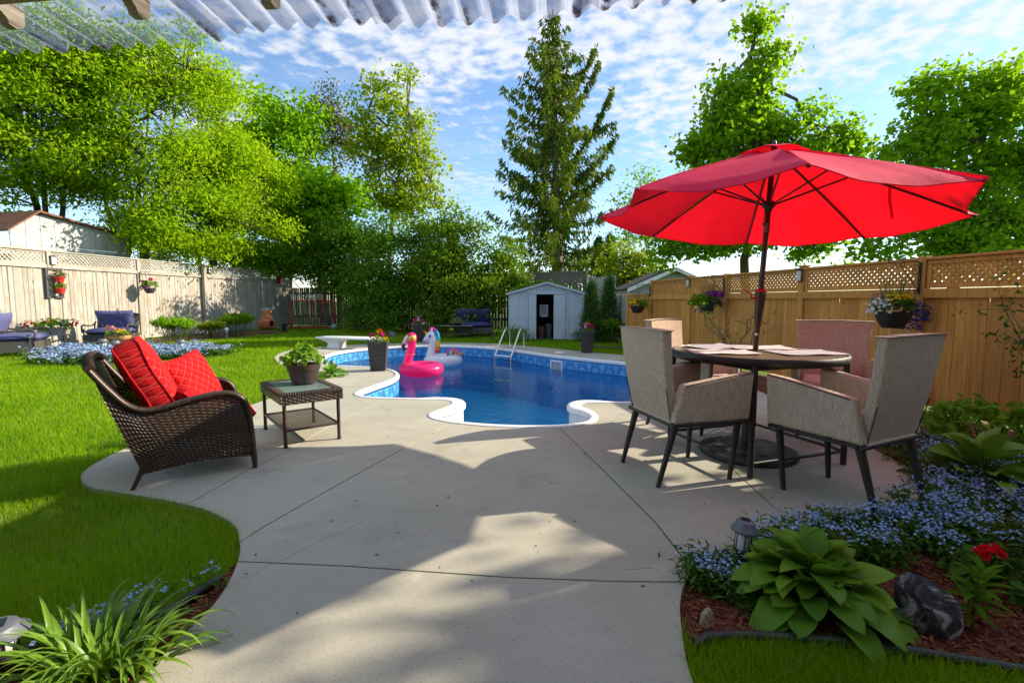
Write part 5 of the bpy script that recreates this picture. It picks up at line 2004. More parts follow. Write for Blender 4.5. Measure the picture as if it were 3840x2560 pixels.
for k in range(8):
    mb = MB()
    rows = []
    for j in range(13):
        t = 0.13 + 0.87 * j / 12
        a_, b_ = rib_pt(k, t), rib_pt(k + 1, t)
        r_ = []
        for i in range(13):
            s_ = i / 12
            p = a_.lerp(b_, s_)
            q = math.sin(math.pi * s_)
            f = t ** 2.2
            rad = Vector((p.x, p.y, 0))
            p -= rad * (0.055 * q * f)              # scalloped hem
            p.z -= 0.022 * q * t + .004 * math.sin(k * 2.1 + 9 * t + 5 * s_) + .003 * math.sin(17 * s_ + k + 3 * t) * t
            if j == 12:
                p.z -= 0.03 * q
            r_.append(p)
        rows.append(r_)
    mb.grid(rows); o = mb.obj('canopy_panel', CANV, umb, 80)
    mb = MB(); mb.tube([p + Vector((0, 0, .001)) for p in rows[-1]], .004, 5); mb.obj('hem', CANV, o)
    mb = MB(); mb.tube([r_[0] + Vector((0, 0, .003)) for r_ in rows], .0045, 5); mb.obj('seam', CANV, o)
    mb = MB(); mb.tube([rib_pt(k, t, -0.014) for t in (.05, .2, .4, .6, .8, .985)], .0085, 6); rb = mb.obj('rib', BRONZE, umb, 60)
    mb = MB(); e = rib_pt(k, .985); mb.ball((e.x, e.y, e.z - .010), .012, 8, 6); mb.obj('rib_cap', BLACKP, rb, 60)
    mb = MB(); h = Vector((.03 * math.cos(PH + k * math.pi / 4), .03 * math.sin(PH + k * math.pi / 4), ZR + .085)); mb.tube([h, rib_pt(k, .42, -0.02)], .007, 6); mb.obj('strut', BRONZE, umb, 60)
rows = []
for j in range(6):
    t = j / 5
    rows.append([Vector((math.cos(a) * (.012 + .215 * t), math.sin(a) * (.012 + .215 * t), ZR + HU + .022 - .072 * t ** 1.4 + .014 * t * abs(math.sin(4 * (a - PH)))))for a in [2 * math.pi * i / 48 for i in range(48)]])
mb = MB(); mb.grid(rows, close_u=True); mb.obj('vent_cap', CANV, umb, 80)
mb = MB(); mb.lathe([(0, ZR + HU + .07), (.012, ZR + HU + .062), (.017, ZR + HU + .04), (.01, ZR + HU + .01)], 12); mb.obj('finial', BLACKP, umb, 60)
mb = MB(); mb.tube([(0, 0, .03), (0, 0, ZR + HU + .02)], .0195, 14); pl_ = mb.obj('pole', BRONZE, umb, 60)
mb = MB(); mb.tube([(0, 0, ZR - .12), (0, 0, ZR - .05)], .0225, 14); mb.obj('tilt_joint', SILVER, pl_, 60)
mb = MB(); mb.lathe([(.023, ZR + .035), (.03, ZR + .06), (.046, ZR + .075), (.046, ZR + .10), (.025, ZR + .115)], 16); mb.obj('runner', BLACKP, umb, 60)
mb = MB(); mb.lathe([(.021, .95), (.025, 1.0), (.031, 1.10), (.038, 1.19), (.038, 1.22), (.022, 1.235)], 14); cb = mb.obj('crank_housing', BRONZE, umb, 60)
mb = MB(); mb.lathe([(.041, 1.212), (.042, 1.218), (.037, 1.232), (.022, 1.238)], 14); mb.obj('housing_ring', REDPNT, cb, 60)
mb = MB(); mb.tube([(-.035, -.01, 1.17), (-.075, -.02, 1.165)], .007, 8); mb.tube([(-.075, -.02, 1.165), (-.085, -.025, 1.20), (-.15, -.04, 1.222)], [.007, .006, .005], 8); mb.obj('crank_handle', REDPNT, cb, 60)
mb = MB(); mb.box((-.012, -.0165, .90), (.018, .010, .018), b=.002); mb.obj('pole_label', WHITEP, pl_)
mb = MB(); e0 = rib_pt(0, .62, -.02)
kk = min(range(8), key=lambda k: (rib_pt(k, 1) - Vector((1.3, 0, ZR))).length)
e0 = rib_pt(kk, .60, -.02)
mb.add([(e0.x - .02, e0.y, e0.z), (e0.x + .02, e0.y + .02, e0.z), (e0.x + .035, e0.y + .03, e0.z - .07), (e0.x + .075, e0.y + .04, e0.z - .20), (e0.x + .04, e0.y + .02, e0.z - .205), (e0.x - .005, e0.y + .01, e0.z - .08)], [(0, 1, 2, 5), (5, 2, 3, 4)])
mb.obj('tie_strap', CANV, umb)
mb = MB(); mb.tube([(-.03, -.01, ZR + .07), (-.035, -.012, ZR - .05)], .003, 5); mb.ball((-.035, -.012, ZR - .06), .010, 6, 5); mb.obj('pull_chain', SILVER, umb)
ubase = MB()
ubase.lathe([(.335, 0), (.345, .012), (.335, .035), (.26, .055), (.12, .078), (.045, .085), (.045, .30), (.026, .305), (.026, .08)], 40)
for i in range(12):
    a = i * math.pi / 6
    ubase.ball((.22 * math.cos(a), .22 * math.sin(a), .055), (.045, .045, .014), 8, 5)
o = ubase.obj('umbrella_base', BLACK, smooth=50, loc=(1.781, 3.545, 0.002)); tag(o, 'round black cast umbrella base on the concrete under the table', 'umbrella base')

# ================================================================ POOL THINGS
def plastic(name, c, rough=0.28, trans=0.0):
    def f():
        t = NT(name)
        v = t.coord()
        n = t.noise(v, 7, 3, .6)
        t.base(t.ramp(n, [(.3, tuple(x * .9 for x in c)), (.7, tuple(min(1, x * 1.06) for x in c))])).set(rough=rough, spec=.5)
        t.bump(t.noise(v, 16, 2, .5), .18, .012)
        if trans:
            tr = t.node('ShaderNodeBsdfTranslucent'); tr.inputs['Color'].default_value = tuple(c) + (1,)
            ms = t.node('ShaderNodeMixShader'); ms.inputs[0].default_value = trans
            t.l.new(t.b.outputs[0], ms.inputs[1]); t.l.new(tr.outputs[0], ms.inputs[2]); t.l.new(ms.outputs[0], t.out.inputs['Surface'])
        return t.m
    return M_(name, f)


FPINK = plastic('hot_pink_vinyl', (1.0, 0.04, 0.30), .3, .5)
FWHITE = plastic('white_pool_vinyl', (0.92, 0.91, 0.93), .3, .25)
FYEL = plastic('yellow_vinyl', (0.85, 0.42, 0.04)); FBLK = plastic('black_vinyl', (.02, .015, .015)); FEYEW = plastic('eye_white', (.85, .85, .85))
FLIL = plastic('lilac_vinyl', (.50, .22, .58)); FBEAKD = plastic('beak_dark', (.10, .03, .025)); FBEAKL = plastic('beak_pale', (.82, .62, .66))
RAINB = [plastic('rainbow_%s' % n, c) for n, c in (('pink', (.75, .03, .36)), ('blue', (.03, .34, .70)), ('teal', (.05, .55, .55)), ('yellow', (.90, .62, .02)), ('orange', (.88, .25, .01)), ('red', (.78, .02, .03)))]


def ring(mb, R, r, zc, sq=0.85):
    rows = []
    for i in range(72):
        a = 2 * math.pi * i / 72
        pk = 0.010 * (i % 3 == 0)
        rows.append([Vector(((R + r * math.cos(b)) * math.cos(a) * (1 - pk * max(0, math.cos(b))), (R + r * math.cos(b)) * math.sin(a) * (1 - pk * max(0, math.cos(b))), zc + r * sq * math.sin(b))) for b in [2 * math.pi * k / 18 for k in range(18)]])
    return mb.grid(rows, close_u=True, close_v=True)


fl = thing('flamingo_float', 'hot pink inflatable flamingo swim ring floating in the pool', 'pool float', (-1.75, 9.18, WATER_Z))
mb = MB(); ring(mb, .285, .142, .105); mb.obj('swim_ring', FPINK, fl, 80)
mb = MB(); mb.tube(catmull([(-.27, -.06, .06), (-.25, -.06, .20), (-.225, -.06, .34), (-.18, -.06, .50), (-.165, -.06, .62), (-.165, -.06, .70)], 4, False), [.125, .122, .115, .108, .10, .094, .088, .083, .079, .076, .075, .074, .074, .076, .078, .080, .082, .084, .086, .088, .084], 16); nk = mb.obj('neck', FPINK, fl, 80)
mb = MB(); mb.ball((-.165, -.06, .71), (.098, .092, .105), 18, 12); hd = mb.obj('head', FPINK, fl, 80)
mb = MB(); mb.ball((-.158, -.085, .705), (.084, .076, .084), 16, 10); mb.obj('eye_patch', FYEL, hd, 80)
mb = MB(); mb.ball((-.165, -.140, .720), (.028, .020, .034), 12, 8); ey = mb.obj('eye', FBLK, hd, 80)
mb = MB(); mb.ball((-.173, -.158, .731), (.009, .006, .011), 8, 6); mb.ball((-.158, -.158, .712), (.006, .005, .007), 8, 6); mb.obj('eye_glint', FEYEW, hd, 80)
mb = MB(); mb.tube([(-.20, -.07, .73), (-.255, -.075, .70), (-.30, -.078, .63), (-.315, -.08, .585)], [.06, .052, .042, .036], 12); mb.obj('beak', FBEAKL, hd, 80)
mb = MB(); mb.tube([(-.312, -.08, .60), (-.325, -.082, .55), (-.318, -.085, .50), (-.302, -.087, .465), (-.296, -.088, .445)], [.038, .037, .030, .018, .006], 12); mb.obj('beak_tip', FBEAKD, hd, 80)
for z0, x0 in ((.235, -.245), (.40, -.205)):
    mb = MB(); mb.tube([(x0 + .105 * math.cos(a), -.06 + .107 * math.sin(a), z0 + .012 * math.cos(3 * a)) for a in [RAD(-150 + 12 * k) for k in range(14)]], .004, 5); mb.obj('feather_seam', plastic('seam_gold', (.75, .25, .06)), nk)

un = thing('unicorn_float', 'white inflatable unicorn swim ring with rainbow mane behind the flamingo', 'pool float', (-1.53, 10.55, WATER_Z))
mb = MB(); ring(mb, .285, .142, .105); mb.obj('swim_ring', FWHITE, un, 80)
mb = MB(); mb.tube(catmull([(-.28, -.02, .04), (-.27, -.02, .20), (-.235, -.02, .38), (-.215, -.02, .52), (-.225, -.02, .62)], 4, False), [.13, .128, .122, .115, .108, .10, .094, .09, .088, .087, .087, .088, .09, .092, .092, .09, .085], 16); mb.obj('neck', FWHITE, un, 80)
mb = MB(); mb.tube(catmull([(-.17, -.02, .68), (-.23, -.025, .665), (-.30, -.03, .615), (-.36, -.035, .555), (-.395, -.035, .525)], 3, False), [.03, .07, .092, .098, .098, .093, .086, .078, .07, .064, .06, .05, .03], 14); uh = mb.obj('head', FWHITE, un, 80)
mb = MB(); mb.ball((-.382, -.036, .535), (.062, .058, .052), 14, 9); mb.obj('muzzle', FLIL, uh, 80)
mb = MB(); mb.ball((-.265, -.118, .645), (.024, .012, .030), 12, 8); mb.obj('eye', plastic('eye_violet', (.12, .07, .2)), uh, 80)
mb = MB(); mb.tube([(-.235, -.07, .735), (-.228, -.075, .785), (-.22, -.08, .81)], [.028, .02, .004], 8); mb.obj('ear', FWHITE, uh, 80)
mb = MB(); mb.tube([(-.33, -.03, .685), (-.365, -.032, .715), (-.405, -.035, .745)], [.028, .022, .012], 10); hn = mb.obj('horn', RAINB[3], uh, 80)
mb = MB(); mb.tube([(-.378, -.033, .725), (-.408, -.035, .748), (-.425, -.036, .762)], [.0215, .016, .006], 10); mb.obj('horn_tip', RAINB[5], hn, 80)
mpath = catmull([(-.29, -.02, .765), (-.225, -.02, .795), (-.16, -.02, .745), (-.115, -.02, .66), (-.095, -.02, .55), (-.105, -.02, .42), (-.12, -.02, .33), (-.10, -.02, .25)], 6, False)
n = len(mpath)
seg = [0, 11, 18, 24, 30, 36, n - 1]
for k, m_ in enumerate((RAINB[0], RAINB[1], RAINB[2], RAINB[3], RAINB[4], RAINB[5])):
    a, b = seg[k], min(n - 1, seg[k + 1] + 1)
    mb = MB(); mb.tube(mpath[a:b], [.05 if 2 < i < n - 4 else .03 for i in range(a, b)], 12); mb.obj('mane', m_, un, 80)
for k, m_ in enumerate((RAINB[0], RAINB[1], RAINB[2], RAINB[3], RAINB[5])):
    o_ = (k - 2) * .030
    mb = MB(); pts = catmull([(.20 + o_, -.10, .14), (.175 + o_, -.10, .27), (.205 + o_ * .8, -.10, .345), (.29 + o_ * .3, -.10, .315 + .004 * k - o_ * .6), (.38, -.10, .27 - o_ * .5), (.45 + o_ * .3, -.10, .305 - o_ * .6)], 5, False)
    mb.tube(pts, [.028 * (1 - .6 * (i / len(pts)) ** 3) for i in range(len(pts))], 8); mb.obj('tail', m_, un, 80)

lad = thing('pool_ladder', 'polished steel pool ladder with white step at the far pool edge', 'ladder', (0, 0, 0))
LR = [((-.05, 12.12), (-.40, 11.17)), ((.30, 11.83), (-.02, 10.90))]
for (f, w) in LR:
    F_, W_ = Vector((f[0], f[1], 0)), Vector((w[0], w[1], 0))
    d = W_ - F_
    pts = [F_ + Vector((0, 0, -.02)), F_ + Vector((0, 0, .26)), F_ + d * .03 + Vector((0, 0, .36)), F_ + d * .12 + Vector((0, 0, .435)), F_ + d * .25 + Vector((0, 0, .455)), F_ + d * .38 + Vector((0, 0, .40)), F_ + d * .6 + Vector((0, 0, .215)), F_ + d * .82 + Vector((0, 0, .03)), F_ + d * .96 + Vector((0, 0, -.10)), F_ + d * 1.0 + Vector((0, 0, -.22)), F_ + d * 1.0 + Vector((0, 0, -.9))]
    mb = MB(); mb.tube(catmull(pts, 5, False), .022, 12); rl = mb.obj('rail', CHROME, lad, 80)
    mb = MB(); mb.lathe([(.05, .002), (.05, .010), (.03, .03), (.024, .03)], 16, Matrix.Translation(F_)); mb.obj('escutcheon', CHROME, rl, 60)
for k, z in enumerate((-.13, -.42, -.70)):
    a, b = Vector((-.40, 11.17, z)), Vector((-.02, 10.90, z)); mb = MB(); mb.bar(a, b, .085, .03); mb.obj('step', WHITEP, lad)

dv = thing('diving_board', 'short white diving board on a moulded pedestal at the pool corner', 'diving board', (-4.30, 11.72, 0), math.atan2(-.32, .95))
mb = MB()
rows = []
for z, hx, hy, ox in ((0, .185, .15, 0), (.03, .18, .15, 0), (.09, .15, .14, .0), (.14, .17, .15, -.01), (.18, .25, .175, -.03), (.215, .34, .19, -.05)):
    rows.append([Vector((ox + hx * sx, hy * sy, z)) for sx, sy in ((-1, -1), (-.5, -1.05), (.5, -1.05), (1, -1), (1, 1), (.5, 1.05), (-.5, 1.05), (-1, 1))])
mb.grid(rows, close_u=True); mb.f.append(tuple(range(40, 48))); mb.obj('pedestal', WHITEP, dv, 50)
mb = MB(); mb.box((.30, 0, .243), (1.56, .42, .05), b=.014); bd = mb.obj('board', WHITEP, dv, 50)
mb = MB(); mb.box((.36, 0, .2705), (1.35, .34, .004)); mb.obj('grip_tread', plain('sand_tread', (.66, .68, .66), .9, var=.06, bump=.4, bscale=200), bd)

# ================================================================ POTS, PLANTERS, FLOWERS
def fmat(name, c, trans=.25):
    return leafmat(name, tuple(x * .72 for x in c), c, trans, .6, c)


F_RED, F_PINK, F_YEL, F_WHITE = fmat('red_petals', (.70, .012, .02)), fmat('magenta_petals', (.74, .02, .26)), fmat('yellow_petals', (.85, .58, .02)), fmat('white_petals', (.80, .80, .74))
F_BLUE, F_PURP, F_VIO, F_ORNG, F_LPINK = fmat('blue_petals', (.40, .58, .95)), fmat('purple_petals', (.26, .02, .30)), fmat('violet_blue_petals', (.07, .05, .36)), fmat('orange_petals', (.78, .22, .02)), fmat('pale_pink_petals', (.80, .35, .38))
LEAFG = leafmat('geranium_leaves', (.09, .22, .02), (.22, .40, .035), .35)
LEAFD = leafmat('dark_garden_leaves', (.04, .11, .02), (.10, .20, .03), .25)
LIME = leafmat('lime_leaves', (.12, .20, .012), (.22, .32, .02), .4)
SPIKE = leafmat('spike_grass', (.16, .19, .07), (.30, .32, .14), .3)


def blossoms(name, parent, mat, c, size, seed, up=.8, petals=5, outd=None):
    r = np.random.default_rng(seed)
    c = np.asarray(c, float)
    n = len(c)
    nrm = r.normal(size=(n, 3)) * .5 + (outd if outd is not None else 0)
    nrm[:, 2] += up
    nrm = unit(nrm)
    a0 = r.normal(size=(n, 3)); a0 = unit(a0 - nrm * (a0 * nrm).sum(1, keepdims=True)); b0 = np.cross(nrm, a0)
    C, D, N, L = [], [], [], []
    sz = size * (.75 + .5 * r.random(n))
    for k in range(petals):
        a = 2 * math.pi * k / petals
        d = a0 * math.cos(a) + b0 * math.sin(a)
        C.append(c + d * sz[:, None] * .28); D.append(d + nrm * .25); N.append(nrm - d * .2); L.append(sz * .56)
    v, f = leaf_quads(np.concatenate(C), np.concatenate(D), np.concatenate(N), np.concatenate(L), np.concatenate(L) * .95, .2)
    t = np.tile(r.random(n), petals)
    return np_mesh(name, v, f, mat, parent, np.repeat(t, 4))


def mound(n, c, r3, seed, low=-.2):
    r = np.random.default_rng(seed)
    d = unit(r.normal(size=(n * 3, 3)))
    d = d[d[:, 2] > low][:n]
    return np.array(c) + d * np.array(r3) * (.72 + .32 * r.random((len(d), 1))), d


def leafball(parent, mat, c, r3, n, leaf, seed, per=5, wid=.7, low=-.3, name='foliage', spread=None):
    cl, od = mound(n, c, r3, seed, low)
    r = np.random.default_rng(seed + 1)
    return make_leaves(name, parent, mat, cl, od, per, spread or leaf * .5, leaf, r, .5, .2, .8, wid)


# potted geranium on the side table
pp = G(1141, 1437, TZ)
pot = thing('potted_plant', 'leafy geranium in a brown plastic pot on the wicker side table', 'potted plant', (pp.x, pp.y, TZ + .006))
mb = MB(); mb.lathe([(.0, 0), (.096, 0), (.102, .01), (.128, .118), (.134, .12), (.143, .165), (.139, .168), (.132, .16), (.124, .125), (.0, .125)], 32); mb.obj('pot', POTBR, pot, 40)
leafball(pot, LEAFG, (0, 0, .19), (.155, .14, .10), 55, .042, 71, 5, .95, -.1)
leafball(pot, LEAFG, (.01, .0, .27), (.085, .08, .07), 22, .042, 72, 5, .95)
cl, od = mound(9, (0, 0, .2), (.12, .12, .06), 73); mb = MB()
for q in cl:
    mb.tube([(q[0] * .3, q[1] * .3, .12), tuple(q)], .003, 4, cap=False)
mb.obj('stems', LEAFG, pot)['kind'] = 'stuff'
blossoms('seed_head', pot, F_ORNG, [(-.035, -.125, .175)], .05, 74)

# tall tapered planters
def planter_mesh():
    mb = MB()
    rows = []
    for z, w in ((0, .113), (.006, .116), (.44, .150), (.446, .157), (.487, .162), (.49, .160), (.486, .146), (.44, .138)):
        rows.append([Vector((w * sx, w * sy, z)) for sx, sy in ((-1, -1), (1, -1), (1, 1), (-1, 1))])
    mb.grid(rows, close_u=True); mb.f.append((0, 1, 2, 3)); mb.f.append((28, 29, 30, 31))
    return mb


def planter(label, x, y, rz, seed, cols_, lamp=False):
    root = thing('tall_planter', label, 'planter', (x, y, 0), RAD(rz), 'tapered charcoal planters around the pool')
    bev(planter_mesh().obj('planter_box', GREYPL, root), .004, 1)
    for k in range(1, 7):
        z = k * .062; w = .1165 + .034 * z / .44 + .0022
        mb = MB(); mb.box((0, 0, z), (2 * w, 2 * w, .003), b=.0006); mb.obj('groove_band', plain('planter_groove', (.03, .03, .032), .7), root)
    mb = MB(); mb.box((0, 0, .462), (.27, .27, .012)); mb.obj('potting_soil', SOIL, root)
    leafball(root, LEAFG, (0, 0, .48), (.15, .15, .07), 50, .036, seed, 4, .7)
    for i, (m_, n_, off, r3, sz) in enumerate(cols_):
        c_, d_ = mound(n_, (off[0], off[1], .50 + off[2]), r3, seed + 7 + i, -.1)
        blossoms('blossoms', root, m_, c_, sz, seed + 20 + i, outd=d_)
    return root


p1 = planter('tall charcoal planter with mixed pink and white flowers on the pool peninsula', -2.205, 7.86, 8, 81,
             ((F_WHITE, 46, (0, -.06, .0), (.13, .10, .06), .028), (F_PINK, 12, (-.09, .02, .06), (.05, .05, .05), .045), (F_PINK, 12, (.07, .05, .07), (.06, .05, .05), .05), (F_YEL, 16, (.11, -.03, .0), (.07, .09, .06), .036)))
mb = MB(); rows = [[Vector((.0 + .05 * math.cos(a) * (1 - .3 * t), .02 + .02 * math.sin(a), .60 + .10 * t)) for a in [k * .63 for k in range(10)]] for t in (0, .3, .6, 1)]
leafball(p1, LIME, (-.03, .0, .575), (.03, .03, .05), 5, .075, 90, 2, .8, name='young_leaves')
blossoms('orange_bud', p1, F_ORNG, [(.025, .02, .645), (.03, .02, .665), (.02, .03, .63)], .085, 91)
planter('tall charcoal planter with red and pink flowers at the far right pool edge', 1.67, 10.60, -12, 82,
        ((F_PINK, 34, (.06, -.03, .05), (.11, .10, .08), .055), (F_RED, 12, (-.08, .0, .08), (.06, .06, .05), .045), (F_ORNG, 12, (.0, .03, .12), (.06, .06, .06), .055), (F_VIO, 16, (-.12, -.04, -.01), (.06, .08, .06), .03)))
planter('tall charcoal planter with magenta flowers and a lamp behind the unicorn', -2.62, 13.42, 4, 83,
        ((F_PINK, 44, (0, .0, .07), (.17, .14, .10), .06), (F_RED, 14, (.02, -.06, .02), (.12, .10, .05), .05), (F_LPINK, 22, (-.15, -.06, -.07), (.05, .06, .10), .03), (F_WHITE, 12, (.14, -.05, .0), (.05, .05, .05), .04)))


# ---------------------------------------------------------------- solar lamps
def path_light(label, loc, h, r, seed, white=False, tilt=0):
    root = thing('solar_light', label, 'garden light', loc, RAD(seed * 37), 'solar stake lights')
    root.rotation_euler = (RAD(tilt), RAD(tilt * .6), RAD(seed * 37))
    cm = WHITEP if white else SILVER
    mb = MB(); mb.tube([(0, 0, -.04), (0, 0, h * .45)], r * .16, 8); mb.obj('stake', BLACKP if not white else WHITEP, root, 60)
    mb = MB(); mb.lathe([(r * .45, h * .42), (r * .55, h * .45), (r * .58, h * .72), (r * .5, h * .74)], 16); mb.obj('lens', LAMPGL, root, 60)
    for k in range(6):
        a = k * math.pi / 3
        mb = MB(); mb.tube([(r * .62 * math.cos(a), r * .62 * math.sin(a), h * .43), (r * .62 * math.cos(a), r * .62 * math.sin(a), h * .76)], r * .035, 5); mb.obj('cage_bar', BLACKP, root)
    mb = MB(); mb.lathe([(r * .66, h * .40), (r * .66, h * .44), (r * .4, h * .42)], 16, cap=False); mb.obj('cage_ring', BLACKP, root, 60)
    mb = MB(); mb.lathe([(r * .6, h * .75), (r * 1.0, h * .77), (r * 1.02, h * .80), (r * .72, h * .90), (r * .68, h * .95), (r * .52, h * .98), (0, h * .985)], 24); cp = mb.obj('cap', cm, root, 40)
    mb = MB(); mb.box((0, 0, h * .985 + .002), (r * .62, r * .62, .004), b=.001); mb.obj('solar_panel', PANELB, cp)
    return root


path_light('large silver solar light cut by the left frame edge in the daylilies', (-1.60, 1.40, -.02), .175, .08, 1)
path_light('solar garden light half hidden in the big hosta leaves', (.985, 1.985, -.02), .235, .055, 2, tilt=5)
path_light('grey solar light standing against the foot of the cedar fence', (4.02, 4.42, -.02), .19, .085, 3)
p = G(1247, 1405); path_light('small wire-caged solar light by the low pool-side hosta', (p.x, p.y, -.02), .25, .05, 4)
p = G(851, 1264); path_light('white mushroom garden light between the fence bushes', (p.x, p.y, -.02), .32, .075, 5, True)
path_light('squat silver light at the left of the island flower bed', (-9.0, 10.5, -.02), .34, .10, 6)
path_light('squat silver light below the heart-shaped basket hanger', (-8.35, 10.05, -.02), .34, .10, 7)
path_light('squat silver light at the right end of the island flower bed', (-7.15, 10.3, -.02), .34, .10, 8)
path_light('silver light among magenta flowers of the planter behind the floats', (-2.60, 13.30, .46), .27, .055, 9)
path_light('silver light among the flowers of the far right planter', (1.62, 10.53, .46), .20, .05, 10)
o = MB(); o.box((0, 0, 0), (.11, .012, .09)); o = o.obj('solar_panel', PANELB, loc=(-1.985, 7.93, .60)); o.rotation_euler = (RAD(-35), RAD(20), RAD(30)); o.parent = None
stk = o; stk.name = 'solar_spot_panel'; tag(stk, 'small tilted solar panel stuck in the peninsula planter', 'solar panel')
mb = MB(); mb.tube([(0, 0, -.015), (-.03, -.03, -.14)], .005, 6); mb.obj('stake', BLACKP, stk)


# ---------------------------------------------------------------- hanging baskets and brackets
def spiral(c, r0, r1, turns, a0, n=22):
    return [(c[0] + (r0 + (r1 - r0) * i / n) * math.cos(a0 + 2 * math.pi * turns * i / n), 0, c[1] + (r0 + (r1 - r0) * i / n) * math.sin(a0 + 2 * math.pi * turns * i / n)) for i in range(n + 1)]


def bracket(label, loc, rz, L=.40, h=.34):
    """scrolled iron plant bracket; local X points away from the fence"""
    root = thing('plant_bracket', label, 'bracket', loc, rz, 'wrought iron plant brackets')
    mb = MB(); mb.box((.012, 0, -h / 2), (.014, .026, h), b=.003); mb.obj('back_plate', IRON, root)
    mb = MB(); mb.tube([(.015, 0, -.01), (.12, 0, .02), (L * .6, 0, .03), (L, 0, -.01), (L + .02, 0, .0), (L + .03, 0, .03)], .0055, 6); mb.obj('arm', IRON, root, 60)
    mb = MB(); mb.tube(spiral((.075, -.09), .065, .012, 1.4, 1.2), .0042, 5); mb.tube(spiral((L * .62, -.025), .045, .010, 1.3, .8), .004, 5); mb.tube([(L * .58, 0, -.07), (.20, 0, -.10), (.09, 0, -.22), (.02, 0, -h + .03)], .0045, 5); mb.tube(spiral((.05, -h + .05), .035, .008, 1.2, 2.5), .004, 5); mb.obj('scroll', IRON, root, 60)
    return root


def basket(label, loc, r, seed, items, mat=BLACKP, hang=.45, pot_h=.16, spikes=0, group='hanging flower baskets'):
    root = thing('hanging_basket', label, 'flower basket', loc, 0, group)
    mb = MB(); mb.lathe([(0, -pot_h), (r * .55, -pot_h), (r * .8, -pot_h * .6), (r * .98, -.02), (r * 1.02, 0), (r * .95, 0), (r * .9, -.02), (0, -.03)], 24); mb.obj('pot', mat, root, 50)
    for k in range(3):
        a = k * 2.094
        mb = MB(); mb.tube([(r * math.cos(a), r * math.sin(a), 0), (0, 0, hang)], .0022, 4, cap=False); mb.obj('hanger_wire', IRON, root)
    for i, it in enumerate(items):
        kind, m_, n_, off, r3, sz = it
        c = (off[0] * r, off[1] * r, off[2] * r)
        rr3 = tuple(q * r for q in r3)
        if kind == 'L':
            leafball(root, m_, c, rr3, n_, sz, seed + i, 5, .7)
        else:
            c_, d_ = mound(n_, c, rr3, seed + i, -.6)
            blossoms('blossoms', root, m_, c_, sz, seed + i, outd=d_)
    if spikes:
        rr = random.Random(seed)
        mb = MB()
        for k in range(spikes):
            a, s_ = rr.random() * 6.28, rr.uniform(.1, .45)
            L = rr.uniform(.22, .38) * (r / .165)
            b = Vector((math.cos(a) * r * .25, math.sin(a) * r * .25, .02)); t = b + Vector((math.cos(a) * L * s_, math.sin(a) * L * s_, L)); t2 = t + Vector((math.cos(a) * .04, math.sin(a) * .04, -.01))
            mb.tube([b, b.lerp(t, .6), t, t2], [.003, .0028, .002, .0008], 3, cap=False)
        mb.obj('spike_grass', SPIKE, root)['kind'] = 'stuff'
    return root


# local bracket X must point off the fence towards the yard
def off_left(y, d, z):
    x, _ = lf(y); return (x + d * .99, y - d * .142, z)


def off_right(y, d, z):
    return (RX(y) - d * .982, y - d * .19, z)


bracket('small black iron bracket on the grey fence post', off_left(14.35, .05, 1.985), math.atan2(-.142, .99), .34, .3)
basket('hanging basket of pink geraniums and violet trailers on the grey fence', off_left(14.32, .40, 1.52), .155, 101,
       (('L', LEAFG, 46, (.1, 0, .5), (1.25, 1.1, .7), .065), ('F', F_PINK, 22, (-.75, -.2, 1.15), (.5, .4, .3), .07), ('F', F_PINK, 14, (.5, -.3, 1.6), (.35, .3, .25), .07), ('F', F_PURP, 40, (-.5, -.7, .1), (1.0, .6, .6), .045), ('L', LEAFD, 16, (-.9, -.3, -.1), (.5, .4, .5), .045)), GREYPL, .46)
bracket('ornate black scroll bracket on the cedar post above the nearest basket', off_right(5.19, .046, 1.56), math.atan2(-.19, -.982), .40, .34)
basket('large black hanging basket of yellow, white and blue flowers on the cedar fence', off_right(5.16, .40, 1.03), .168, 111,
       (('L', LEAFD, 60, (0, 0, .35), (1.2, 1.1, .6), .04), ('F', F_YEL, 95, (.12, -.15, .9), (.75, .6, .35), .045), ('F', F_WHITE, 150, (-1.15, -.35, .25), (.75, .7, .62), .03), ('L', LEAFG, 40, (-.9, -.3, .2), (.7, .6, .5), .03), ('F', F_VIO, 260, (1.25, -.2, -.15), (.85, .7, .85), .024), ('F', F_VIO, 90, (.7, -.5, -.8), (.6, .5, .5), .022), ('L', LEAFD, 50, (1.2, -.2, -.1), (.75, .6, .75), .02), ('F', F_VIO, 50, (-.5, .3, .8), (.9, .5, .4), .022)), BLACKP, .52, .17, 44)
bracket('black scroll bracket on the cedar post above the purple basket', off_right(8.50, .046, 1.56), math.atan2(-.19, -.982), .38, .30)
basket('hanging basket of purple petunias and lime vine on the cedar fence', off_right(8.48, .38, 1.12), .17, 121,
       (('L', LIME, 60, (-.95, -.3, .0), (.75, .7, .75), .06), ('L', LEAFD, 70, (.3, -.2, -.1), (1.0, .9, .8), .045), ('F', F_PURP, 60, (.55, -.2, .75), (1.0, .8, .45), .055), ('F', F_PURP, 14, (-1.0, -.3, -.9), (.5, .4, .3), .04), ('F', F_PURP, 12, (1.35, -.1, -.1), (.35, .4, .5), .045), ('L', LEAFD, 30, (-.2, -.3, -.9), (.6, .5, .4), .04)), BLACKP, .5, .16, 34)
bracket('black scroll bracket at the far low end of the cedar fence', off_right(11.2, .046, 1.50), math.atan2(-.19, -.982), .36, .26)
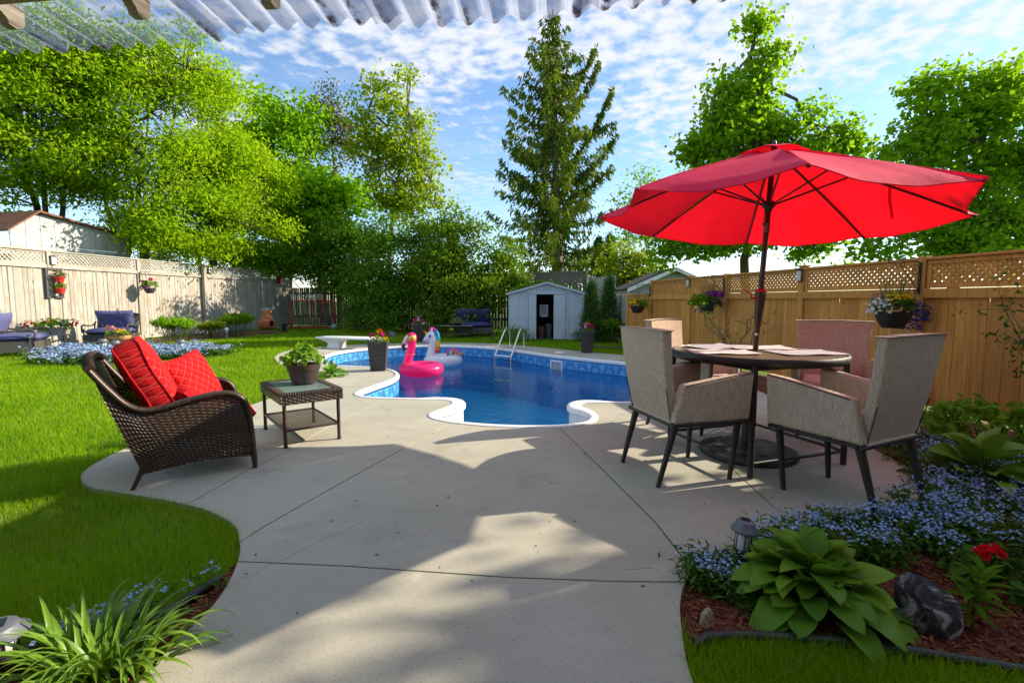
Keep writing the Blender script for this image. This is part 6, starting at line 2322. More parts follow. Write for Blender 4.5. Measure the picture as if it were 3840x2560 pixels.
basket('small black hanging basket of yellow petunias at the far cedar fence', off_right(11.17, .38, 1.03), .165, 131,
       (('L', LEAFG, 46, (0, 0, .35), (1.15, 1.0, .6), .05), ('F', F_YEL, 30, (-.4, -.4, .5), (.9, .7, .5), .07), ('F', F_YEL, 16, (1.0, -.3, -.2), (.5, .5, .5), .06), ('L', LEAFG, 18, (.95, -.2, -.1), (.5, .5, .5), .04)), BLACKP, .48, .17, 12)


# fence lamps
def fence_lamp(label, loc, rz, w=.075, h=.16):
    root = thing('fence_lamp', label, 'wall lamp', loc, rz, 'small solar lamps on the fence posts')
    mb = MB(); mb.box((.008, 0, 0), (.016, w * 1.15, h * 1.1), b=.003); mb.obj('back_plate', BLACKP, root)
    mb = MB(); mb.box((.034, 0, -.006), (.034, w, h * .9), b=.006); mb.obj('diffuser', LAMPGL, root)
    mb = MB(); mb.box((.036, 0, h * .52), (.055, w * 1.2, .016), b=.003); mb.obj('hood', BLACKP, root)


aL, aR = math.atan2(-.142, .99), math.atan2(-.19, -.982)
fence_lamp('white fence lamp near the wall planter on the grey fence', off_left(12.02, .05, 2.14), aL, .11, .2)
fence_lamp('white fence lamp on the double post of the grey fence', off_left(17.05, .06, 2.22), aL, .12, .2)
fence_lamp('fence lamp on the capped cedar post behind the umbrella pole', (RX(6.81) - .047, 6.80, 1.50), aR, .07, .16)
fence_lamp('fence lamp on the cedar post by the purple basket', (RX(9.61) - .047, 9.60, 1.50), aR, .07, .15)

# ================================================================ LAWN FURNITURE
def wick2():
    t = NT('grey_brown_wicker')
    v = t.coord()
    ck = t.node('ShaderNodeTexChecker'); ck.inputs['Scale'].default_value = 46
    t.l.new(v, ck.inputs['Vector'])
    n = t.noise(v, 60, 3)
    f = t.math('ADD', t.math('MULTIPLY', ck.outputs['Fac'], .5), t.math('MULTIPLY', n, .5))
    t.base(t.ramp(f, [(.2, (.035, .032, .028)), (.8, (.13, .12, .10))])).set(rough=.55)
    t.bump(f, .7, .006)
    return t.m


WICK2 = M_('wick2', wick2)


def lounge(name, label, loc, rz, W, nback, mat, cat='armchair'):
    """deep wicker lounge seat; local Y forward"""
    root = thing(name, label, cat, loc, rz, 'blue cushioned wicker seats on the lawn')
    D = .80
    for sx in (-1, 1):
        out = [(.40, 0.02), (.385, .24), (.33, .30), (.2, .31), (-.05, .305), (-.30, .32), (-.36, .10), (-.35, 0.03), (-.2, .075), (0, .09), (.2, .085)]
        mb = MB()
        x0, x1 = sx * (W / 2 - .025), sx * W / 2
        n = len(out)
        mb.v = [(x0, y, z) for y, z in out] + [(x1, y, z) for y, z in out]
        mb.f = [tuple(range(n)), tuple(range(2 * n - 1, n - 1, -1))] + [(i, n + i, n + (i + 1) % n, (i + 1) % n) for i in range(n)]
        mb.obj('side_panel', WICK2, root)
        for yy, h in ((.395, .30), (-.35, .3)):
            mb = MB(); mb.tube([(sx * (W / 2 - .012), yy, 0), (sx * (W / 2 - .012), yy - .02, h)], [.018, .022], 8); mb.obj('leg', WICK2, root, 60)
        mb = MB()
        pts = [(-.37, .60), (-.25, .535), (-.05, .515), (.15, .525), (.31, .545), (.38, .52), (.405, .45), (.38, .385), (.32, .37), (.29, .41), (.31, .44)]
        mb.tube(catmull([(sx * (W / 2), y, z) for y, z in pts], 4, False), .021, 8); mb.tube([(sx * W / 2, -.27, .32), (sx * W / 2, -.30, .53)], .015, 6); mb.tube([(sx * W / 2, .30, .29), (sx * W / 2, .33, .37)], .015, 6)
        mb.obj('arm', WICK2, root, 60)
    mb = MB(); mb.box((0, .385, .2), (W - .06, .02, .17)); mb.obj('front_panel', WICK2, root)
    mb = MB(); mb.box((0, .02, .285), (W - .06, .72, .025)); mb.obj('seat_deck', WICK2, root)
    rows = []
    for j in range(7):
        v = j / 6
        rows.append([Vector((u * (W / 2 - .02 + .02 * v), -.33 - .16 * v - .03 * (1 - u * u), .28 + .50 * v + .05 * (1 - u * u) * v)) for u in [i / 5 - 1 for i in range(11)]])
    mb = MB(); mb.grid(rows); mb.grid([[p + Vector((0, -.025, 0)) for p in r[::-1]] for r in rows]); mb.tube(rows[-1], .026, 8); mb.obj('backrest', WICK2, root, 60)
    mb = MB(); cushion(mb, W - .07, .74, .17, 12, 7, 0, Mrot((0, .05, .375))); mb.obj('seat_cushion', mat, root, 60)
    bw = (W - .10) / nback
    for k in range(nback):
        x = -(W - .10) / 2 + bw * (k + .5)
        mb = MB(); cushion(mb, bw, .50, .19, 12, 4, .05, Matrix.Translation((x, -.27, .66)) @ Matrix.Rotation(RAD(70), 4, 'X'), seed=k); mb.obj('back_cushion', mat, root, 60)
    return root


f1 = Vector((.87, .49)); c1 = Vector((-10.13, 10.35)) - f1 * .42
lounge('lounge_chair', 'blue cushioned wicker lounge chair in profile at the left frame edge', (c1.x, c1.y, 0), math.atan2(f1.y, f1.x) - math.pi / 2, .92, 1, BLUEF)
lounge('lounge_chair', 'blue cushioned wicker lounge chair facing the yard before the grey fence', (-10.25, 12.25, 0), math.atan2(-.94, .35) - math.pi / 2, .92, 1, BLUEF)
lounge('loveseat', 'navy cushioned wicker loveseat in the shade left of the metal shed', (-1.27, 15.5, 0), RAD(180 + 6), 1.22, 2, NAVYF, 'loveseat')

ct = thing('coffee_table', 'long dark metal coffee table in front of the shaded loveseat', 'table', (-1.72, 14.75, 0), RAD(4))
mb = MB(); mb.box((0, 0, .372), (1.02, .52, .022), b=.005); mb.obj('table_top', DARKW, ct)
mb = MB(); mb.box((0, 0, .13), (.86, .42, .015)); mb.obj('lower_shelf', DARKW, ct)
for sx in (-1, 1):
    for sy in (-1, 1):
        mb = MB(); mb.tube([(sx * .47, sy * .23, 0), (sx * .43, sy * .21, .15), (sx * .49, sy * .24, .36)], .014, 7); mb.obj('leg', BLACK, ct, 60)
ctp = thing('potted_plant', 'round green plant in a dark bowl on the coffee table', 'potted plant', (-1.70, 14.80, .384))
mb = MB(); mb.lathe([(0, 0), (.11, 0), (.17, .08), (.16, .085), (0, .07)], 20); mb.obj('bowl', BLACKP, ctp, 50)
leafball(ctp, SPIKE, (0, 0, .10), (.18, .17, .12), 50, .05, 141, 5, .6)

sm = thing('plant_stand', 'low metal side table between the two blue lounge chairs', 'table', (-11.08, 11.55, 0), RAD(30))
mb = MB(); mb.lathe([(0, .315), (.30, .315), (.31, .325), (.30, .335), (0, .335)], 28); mb.obj('table_top', plain('grey_table_metal', (.28, .27, .25), .5), sm, 50)
for k in range(4):
    a = .78 + k * 1.571
    mb = MB(); mb.tube(catmull([(.29 * math.cos(a), .29 * math.sin(a), .32), (.325 * math.cos(a), .325 * math.sin(a), .24), (.27 * math.cos(a), .27 * math.sin(a), .10), (.29 * math.cos(a), .29 * math.sin(a), 0)], 4, False), .011, 6); mb.obj('leg', BLACK, sm, 60)
bx_ = thing('flower_trough', 'grey trough of red and white geraniums on the low side table', 'planter', (-11.05, 11.5, .335), RAD(25))
mb = MB(); rows = [[Vector((sx * w, sy * d, z)) for sx, sy in ((-1, -1), (1, -1), (1, 1), (-1, 1))] for z, w, d in ((0, .20, .10), (.15, .24, .13), (.16, .25, .14), (.155, .23, .12), (.13, .22, .11))]
mb.grid(rows, close_u=True); mb.f.append((0, 1, 2, 3)); mb.f.append((16, 17, 18, 19)); mb.obj('trough', plain('grey_trough', (.30, .29, .28), .7), bx_)
leafball(bx_, LEAFG, (0, 0, .2), (.34, .20, .16), 70, .065, 151, 5, .9)
for i, (m_, n_, c_, r_) in enumerate(((F_RED, 26, (-.40, -.05, .28), (.10, .09, .09)), (F_RED, 26, (.40, .0, .28), (.10, .09, .10)), (F_WHITE, 20, (.22, -.06, .29), (.08, .07, .07)), (F_ORNG, 14, (-.05, -.02, .33), (.10, .07, .05)))):
    q, d_ = mound(n_, c_, r_, 152 + i, -.8); blossoms('blossoms', bx_, m_, q, .06, 156 + i, outd=d_)

# heart hanger with coco basket
hh = thing('basket_hanger', 'black iron heart-shaped basket hanger in the island flower bed', 'plant hanger', (-8.92, 10.85, 0), RAD(8))
mb = MB()
for sx in (-1, 1):
    mb.tube(catmull([(0, 0, .02), (sx * .10, 0, .17), (sx * .26, 0, .42), (sx * .335, 0, .62), (sx * .30, 0, .77), (sx * .18, 0, .845), (sx * .06, 0, .80), (0, 0, .74)], 5, False), .009, 6)
    mb.tube([(sx * .02, 0, .03), (sx * .05, 0, -.05)], .007, 5)
hp = mb.obj('heart_frame', IRON, hh, 60)
mb = MB(); mb.tube([(0, 0, .74), (0, 0, .96)], .006, 6); mb.ball((0, 0, .965), .016, 8, 6); mb.tube([(.03 * math.cos(a), 0, .89 + .045 * math.sin(a)) for a in [k * .52 for k in range(12)]], .005, 5, closed=True); mb.obj('finial', IRON, hh, 60)
cb_ = thing('coco_basket', 'coco fibre hanging basket of orange and yellow flowers in the heart hanger', 'flower basket', (-8.92, 10.82, .375), 0)
mb = MB()
rows = []
for j in range(8):
    t = j / 7
    rows.append([Vector((.265 * math.cos(a) * math.cos(t * 1.45) * (1 + .02 * math.sin(9 * a)), .20 * math.sin(a) * math.cos(t * 1.45), -.20 * math.sin(t * 1.5))) for a in [2 * math.pi * k / 36 for k in range(36)]])
mb.grid(rows, close_u=True); mb.obj('coco_liner', plain('coco_fibre', (.50, .27, .09), .95, var=.35, scale=12, bump=.9, bscale=40), cb_, 80)
mb = MB(); mb.tube([(.27 * math.cos(a), .205 * math.sin(a), .005) for a in [2 * math.pi * k / 32 for k in range(32)]], .008, 6, closed=True)
for k in range(7):
    x = -.22 + k * .073; h = math.sqrt(max(0, 1 - (x / .27) ** 2)); mb.tube([(x, -.207 * h, .0), (x * .8, -.17 * h, -.12), (x * .4, -.06 * h, -.205)], .004, 4, cap=False)
mb.obj('wire_frame', IRON, cb_)
mb = MB()
for a in (.4, 2.6, 4.6):
    mb.tube([(.26 * math.cos(a), .2 * math.sin(a), 0), (0, 0, .36)], .003, 4)
mb.tube([(0, 0, .36), (0, .02, .44)], .003, 4); mb.obj('chain', IRON, cb_)
leafball(cb_, LEAFG, (0, 0, .03), (.25, .19, .06), 50, .05, 161, 4, .7)
for i, (m_, n_, c_, r_) in enumerate(((F_LPINK, 26, (-.12, -.05, .16), (.10, .08, .07)), (F_YEL, 22, (.10, -.05, .09), (.12, .09, .05)), (F_ORNG, 10, (-.08, -.06, .12), (.10, .08, .06)))):
    q, d_ = mound(n_, c_, r_, 162 + i, -.5); blossoms('blossoms', cb_, m_, q, .05, 166 + i, outd=d_)

# wall planter frame on the grey fence
wf = thing('wall_planter', 'grey framed wall planter on the grey fence', 'wall planter', off_left(12.02, .055, 1.58), math.atan2(1, .143))
for c_, d_ in (((0, 0, .345), (.40, .035, .055)), ((0, 0, -.345), (.40, .035, .055)), ((-.175, 0, 0), (.05, .034, .635)), ((.175, 0, 0), (.05, .034, .635))):
    mb = MB(); mb.box(c_, d_); mb.obj('frame_bar', GREYPL, wf)
mb = MB()
for k in range(-4, 9):
    for s_ in (-1, 1):
        z0 = -.32 + k * .11
        za, zb = z0, z0 + s_ * .30
        pts_ = [(-.15, 0, za), (.15, 0, zb)]
        if all(-.34 < q[2] < .34 for q in pts_):
            mb.tube(pts_, .003, 4)
mb.obj('wire_trellis', IRON, wf)['kind'] = 'stuff'
for z, lab, m_ in ((.12, 'red clay pot with a bushy grey-green herb, upper in the wall planter', SPIKE), (-.16, 'red clay pot with bright green herb, lower in the wall planter', LIME)):
    q = wf.matrix_basis @ Vector((0.06, -.11, z)) if False else (Matrix.Translation(wf.location) @ Matrix.Rotation(math.atan2(1, .143), 4, 'Z')) @ Vector((.03, -.12, z))
    rp_ = thing('flower_pot', lab, 'flower pot', q, 0, 'red pots of the wall planter')
    mb = MB(); mb.lathe([(0, -.10), (.075, -.10), (.10, .0), (.112, .0), (.115, .04), (.105, .04), (.10, .01), (0, .01)], 20); mb.obj('pot', REDPOT, rp_, 40)
    leafball(rp_, m_, (0, 0, .075), (.125, .11, .09), 46, .045, int(171 + z * 100), 5, .6)

# chiminea
chm = thing('chiminea', 'terracotta chiminea with open mouth before the grey fence', 'chiminea', (-8.87, 17.35, 0), RAD(0))
mb = MB(); mb.lathe([(.0, .10), (.16, .10), (.25, .15), (.30, .25), (.305, .34), (.27, .43), (.215, .50), (.185, .53), (.19, .55), (.17, .57), (.155, .70), (.165, .80), (.155, .81), (.12, .80), (.11, .60), (.0, .5)], 32); mb.obj('body', TERRA, chm, 60)
mb = MB(); mb.lathe([(.15, .81), (.168, .815), (.168, .865), (.15, .87), (.14, .82)], 24); mb.obj('chimney_cap', plain('ash_grey_cap', (.35, .35, .34), .8), chm, 50)
Mm = Matrix.Translation((.225, -.19, .32)) @ Matrix.Rotation(RAD(-38), 4, 'Z') @ Matrix.Rotation(RAD(90), 4, 'Y')
mb = MB(); mb.lathe([(.135, -.06), (.135, .06), (.125, .085), (.10, .08), (.095, -.02)], 24, Mm, sx=1.1, sy=.9, cap=False); mt = mb.obj('mouth_flange', TERRA, chm, 60)
mb = MB(); mb.lathe([(0, .028), (.11, .028), (.11, .022), (0, .022)], 20, Mm, sx=1.1, sy=.9); mb.obj('mouth_shade_disc', plain('mouth_shade_black', (.008, .007, .006), .95), mt)  # flat black disc stands in for the shaded hollow of the mouth
mb = MB(); mb.tube([(.307 * math.cos(a), .307 * math.sin(a), .385) for a in [k * 2 * math.pi / 36 for k in range(36)]], .008, 5, closed=True); mb.tube([(.19 * math.cos(a), .19 * math.sin(a), .54) for a in [k * 2 * math.pi / 36 for k in range(36)]], .015, 6, closed=True); mb.obj('raised_band', TERRA, chm, 60)
for k in range(3):
    a = .5 + k * 2.09
    mb = MB(); mb.tube(catmull([(.15 * math.cos(a), .15 * math.sin(a), .14), (.30 * math.cos(a), .30 * math.sin(a), .16), (.36 * math.cos(a), .36 * math.sin(a), .0)], 4, False), .011, 6); mb.obj('leg', IRON, chm, 60)
mb = MB(); mb.tube([(.22 * math.cos(a), .22 * math.sin(a), .13) for a in [k * 2 * math.pi / 24 for k in range(24)]], .01, 6, closed=True); mb.obj('stand_ring', IRON, chm, 60)
wb = MB(); wb.box((0, 0, .14), (.16, .2, .27)); wb.box((0, 0, .285), (.18, .22, .02)); o = wb.obj('charcoal_bin', BLACKP, loc=(-8.42, 17.75, 0)); tag(o, 'small black bin behind the terracotta chiminea', 'bin')

# lacrosse goal
gl_ = thing('lacrosse_goal', 'red tube lacrosse goal with net under the lilac', 'goal', (-8.16, 19.65, 0), RAD(12))
GW, GH = .83, 1.13
mb = MB(); mb.tube(catmull([(-GW, 0, 0), (-GW, 0, GH - .18), (-GW + .05, 0, GH - .05), (-GW + .18, 0, GH), (0, 0, GH), (GW - .18, 0, GH), (GW - .05, 0, GH - .05), (GW, 0, GH - .18), (GW, 0, 0)], 4, False), .030, 10); mb.obj('front_frame', REDPNT, gl_, 60)
mb = MB(); mb.tube([(-GW, 0, .03), (-.25, .75, .03), (.25, .75, .03), (GW, 0, .03)], .024, 8); mb.tube([(-GW, 0, .025), (GW, 0, .025)], .02, 8); mb.obj('base_frame', REDPNT, gl_, 60)
mb = MB(); mb.tube([(0, .02, GH), (0, .10, GH - .25), (0, .16, .03)], .024, 8); mb.obj('back_upright', REDPNT, gl_, 60)
NETM = plain('net_cord', (.10, .10, .09), .9)
mb = MB()
def netp(u, v):
    x = -GW + 2 * GW * u
    d = .72 * math.sin(math.pi * min(1, max(0, u))) ** .6
    return Vector((x, d * (1 - v) * .9 + .02, .04 + v * (GH - .06)))
for i in range(31):
    mb.tube([netp(i / 30, j / 10) for j in range(11)], .0028, 3, cap=False)
for j in range(21):
    mb.tube([netp(i / 24, j / 20) for i in range(25)], .0028, 3, cap=False)
mb.obj('net', NETM, gl_)['kind'] = 'stuff'
WHTM, SHAFTW = plain('white_stick_plastic', (.74, .74, .72), .5), plain('pale_shaft', (.62, .60, .58), .4, .3)
for k, (x, L, m_, lab, tl) in enumerate(((-.70, .98, SHAFTW, 'white lacrosse stick hanging leftmost on the red goal', 4), (-.46, .95, SHAFTW, 'white lacrosse stick hanging second from the left on the red goal', 1), (-.12, 1.13, SHAFTW, 'white lacrosse stick hanging in the middle of the five on the red goal', 1), (.13, 1.16, SHAFTW, 'white lacrosse stick hanging fourth from the left on the red goal', -1), (.33, 1.12, REDPNT, 'lacrosse stick with red shaft hanging rightmost on the red goal', 5))):
    q = Matrix.Translation((-8.16, 19.65, 0)) @ Matrix.Rotation(RAD(12), 4, 'Z') @ Vector((x, -.055, GH))
    s_ = thing('lacrosse_stick', lab, 'lacrosse stick', q, RAD(12), 'lacrosse sticks on the goal'); s_.rotation_euler = (0, RAD(-tl), RAD(12))
    mb = MB(); mb.tube([(0, 0, .03), (0, 0, .03 - L * .62)], .012, 8); sh = mb.obj('shaft', m_, s_, 60)
    mb = MB(); mb.tube(catmull([(0, 0, .02), (.045, 0, .09), (.085, 0, .17), (.085, 0, .235), (.05, 0, .265), (0, 0, .272), (-.05, 0, .265), (-.085, 0, .235), (-.085, 0, .17), (-.045, 0, .09)], 4), .010, 6, closed=True); hd_ = mb.obj('head', WHTM, s_, 60)
    mb = MB()
    for i in range(6):
        mb.tube([(-.075 + i * .03, 0, .10 + abs(i - 2.5) * .012), (-.075 + i * .03, .01, .262)], .0035, 4)
    for i in range(4):
        mb.tube([(-.07, 0, .13 + i * .035), (.07, 0, .13 + i * .035)], .003, 4)
    mb.obj('pocket', WHTM, hd_)['kind'] = 'stuff'
    mb = MB(); mb.tube([(0, 0, .03 - L * .62), (0, 0, -L * .62 - .03)], .015, 8); mb.obj('butt_cap', BLACKP, sh, 60)
sb_ = thing('soccer_ball', 'white soccer ball by the right post of the red goal', 'ball', (-7.2, 19.35, 0))
mb = MB(); mb.ball((0, 0, .105), .105, 20, 14); mb.obj('ball_skin', plain('ball_white', (.62, .66, .68), .45), sb_, 80)
for d_ in ((0, -1, .2), (.85, -.4, .3), (-.85, -.4, .3), (0, -.3, .95), (.5, -.8, -.5), (-.5, -.8, -.5)):
    d_ = Vector(d_).normalized(); Mq = Matrix.Translation(Vector((0, 0, .105)) + d_ * .1) @ Vector((0, 0, 1)).rotation_difference(d_).to_matrix().to_4x4()
    mb = MB(); mb.lathe([(0, .0065), (.022, .005), (.034, .0)], 5, Mq); mb.obj('ball_patch', plain('ball_teal', (.05, .16, .20), .45), sb_)
o = MB(); o.ball((0, 0, .07), .07, 14, 10); o = o.obj('rubber_ball', REDPNT, smooth=80, loc=(-8.55, 19.2, 0)); tag(o, 'small red ball on the grass in front of the red goal', 'ball')

# red bird house on the fence
bh = thing('bird_house', 'small red bird house on a post of the grey fence', 'bird house', off_left(21.0, .10, 1.86), math.atan2(1, .143))
mb = MB(); mb.prism([(-.13, 0), (.13, 0), (.13, .20), (0, .33), (-.13, .20)], -.09, .09); mb.obj('box', REDPNT, bh)
for s_ in (-1, 1):
    mb = MB(); mb.bar((s_ * .17, 0, .175), (0, 0, .345), .24, .015); mb.obj('roof_board', REDPNT, bh)
mb = MB(); mb.lathe([(0, .0), (.035, .0), (.035, .004)], 14, Matrix.Translation((0, -.095, .14)) @ Matrix.Rotation(RAD(90), 4, 'X')); mb.obj('entry_hole', BLACKP, bh)
mb = MB(); mb.box((0, 0, -.012), (.30, .22, .02)); mb.obj('base_board', WHITEP, bh)

# ================================================================ NEAR PLANTS
def hosta_mat(g=1.0):
    t = NT('hosta_leaf')
    a = t.attr('tint')
    uv = t.node('ShaderNodeUVMap')
    sp = t.node('ShaderNodeSeparateXYZ'); t.l.new(uv.outputs[0], sp.inputs[0])
    # veins run lengthwise, bowed with the leaf: constant across-fraction
    vein = t.math('ABSOLUTE', t.math('SUBTRACT', t.math('FRACT', t.math('MULTIPLY', sp.outputs[0], 9.0)), .5))
    oi = t.node('ShaderNodeObjectInfo')
    base = t.mix(oi.outputs['Random'], tuple(x * g for x in (.095, .24, .016)), tuple(x * g for x in (.23, .43, .028)))
    base = t.mix(t.rng(vein, .36, .5, 0, .45), base, (.05, .13, .014))
    n = t.noise(t.coord(), 18, 3)
    base = t.mix(t.rng(n, .4, .7, 0, .25), base, (.14, .20, .03))
    t.base(base).set(rough=.42, spec=.25)
    t.bump(vein, .5, .004)
    tr = t.node('ShaderNodeBsdfTranslucent'); t.l.new(t.mix(.5, base, (.16, .30, .02)), tr.inputs['Color'])
    ms = t.node('ShaderNodeMixShader'); ms.inputs[0].default_value = .3
    t.l.new(t.b.outputs[0], ms.inputs[1]); t.l.new(tr.outputs[0], ms.inputs[2]); t.l.new(ms.outputs[0], t.out.inputs['Surface'])
    return t.m


HOSTA = M_('hosta', hosta_mat)


def leaf_mesh(name, L, W, arch, cup, wave, seed, mat, point=1.5, nu=7, nv=9):
    """broad leaf blade along +Y starting at the origin, with petiole taper"""
    rr = random.Random(seed)
    ph = rr.random() * 6.28
    vs, fs, uvs = [], [], []
    for j in range(nv):
        t = j / (nv - 1)
        w = W * (math.sin(math.pi * min(1, t ** .74)) ** .62 * (1 - .12 * t) + .02)
        if t > .999:
            w = .002
        yy = L * (math.sin(arch * t) / arch if arch > .01 else t)
        zz = -L * (1 - math.cos(arch * t)) / arch if arch > .01 else 0
        for i in range(nu):
            u = 2 * i / (nu - 1) - 1
            x = u * w / 2
            z = zz + cup * w * (u * u) + wave * W * math.sin(5.5 * t + ph + (1.5 if u > 0 else 0)) * abs(u) ** 2
            vs.append((x, yy, z)); uvs.append((u * .5 + .5, t))
    for j in range(nv - 1):
        for i in range(nu - 1):
            a = j * nu + i
            fs.append((a, a + 1, a + nu + 1, a + nu))
    me = bpy.data.meshes.new(name)
    me.from_pydata(vs, [], fs)
    uv = me.uv_layers.new(name='UVMap')
    li = [l.vertex_index for l in me.loops]
    uv.data.foreach_set('uv', [c for k in li for c in uvs[k]])
    me.polygons.foreach_set('use_smooth', [True] * len(me.polygons))
    me.materials.append(mat)
    return me


def hosta(label, loc, n, L0, seed, spread=1.0, h=1.0, mat=HOSTA, group='hosta clumps'):
    root = thing('hosta', label, 'plant', loc, 0, group)
    rr = random.Random(seed)
    kinds = [leaf_mesh('leaf', L0 * a, L0 * b, c, d, w, seed + k, mat) for k, (a, b, c, d, w) in enumerate(((1.0, .66, .8, .10, .05), (1.05, .60, 1.05, .14, .06), (.9, .68, .6, .05, .07), (1.1, .56, 1.3, .12, .05), (.8, .60, .4, .18, .04)))]
    st_ = MB()
    for k in range(n):
        a = k * 2.39996 + rr.uniform(-.25, .25)
        q = (k + .5) / n                   # 0 centre .. 1 outer
        rad = L0 * (.10 + .62 * q) * spread
        z = L0 * h * (1.02 - .82 * q ** 1.1) + rr.uniform(-.015, .015)
        pitch = RAD(64 - 62 * q + rr.uniform(-20, 18))
        p = Vector((math.cos(a) * rad, math.sin(a) * rad, max(.04, z)))
        o = link('leaf', rr.choice(kinds), mat, root, p)
        o.rotation_euler = (pitch, rr.uniform(-.5, .5), a - math.pi / 2 + rr.uniform(-.35, .35))
        s_ = rr.uniform(.8, 1.12) * (.75 + .3 * q)
        o.scale = (s_, s_, s_)
        st_.tube([(math.cos(a) * .03, math.sin(a) * .03, -.02), (math.cos(a) * rad * .5, math.sin(a) * rad * .5, p.z * .7), p], [.005, .004, .003], 5, cap=False)
    st_.obj('leaf_stalks', leafmat('hosta_stalk', (.06, .13, .02), (.10, .18, .03), .2), root)['kind'] = 'stuff'
    return root


hosta('large green hosta in the mulch bed at the lower right', (1.15, 1.775, -.02), 108, .185, 201, 1.4, .92)
p = G(1238, 1412); hosta('small lime hosta at the pool-side corner of the lawn', (p.x + .02, p.y + .05, -.03), 34, .17, 202, .9, .8, M_('hosta_lime', lambda: hosta_mat(1.5)))
hosta('broad dark hosta at the right frame edge behind the blue flowers', (2.98, 2.95, -.02), 34, .26, 203, 1.0, .9)


def bushy(name, label, loc, n, r3, leaf, mat, seed, wid=.4, per=7, cat='plant', group=None):
    root = thing(name, label, cat, loc, 0, group)
    cl, od = mound(n, (0, 0, r3[2] * .6), r3, seed, -.3)
    r = np.random.default_rng(seed)
    mb = MB()
    for q in cl[::2]:
        mb.tube([(q[0] * .3, q[1] * .3, -.03), (q[0] * .7, q[1] * .7, q[2] * .6), tuple(q)], [.005, .004, .002], 4, cap=False)
    mb.obj('stems', leafmat('green_stem', (.06, .11, .02), (.10, .16, .03), .1), root)['kind'] = 'stuff'
    make_leaves('foliage', root, mat, cl, od, per, leaf * .45, leaf, r, .6, .1, .8, wid)
    return root


bushy('leafy_perennial', 'bright leafy perennial at the foot of the cedar fence, right edge', (3.75, 3.70, -.02), 70, (.42, .36, .24), .10, LEAFG, 211)
bushy('leafy_perennial', 'dark leafy perennial beside the fence solar light', (4.05, 5.2, -.02), 50, (.34, .30, .20), .09, LEAFD, 212)
bushy('leafy_perennial', 'low green clump at the foot of the metal shed near the ladder', (.05, 13.75, -.02), 50, (.42, .25, .22), .14, LEAFG, 213, .35)
bushy('leafy_perennial', 'low dark clump between the shed and the cone cedar', (1.9, 13.5, -.02), 30, (.22, .2, .2), .08, LEAFD, 214)

# shrub branch reaching in at the right frame edge
root = thing('twiggy_shrub', 'slender twiggy shrub against the cedar fence at the right frame edge', 'shrub', (4.5, 3.75, -.02))
rr = random.Random(9); mb = MB(); tips = []
for k in range(9):
    a = rr.uniform(1.8, 4.4); L = rr.uniform(.7, 1.35)
    pts = curve_pts((rr.uniform(-.05, .05), rr.uniform(-.05, .05), 0), (math.cos(a) * .45 * L, math.sin(a) * .35 * L, L), .06, k, 5, .03)
    mb.tube(pts, [.009, .008, .006, .005, .004, .002], 5, cap=False)
    for q in pts[2:]:
        for _ in range(3):
            e = q + Vector((rr.gauss(0, .09), rr.gauss(0, .09), rr.gauss(.03, .05))); mb.tube([q, e], [.003, .001], 3, cap=False); tips.append(tuple(e))
mb.obj('branches', BARK, root)['kind'] = 'stuff'
tips = np.array(tips); make_leaves('foliage', root, LEAFD, tips, unit(tips + 1e-3), 5, .035, .05, np.random.default_rng(3), .5, .1, 1, .5)

root = thing('bare_shrub', 'sparse shrub with bare twisting branches before the cedar fence', 'shrub', (3.42, 7.3, -.02))
rr = random.Random(19); mb = MB(); tips = []
for k in range(8):
    a = k * .8; L = rr.uniform(.7, 1.1)
    pts = curve_pts((0, 0, 0), (math.cos(a) * .55, math.sin(a) * .3, L), .08, 30 + k, 6, .06)
    mb.tube(pts, [.016, .013, .011, .008, .006, .004, .002], 5, cap=False)
    for q in pts[2:]:
        for _ in range(2):
            e = q + Vector((rr.gauss(0, .10), rr.gauss(0, .08), rr.gauss(.07, .05))); mb.tube([q, (q + e) / 2 + Vector((.01, 0, .01)), e], [.005, .003, .001], 4, cap=False)
            if k in (3, 4):
                tips.append(tuple(e))
mb.obj('branches', BARK, root, 60)
tips = np.array(tips); make_leaves('foliage', root, LEAFG, tips, unit(tips + 1e-3), 5, .04, .045, np.random.default_rng(4), .5, .1, 1, .5)


# daylily clump
def blade(root, base, ang, L, lean, w, droop, seed, mat, name='leaf'):
    rr = random.Random(seed)
    d = Vector((math.cos(ang), math.sin(ang), 0)); s = Vector((-d.y, d.x, 0))
    vs, fs = [], []
    n = 9
    p = Vector(base); el = math.pi / 2 - lean
    for i in range(n):
        t = i / (n - 1)
        ww = w * (1 - t ** 2.2) * (0.75 + .5 * min(1, t * 4)) + .0006
        nrm = Vector((-d.x * math.sin(el), -d.y * math.sin(el), math.cos(el)))
        vs += [p - s * ww / 2 + nrm * ww * .22, p - nrm * 0, p + s * ww / 2 + nrm * ww * .22]
        p = p + (d * math.cos(el) + Vector((0, 0, math.sin(el)))) * (L / (n - 1))
        el -= droop * (t + .25) / (n - 1) * 2
    for i in range(n - 1):
        a = 3 * i
        fs += [(a, a + 1, a + 4, a + 3), (a + 1, a + 2, a + 5, a + 4)]
    mb = MB(); mb.add(vs, fs)
    return mb.obj(name, mat, root, 80)


DAYL = M_('dayl', lambda: None) if False else None


def blade_mat():
    t = NT('daylily_blade')
    oi = t.node('ShaderNodeObjectInfo')
    base = t.mix(oi.outputs['Random'], (.09, .21, .015), (.22, .37, .03))
    t.base(base).set(rough=.4, spec=.4)
    tr = t.node('ShaderNodeBsdfTranslucent'); t.l.new(t.mix(.5, base, (.22, .36, .02)), tr.inputs['Color'])
    ms = t.node('ShaderNodeMixShader'); ms.inputs[0].default_value = .35
    t.l.new(t.b.outputs[0], ms.inputs[1]); t.l.new(tr.outputs[0], ms.inputs[2]); t.l.new(ms.outputs[0], t.out.inputs['Surface'])
    return t.m


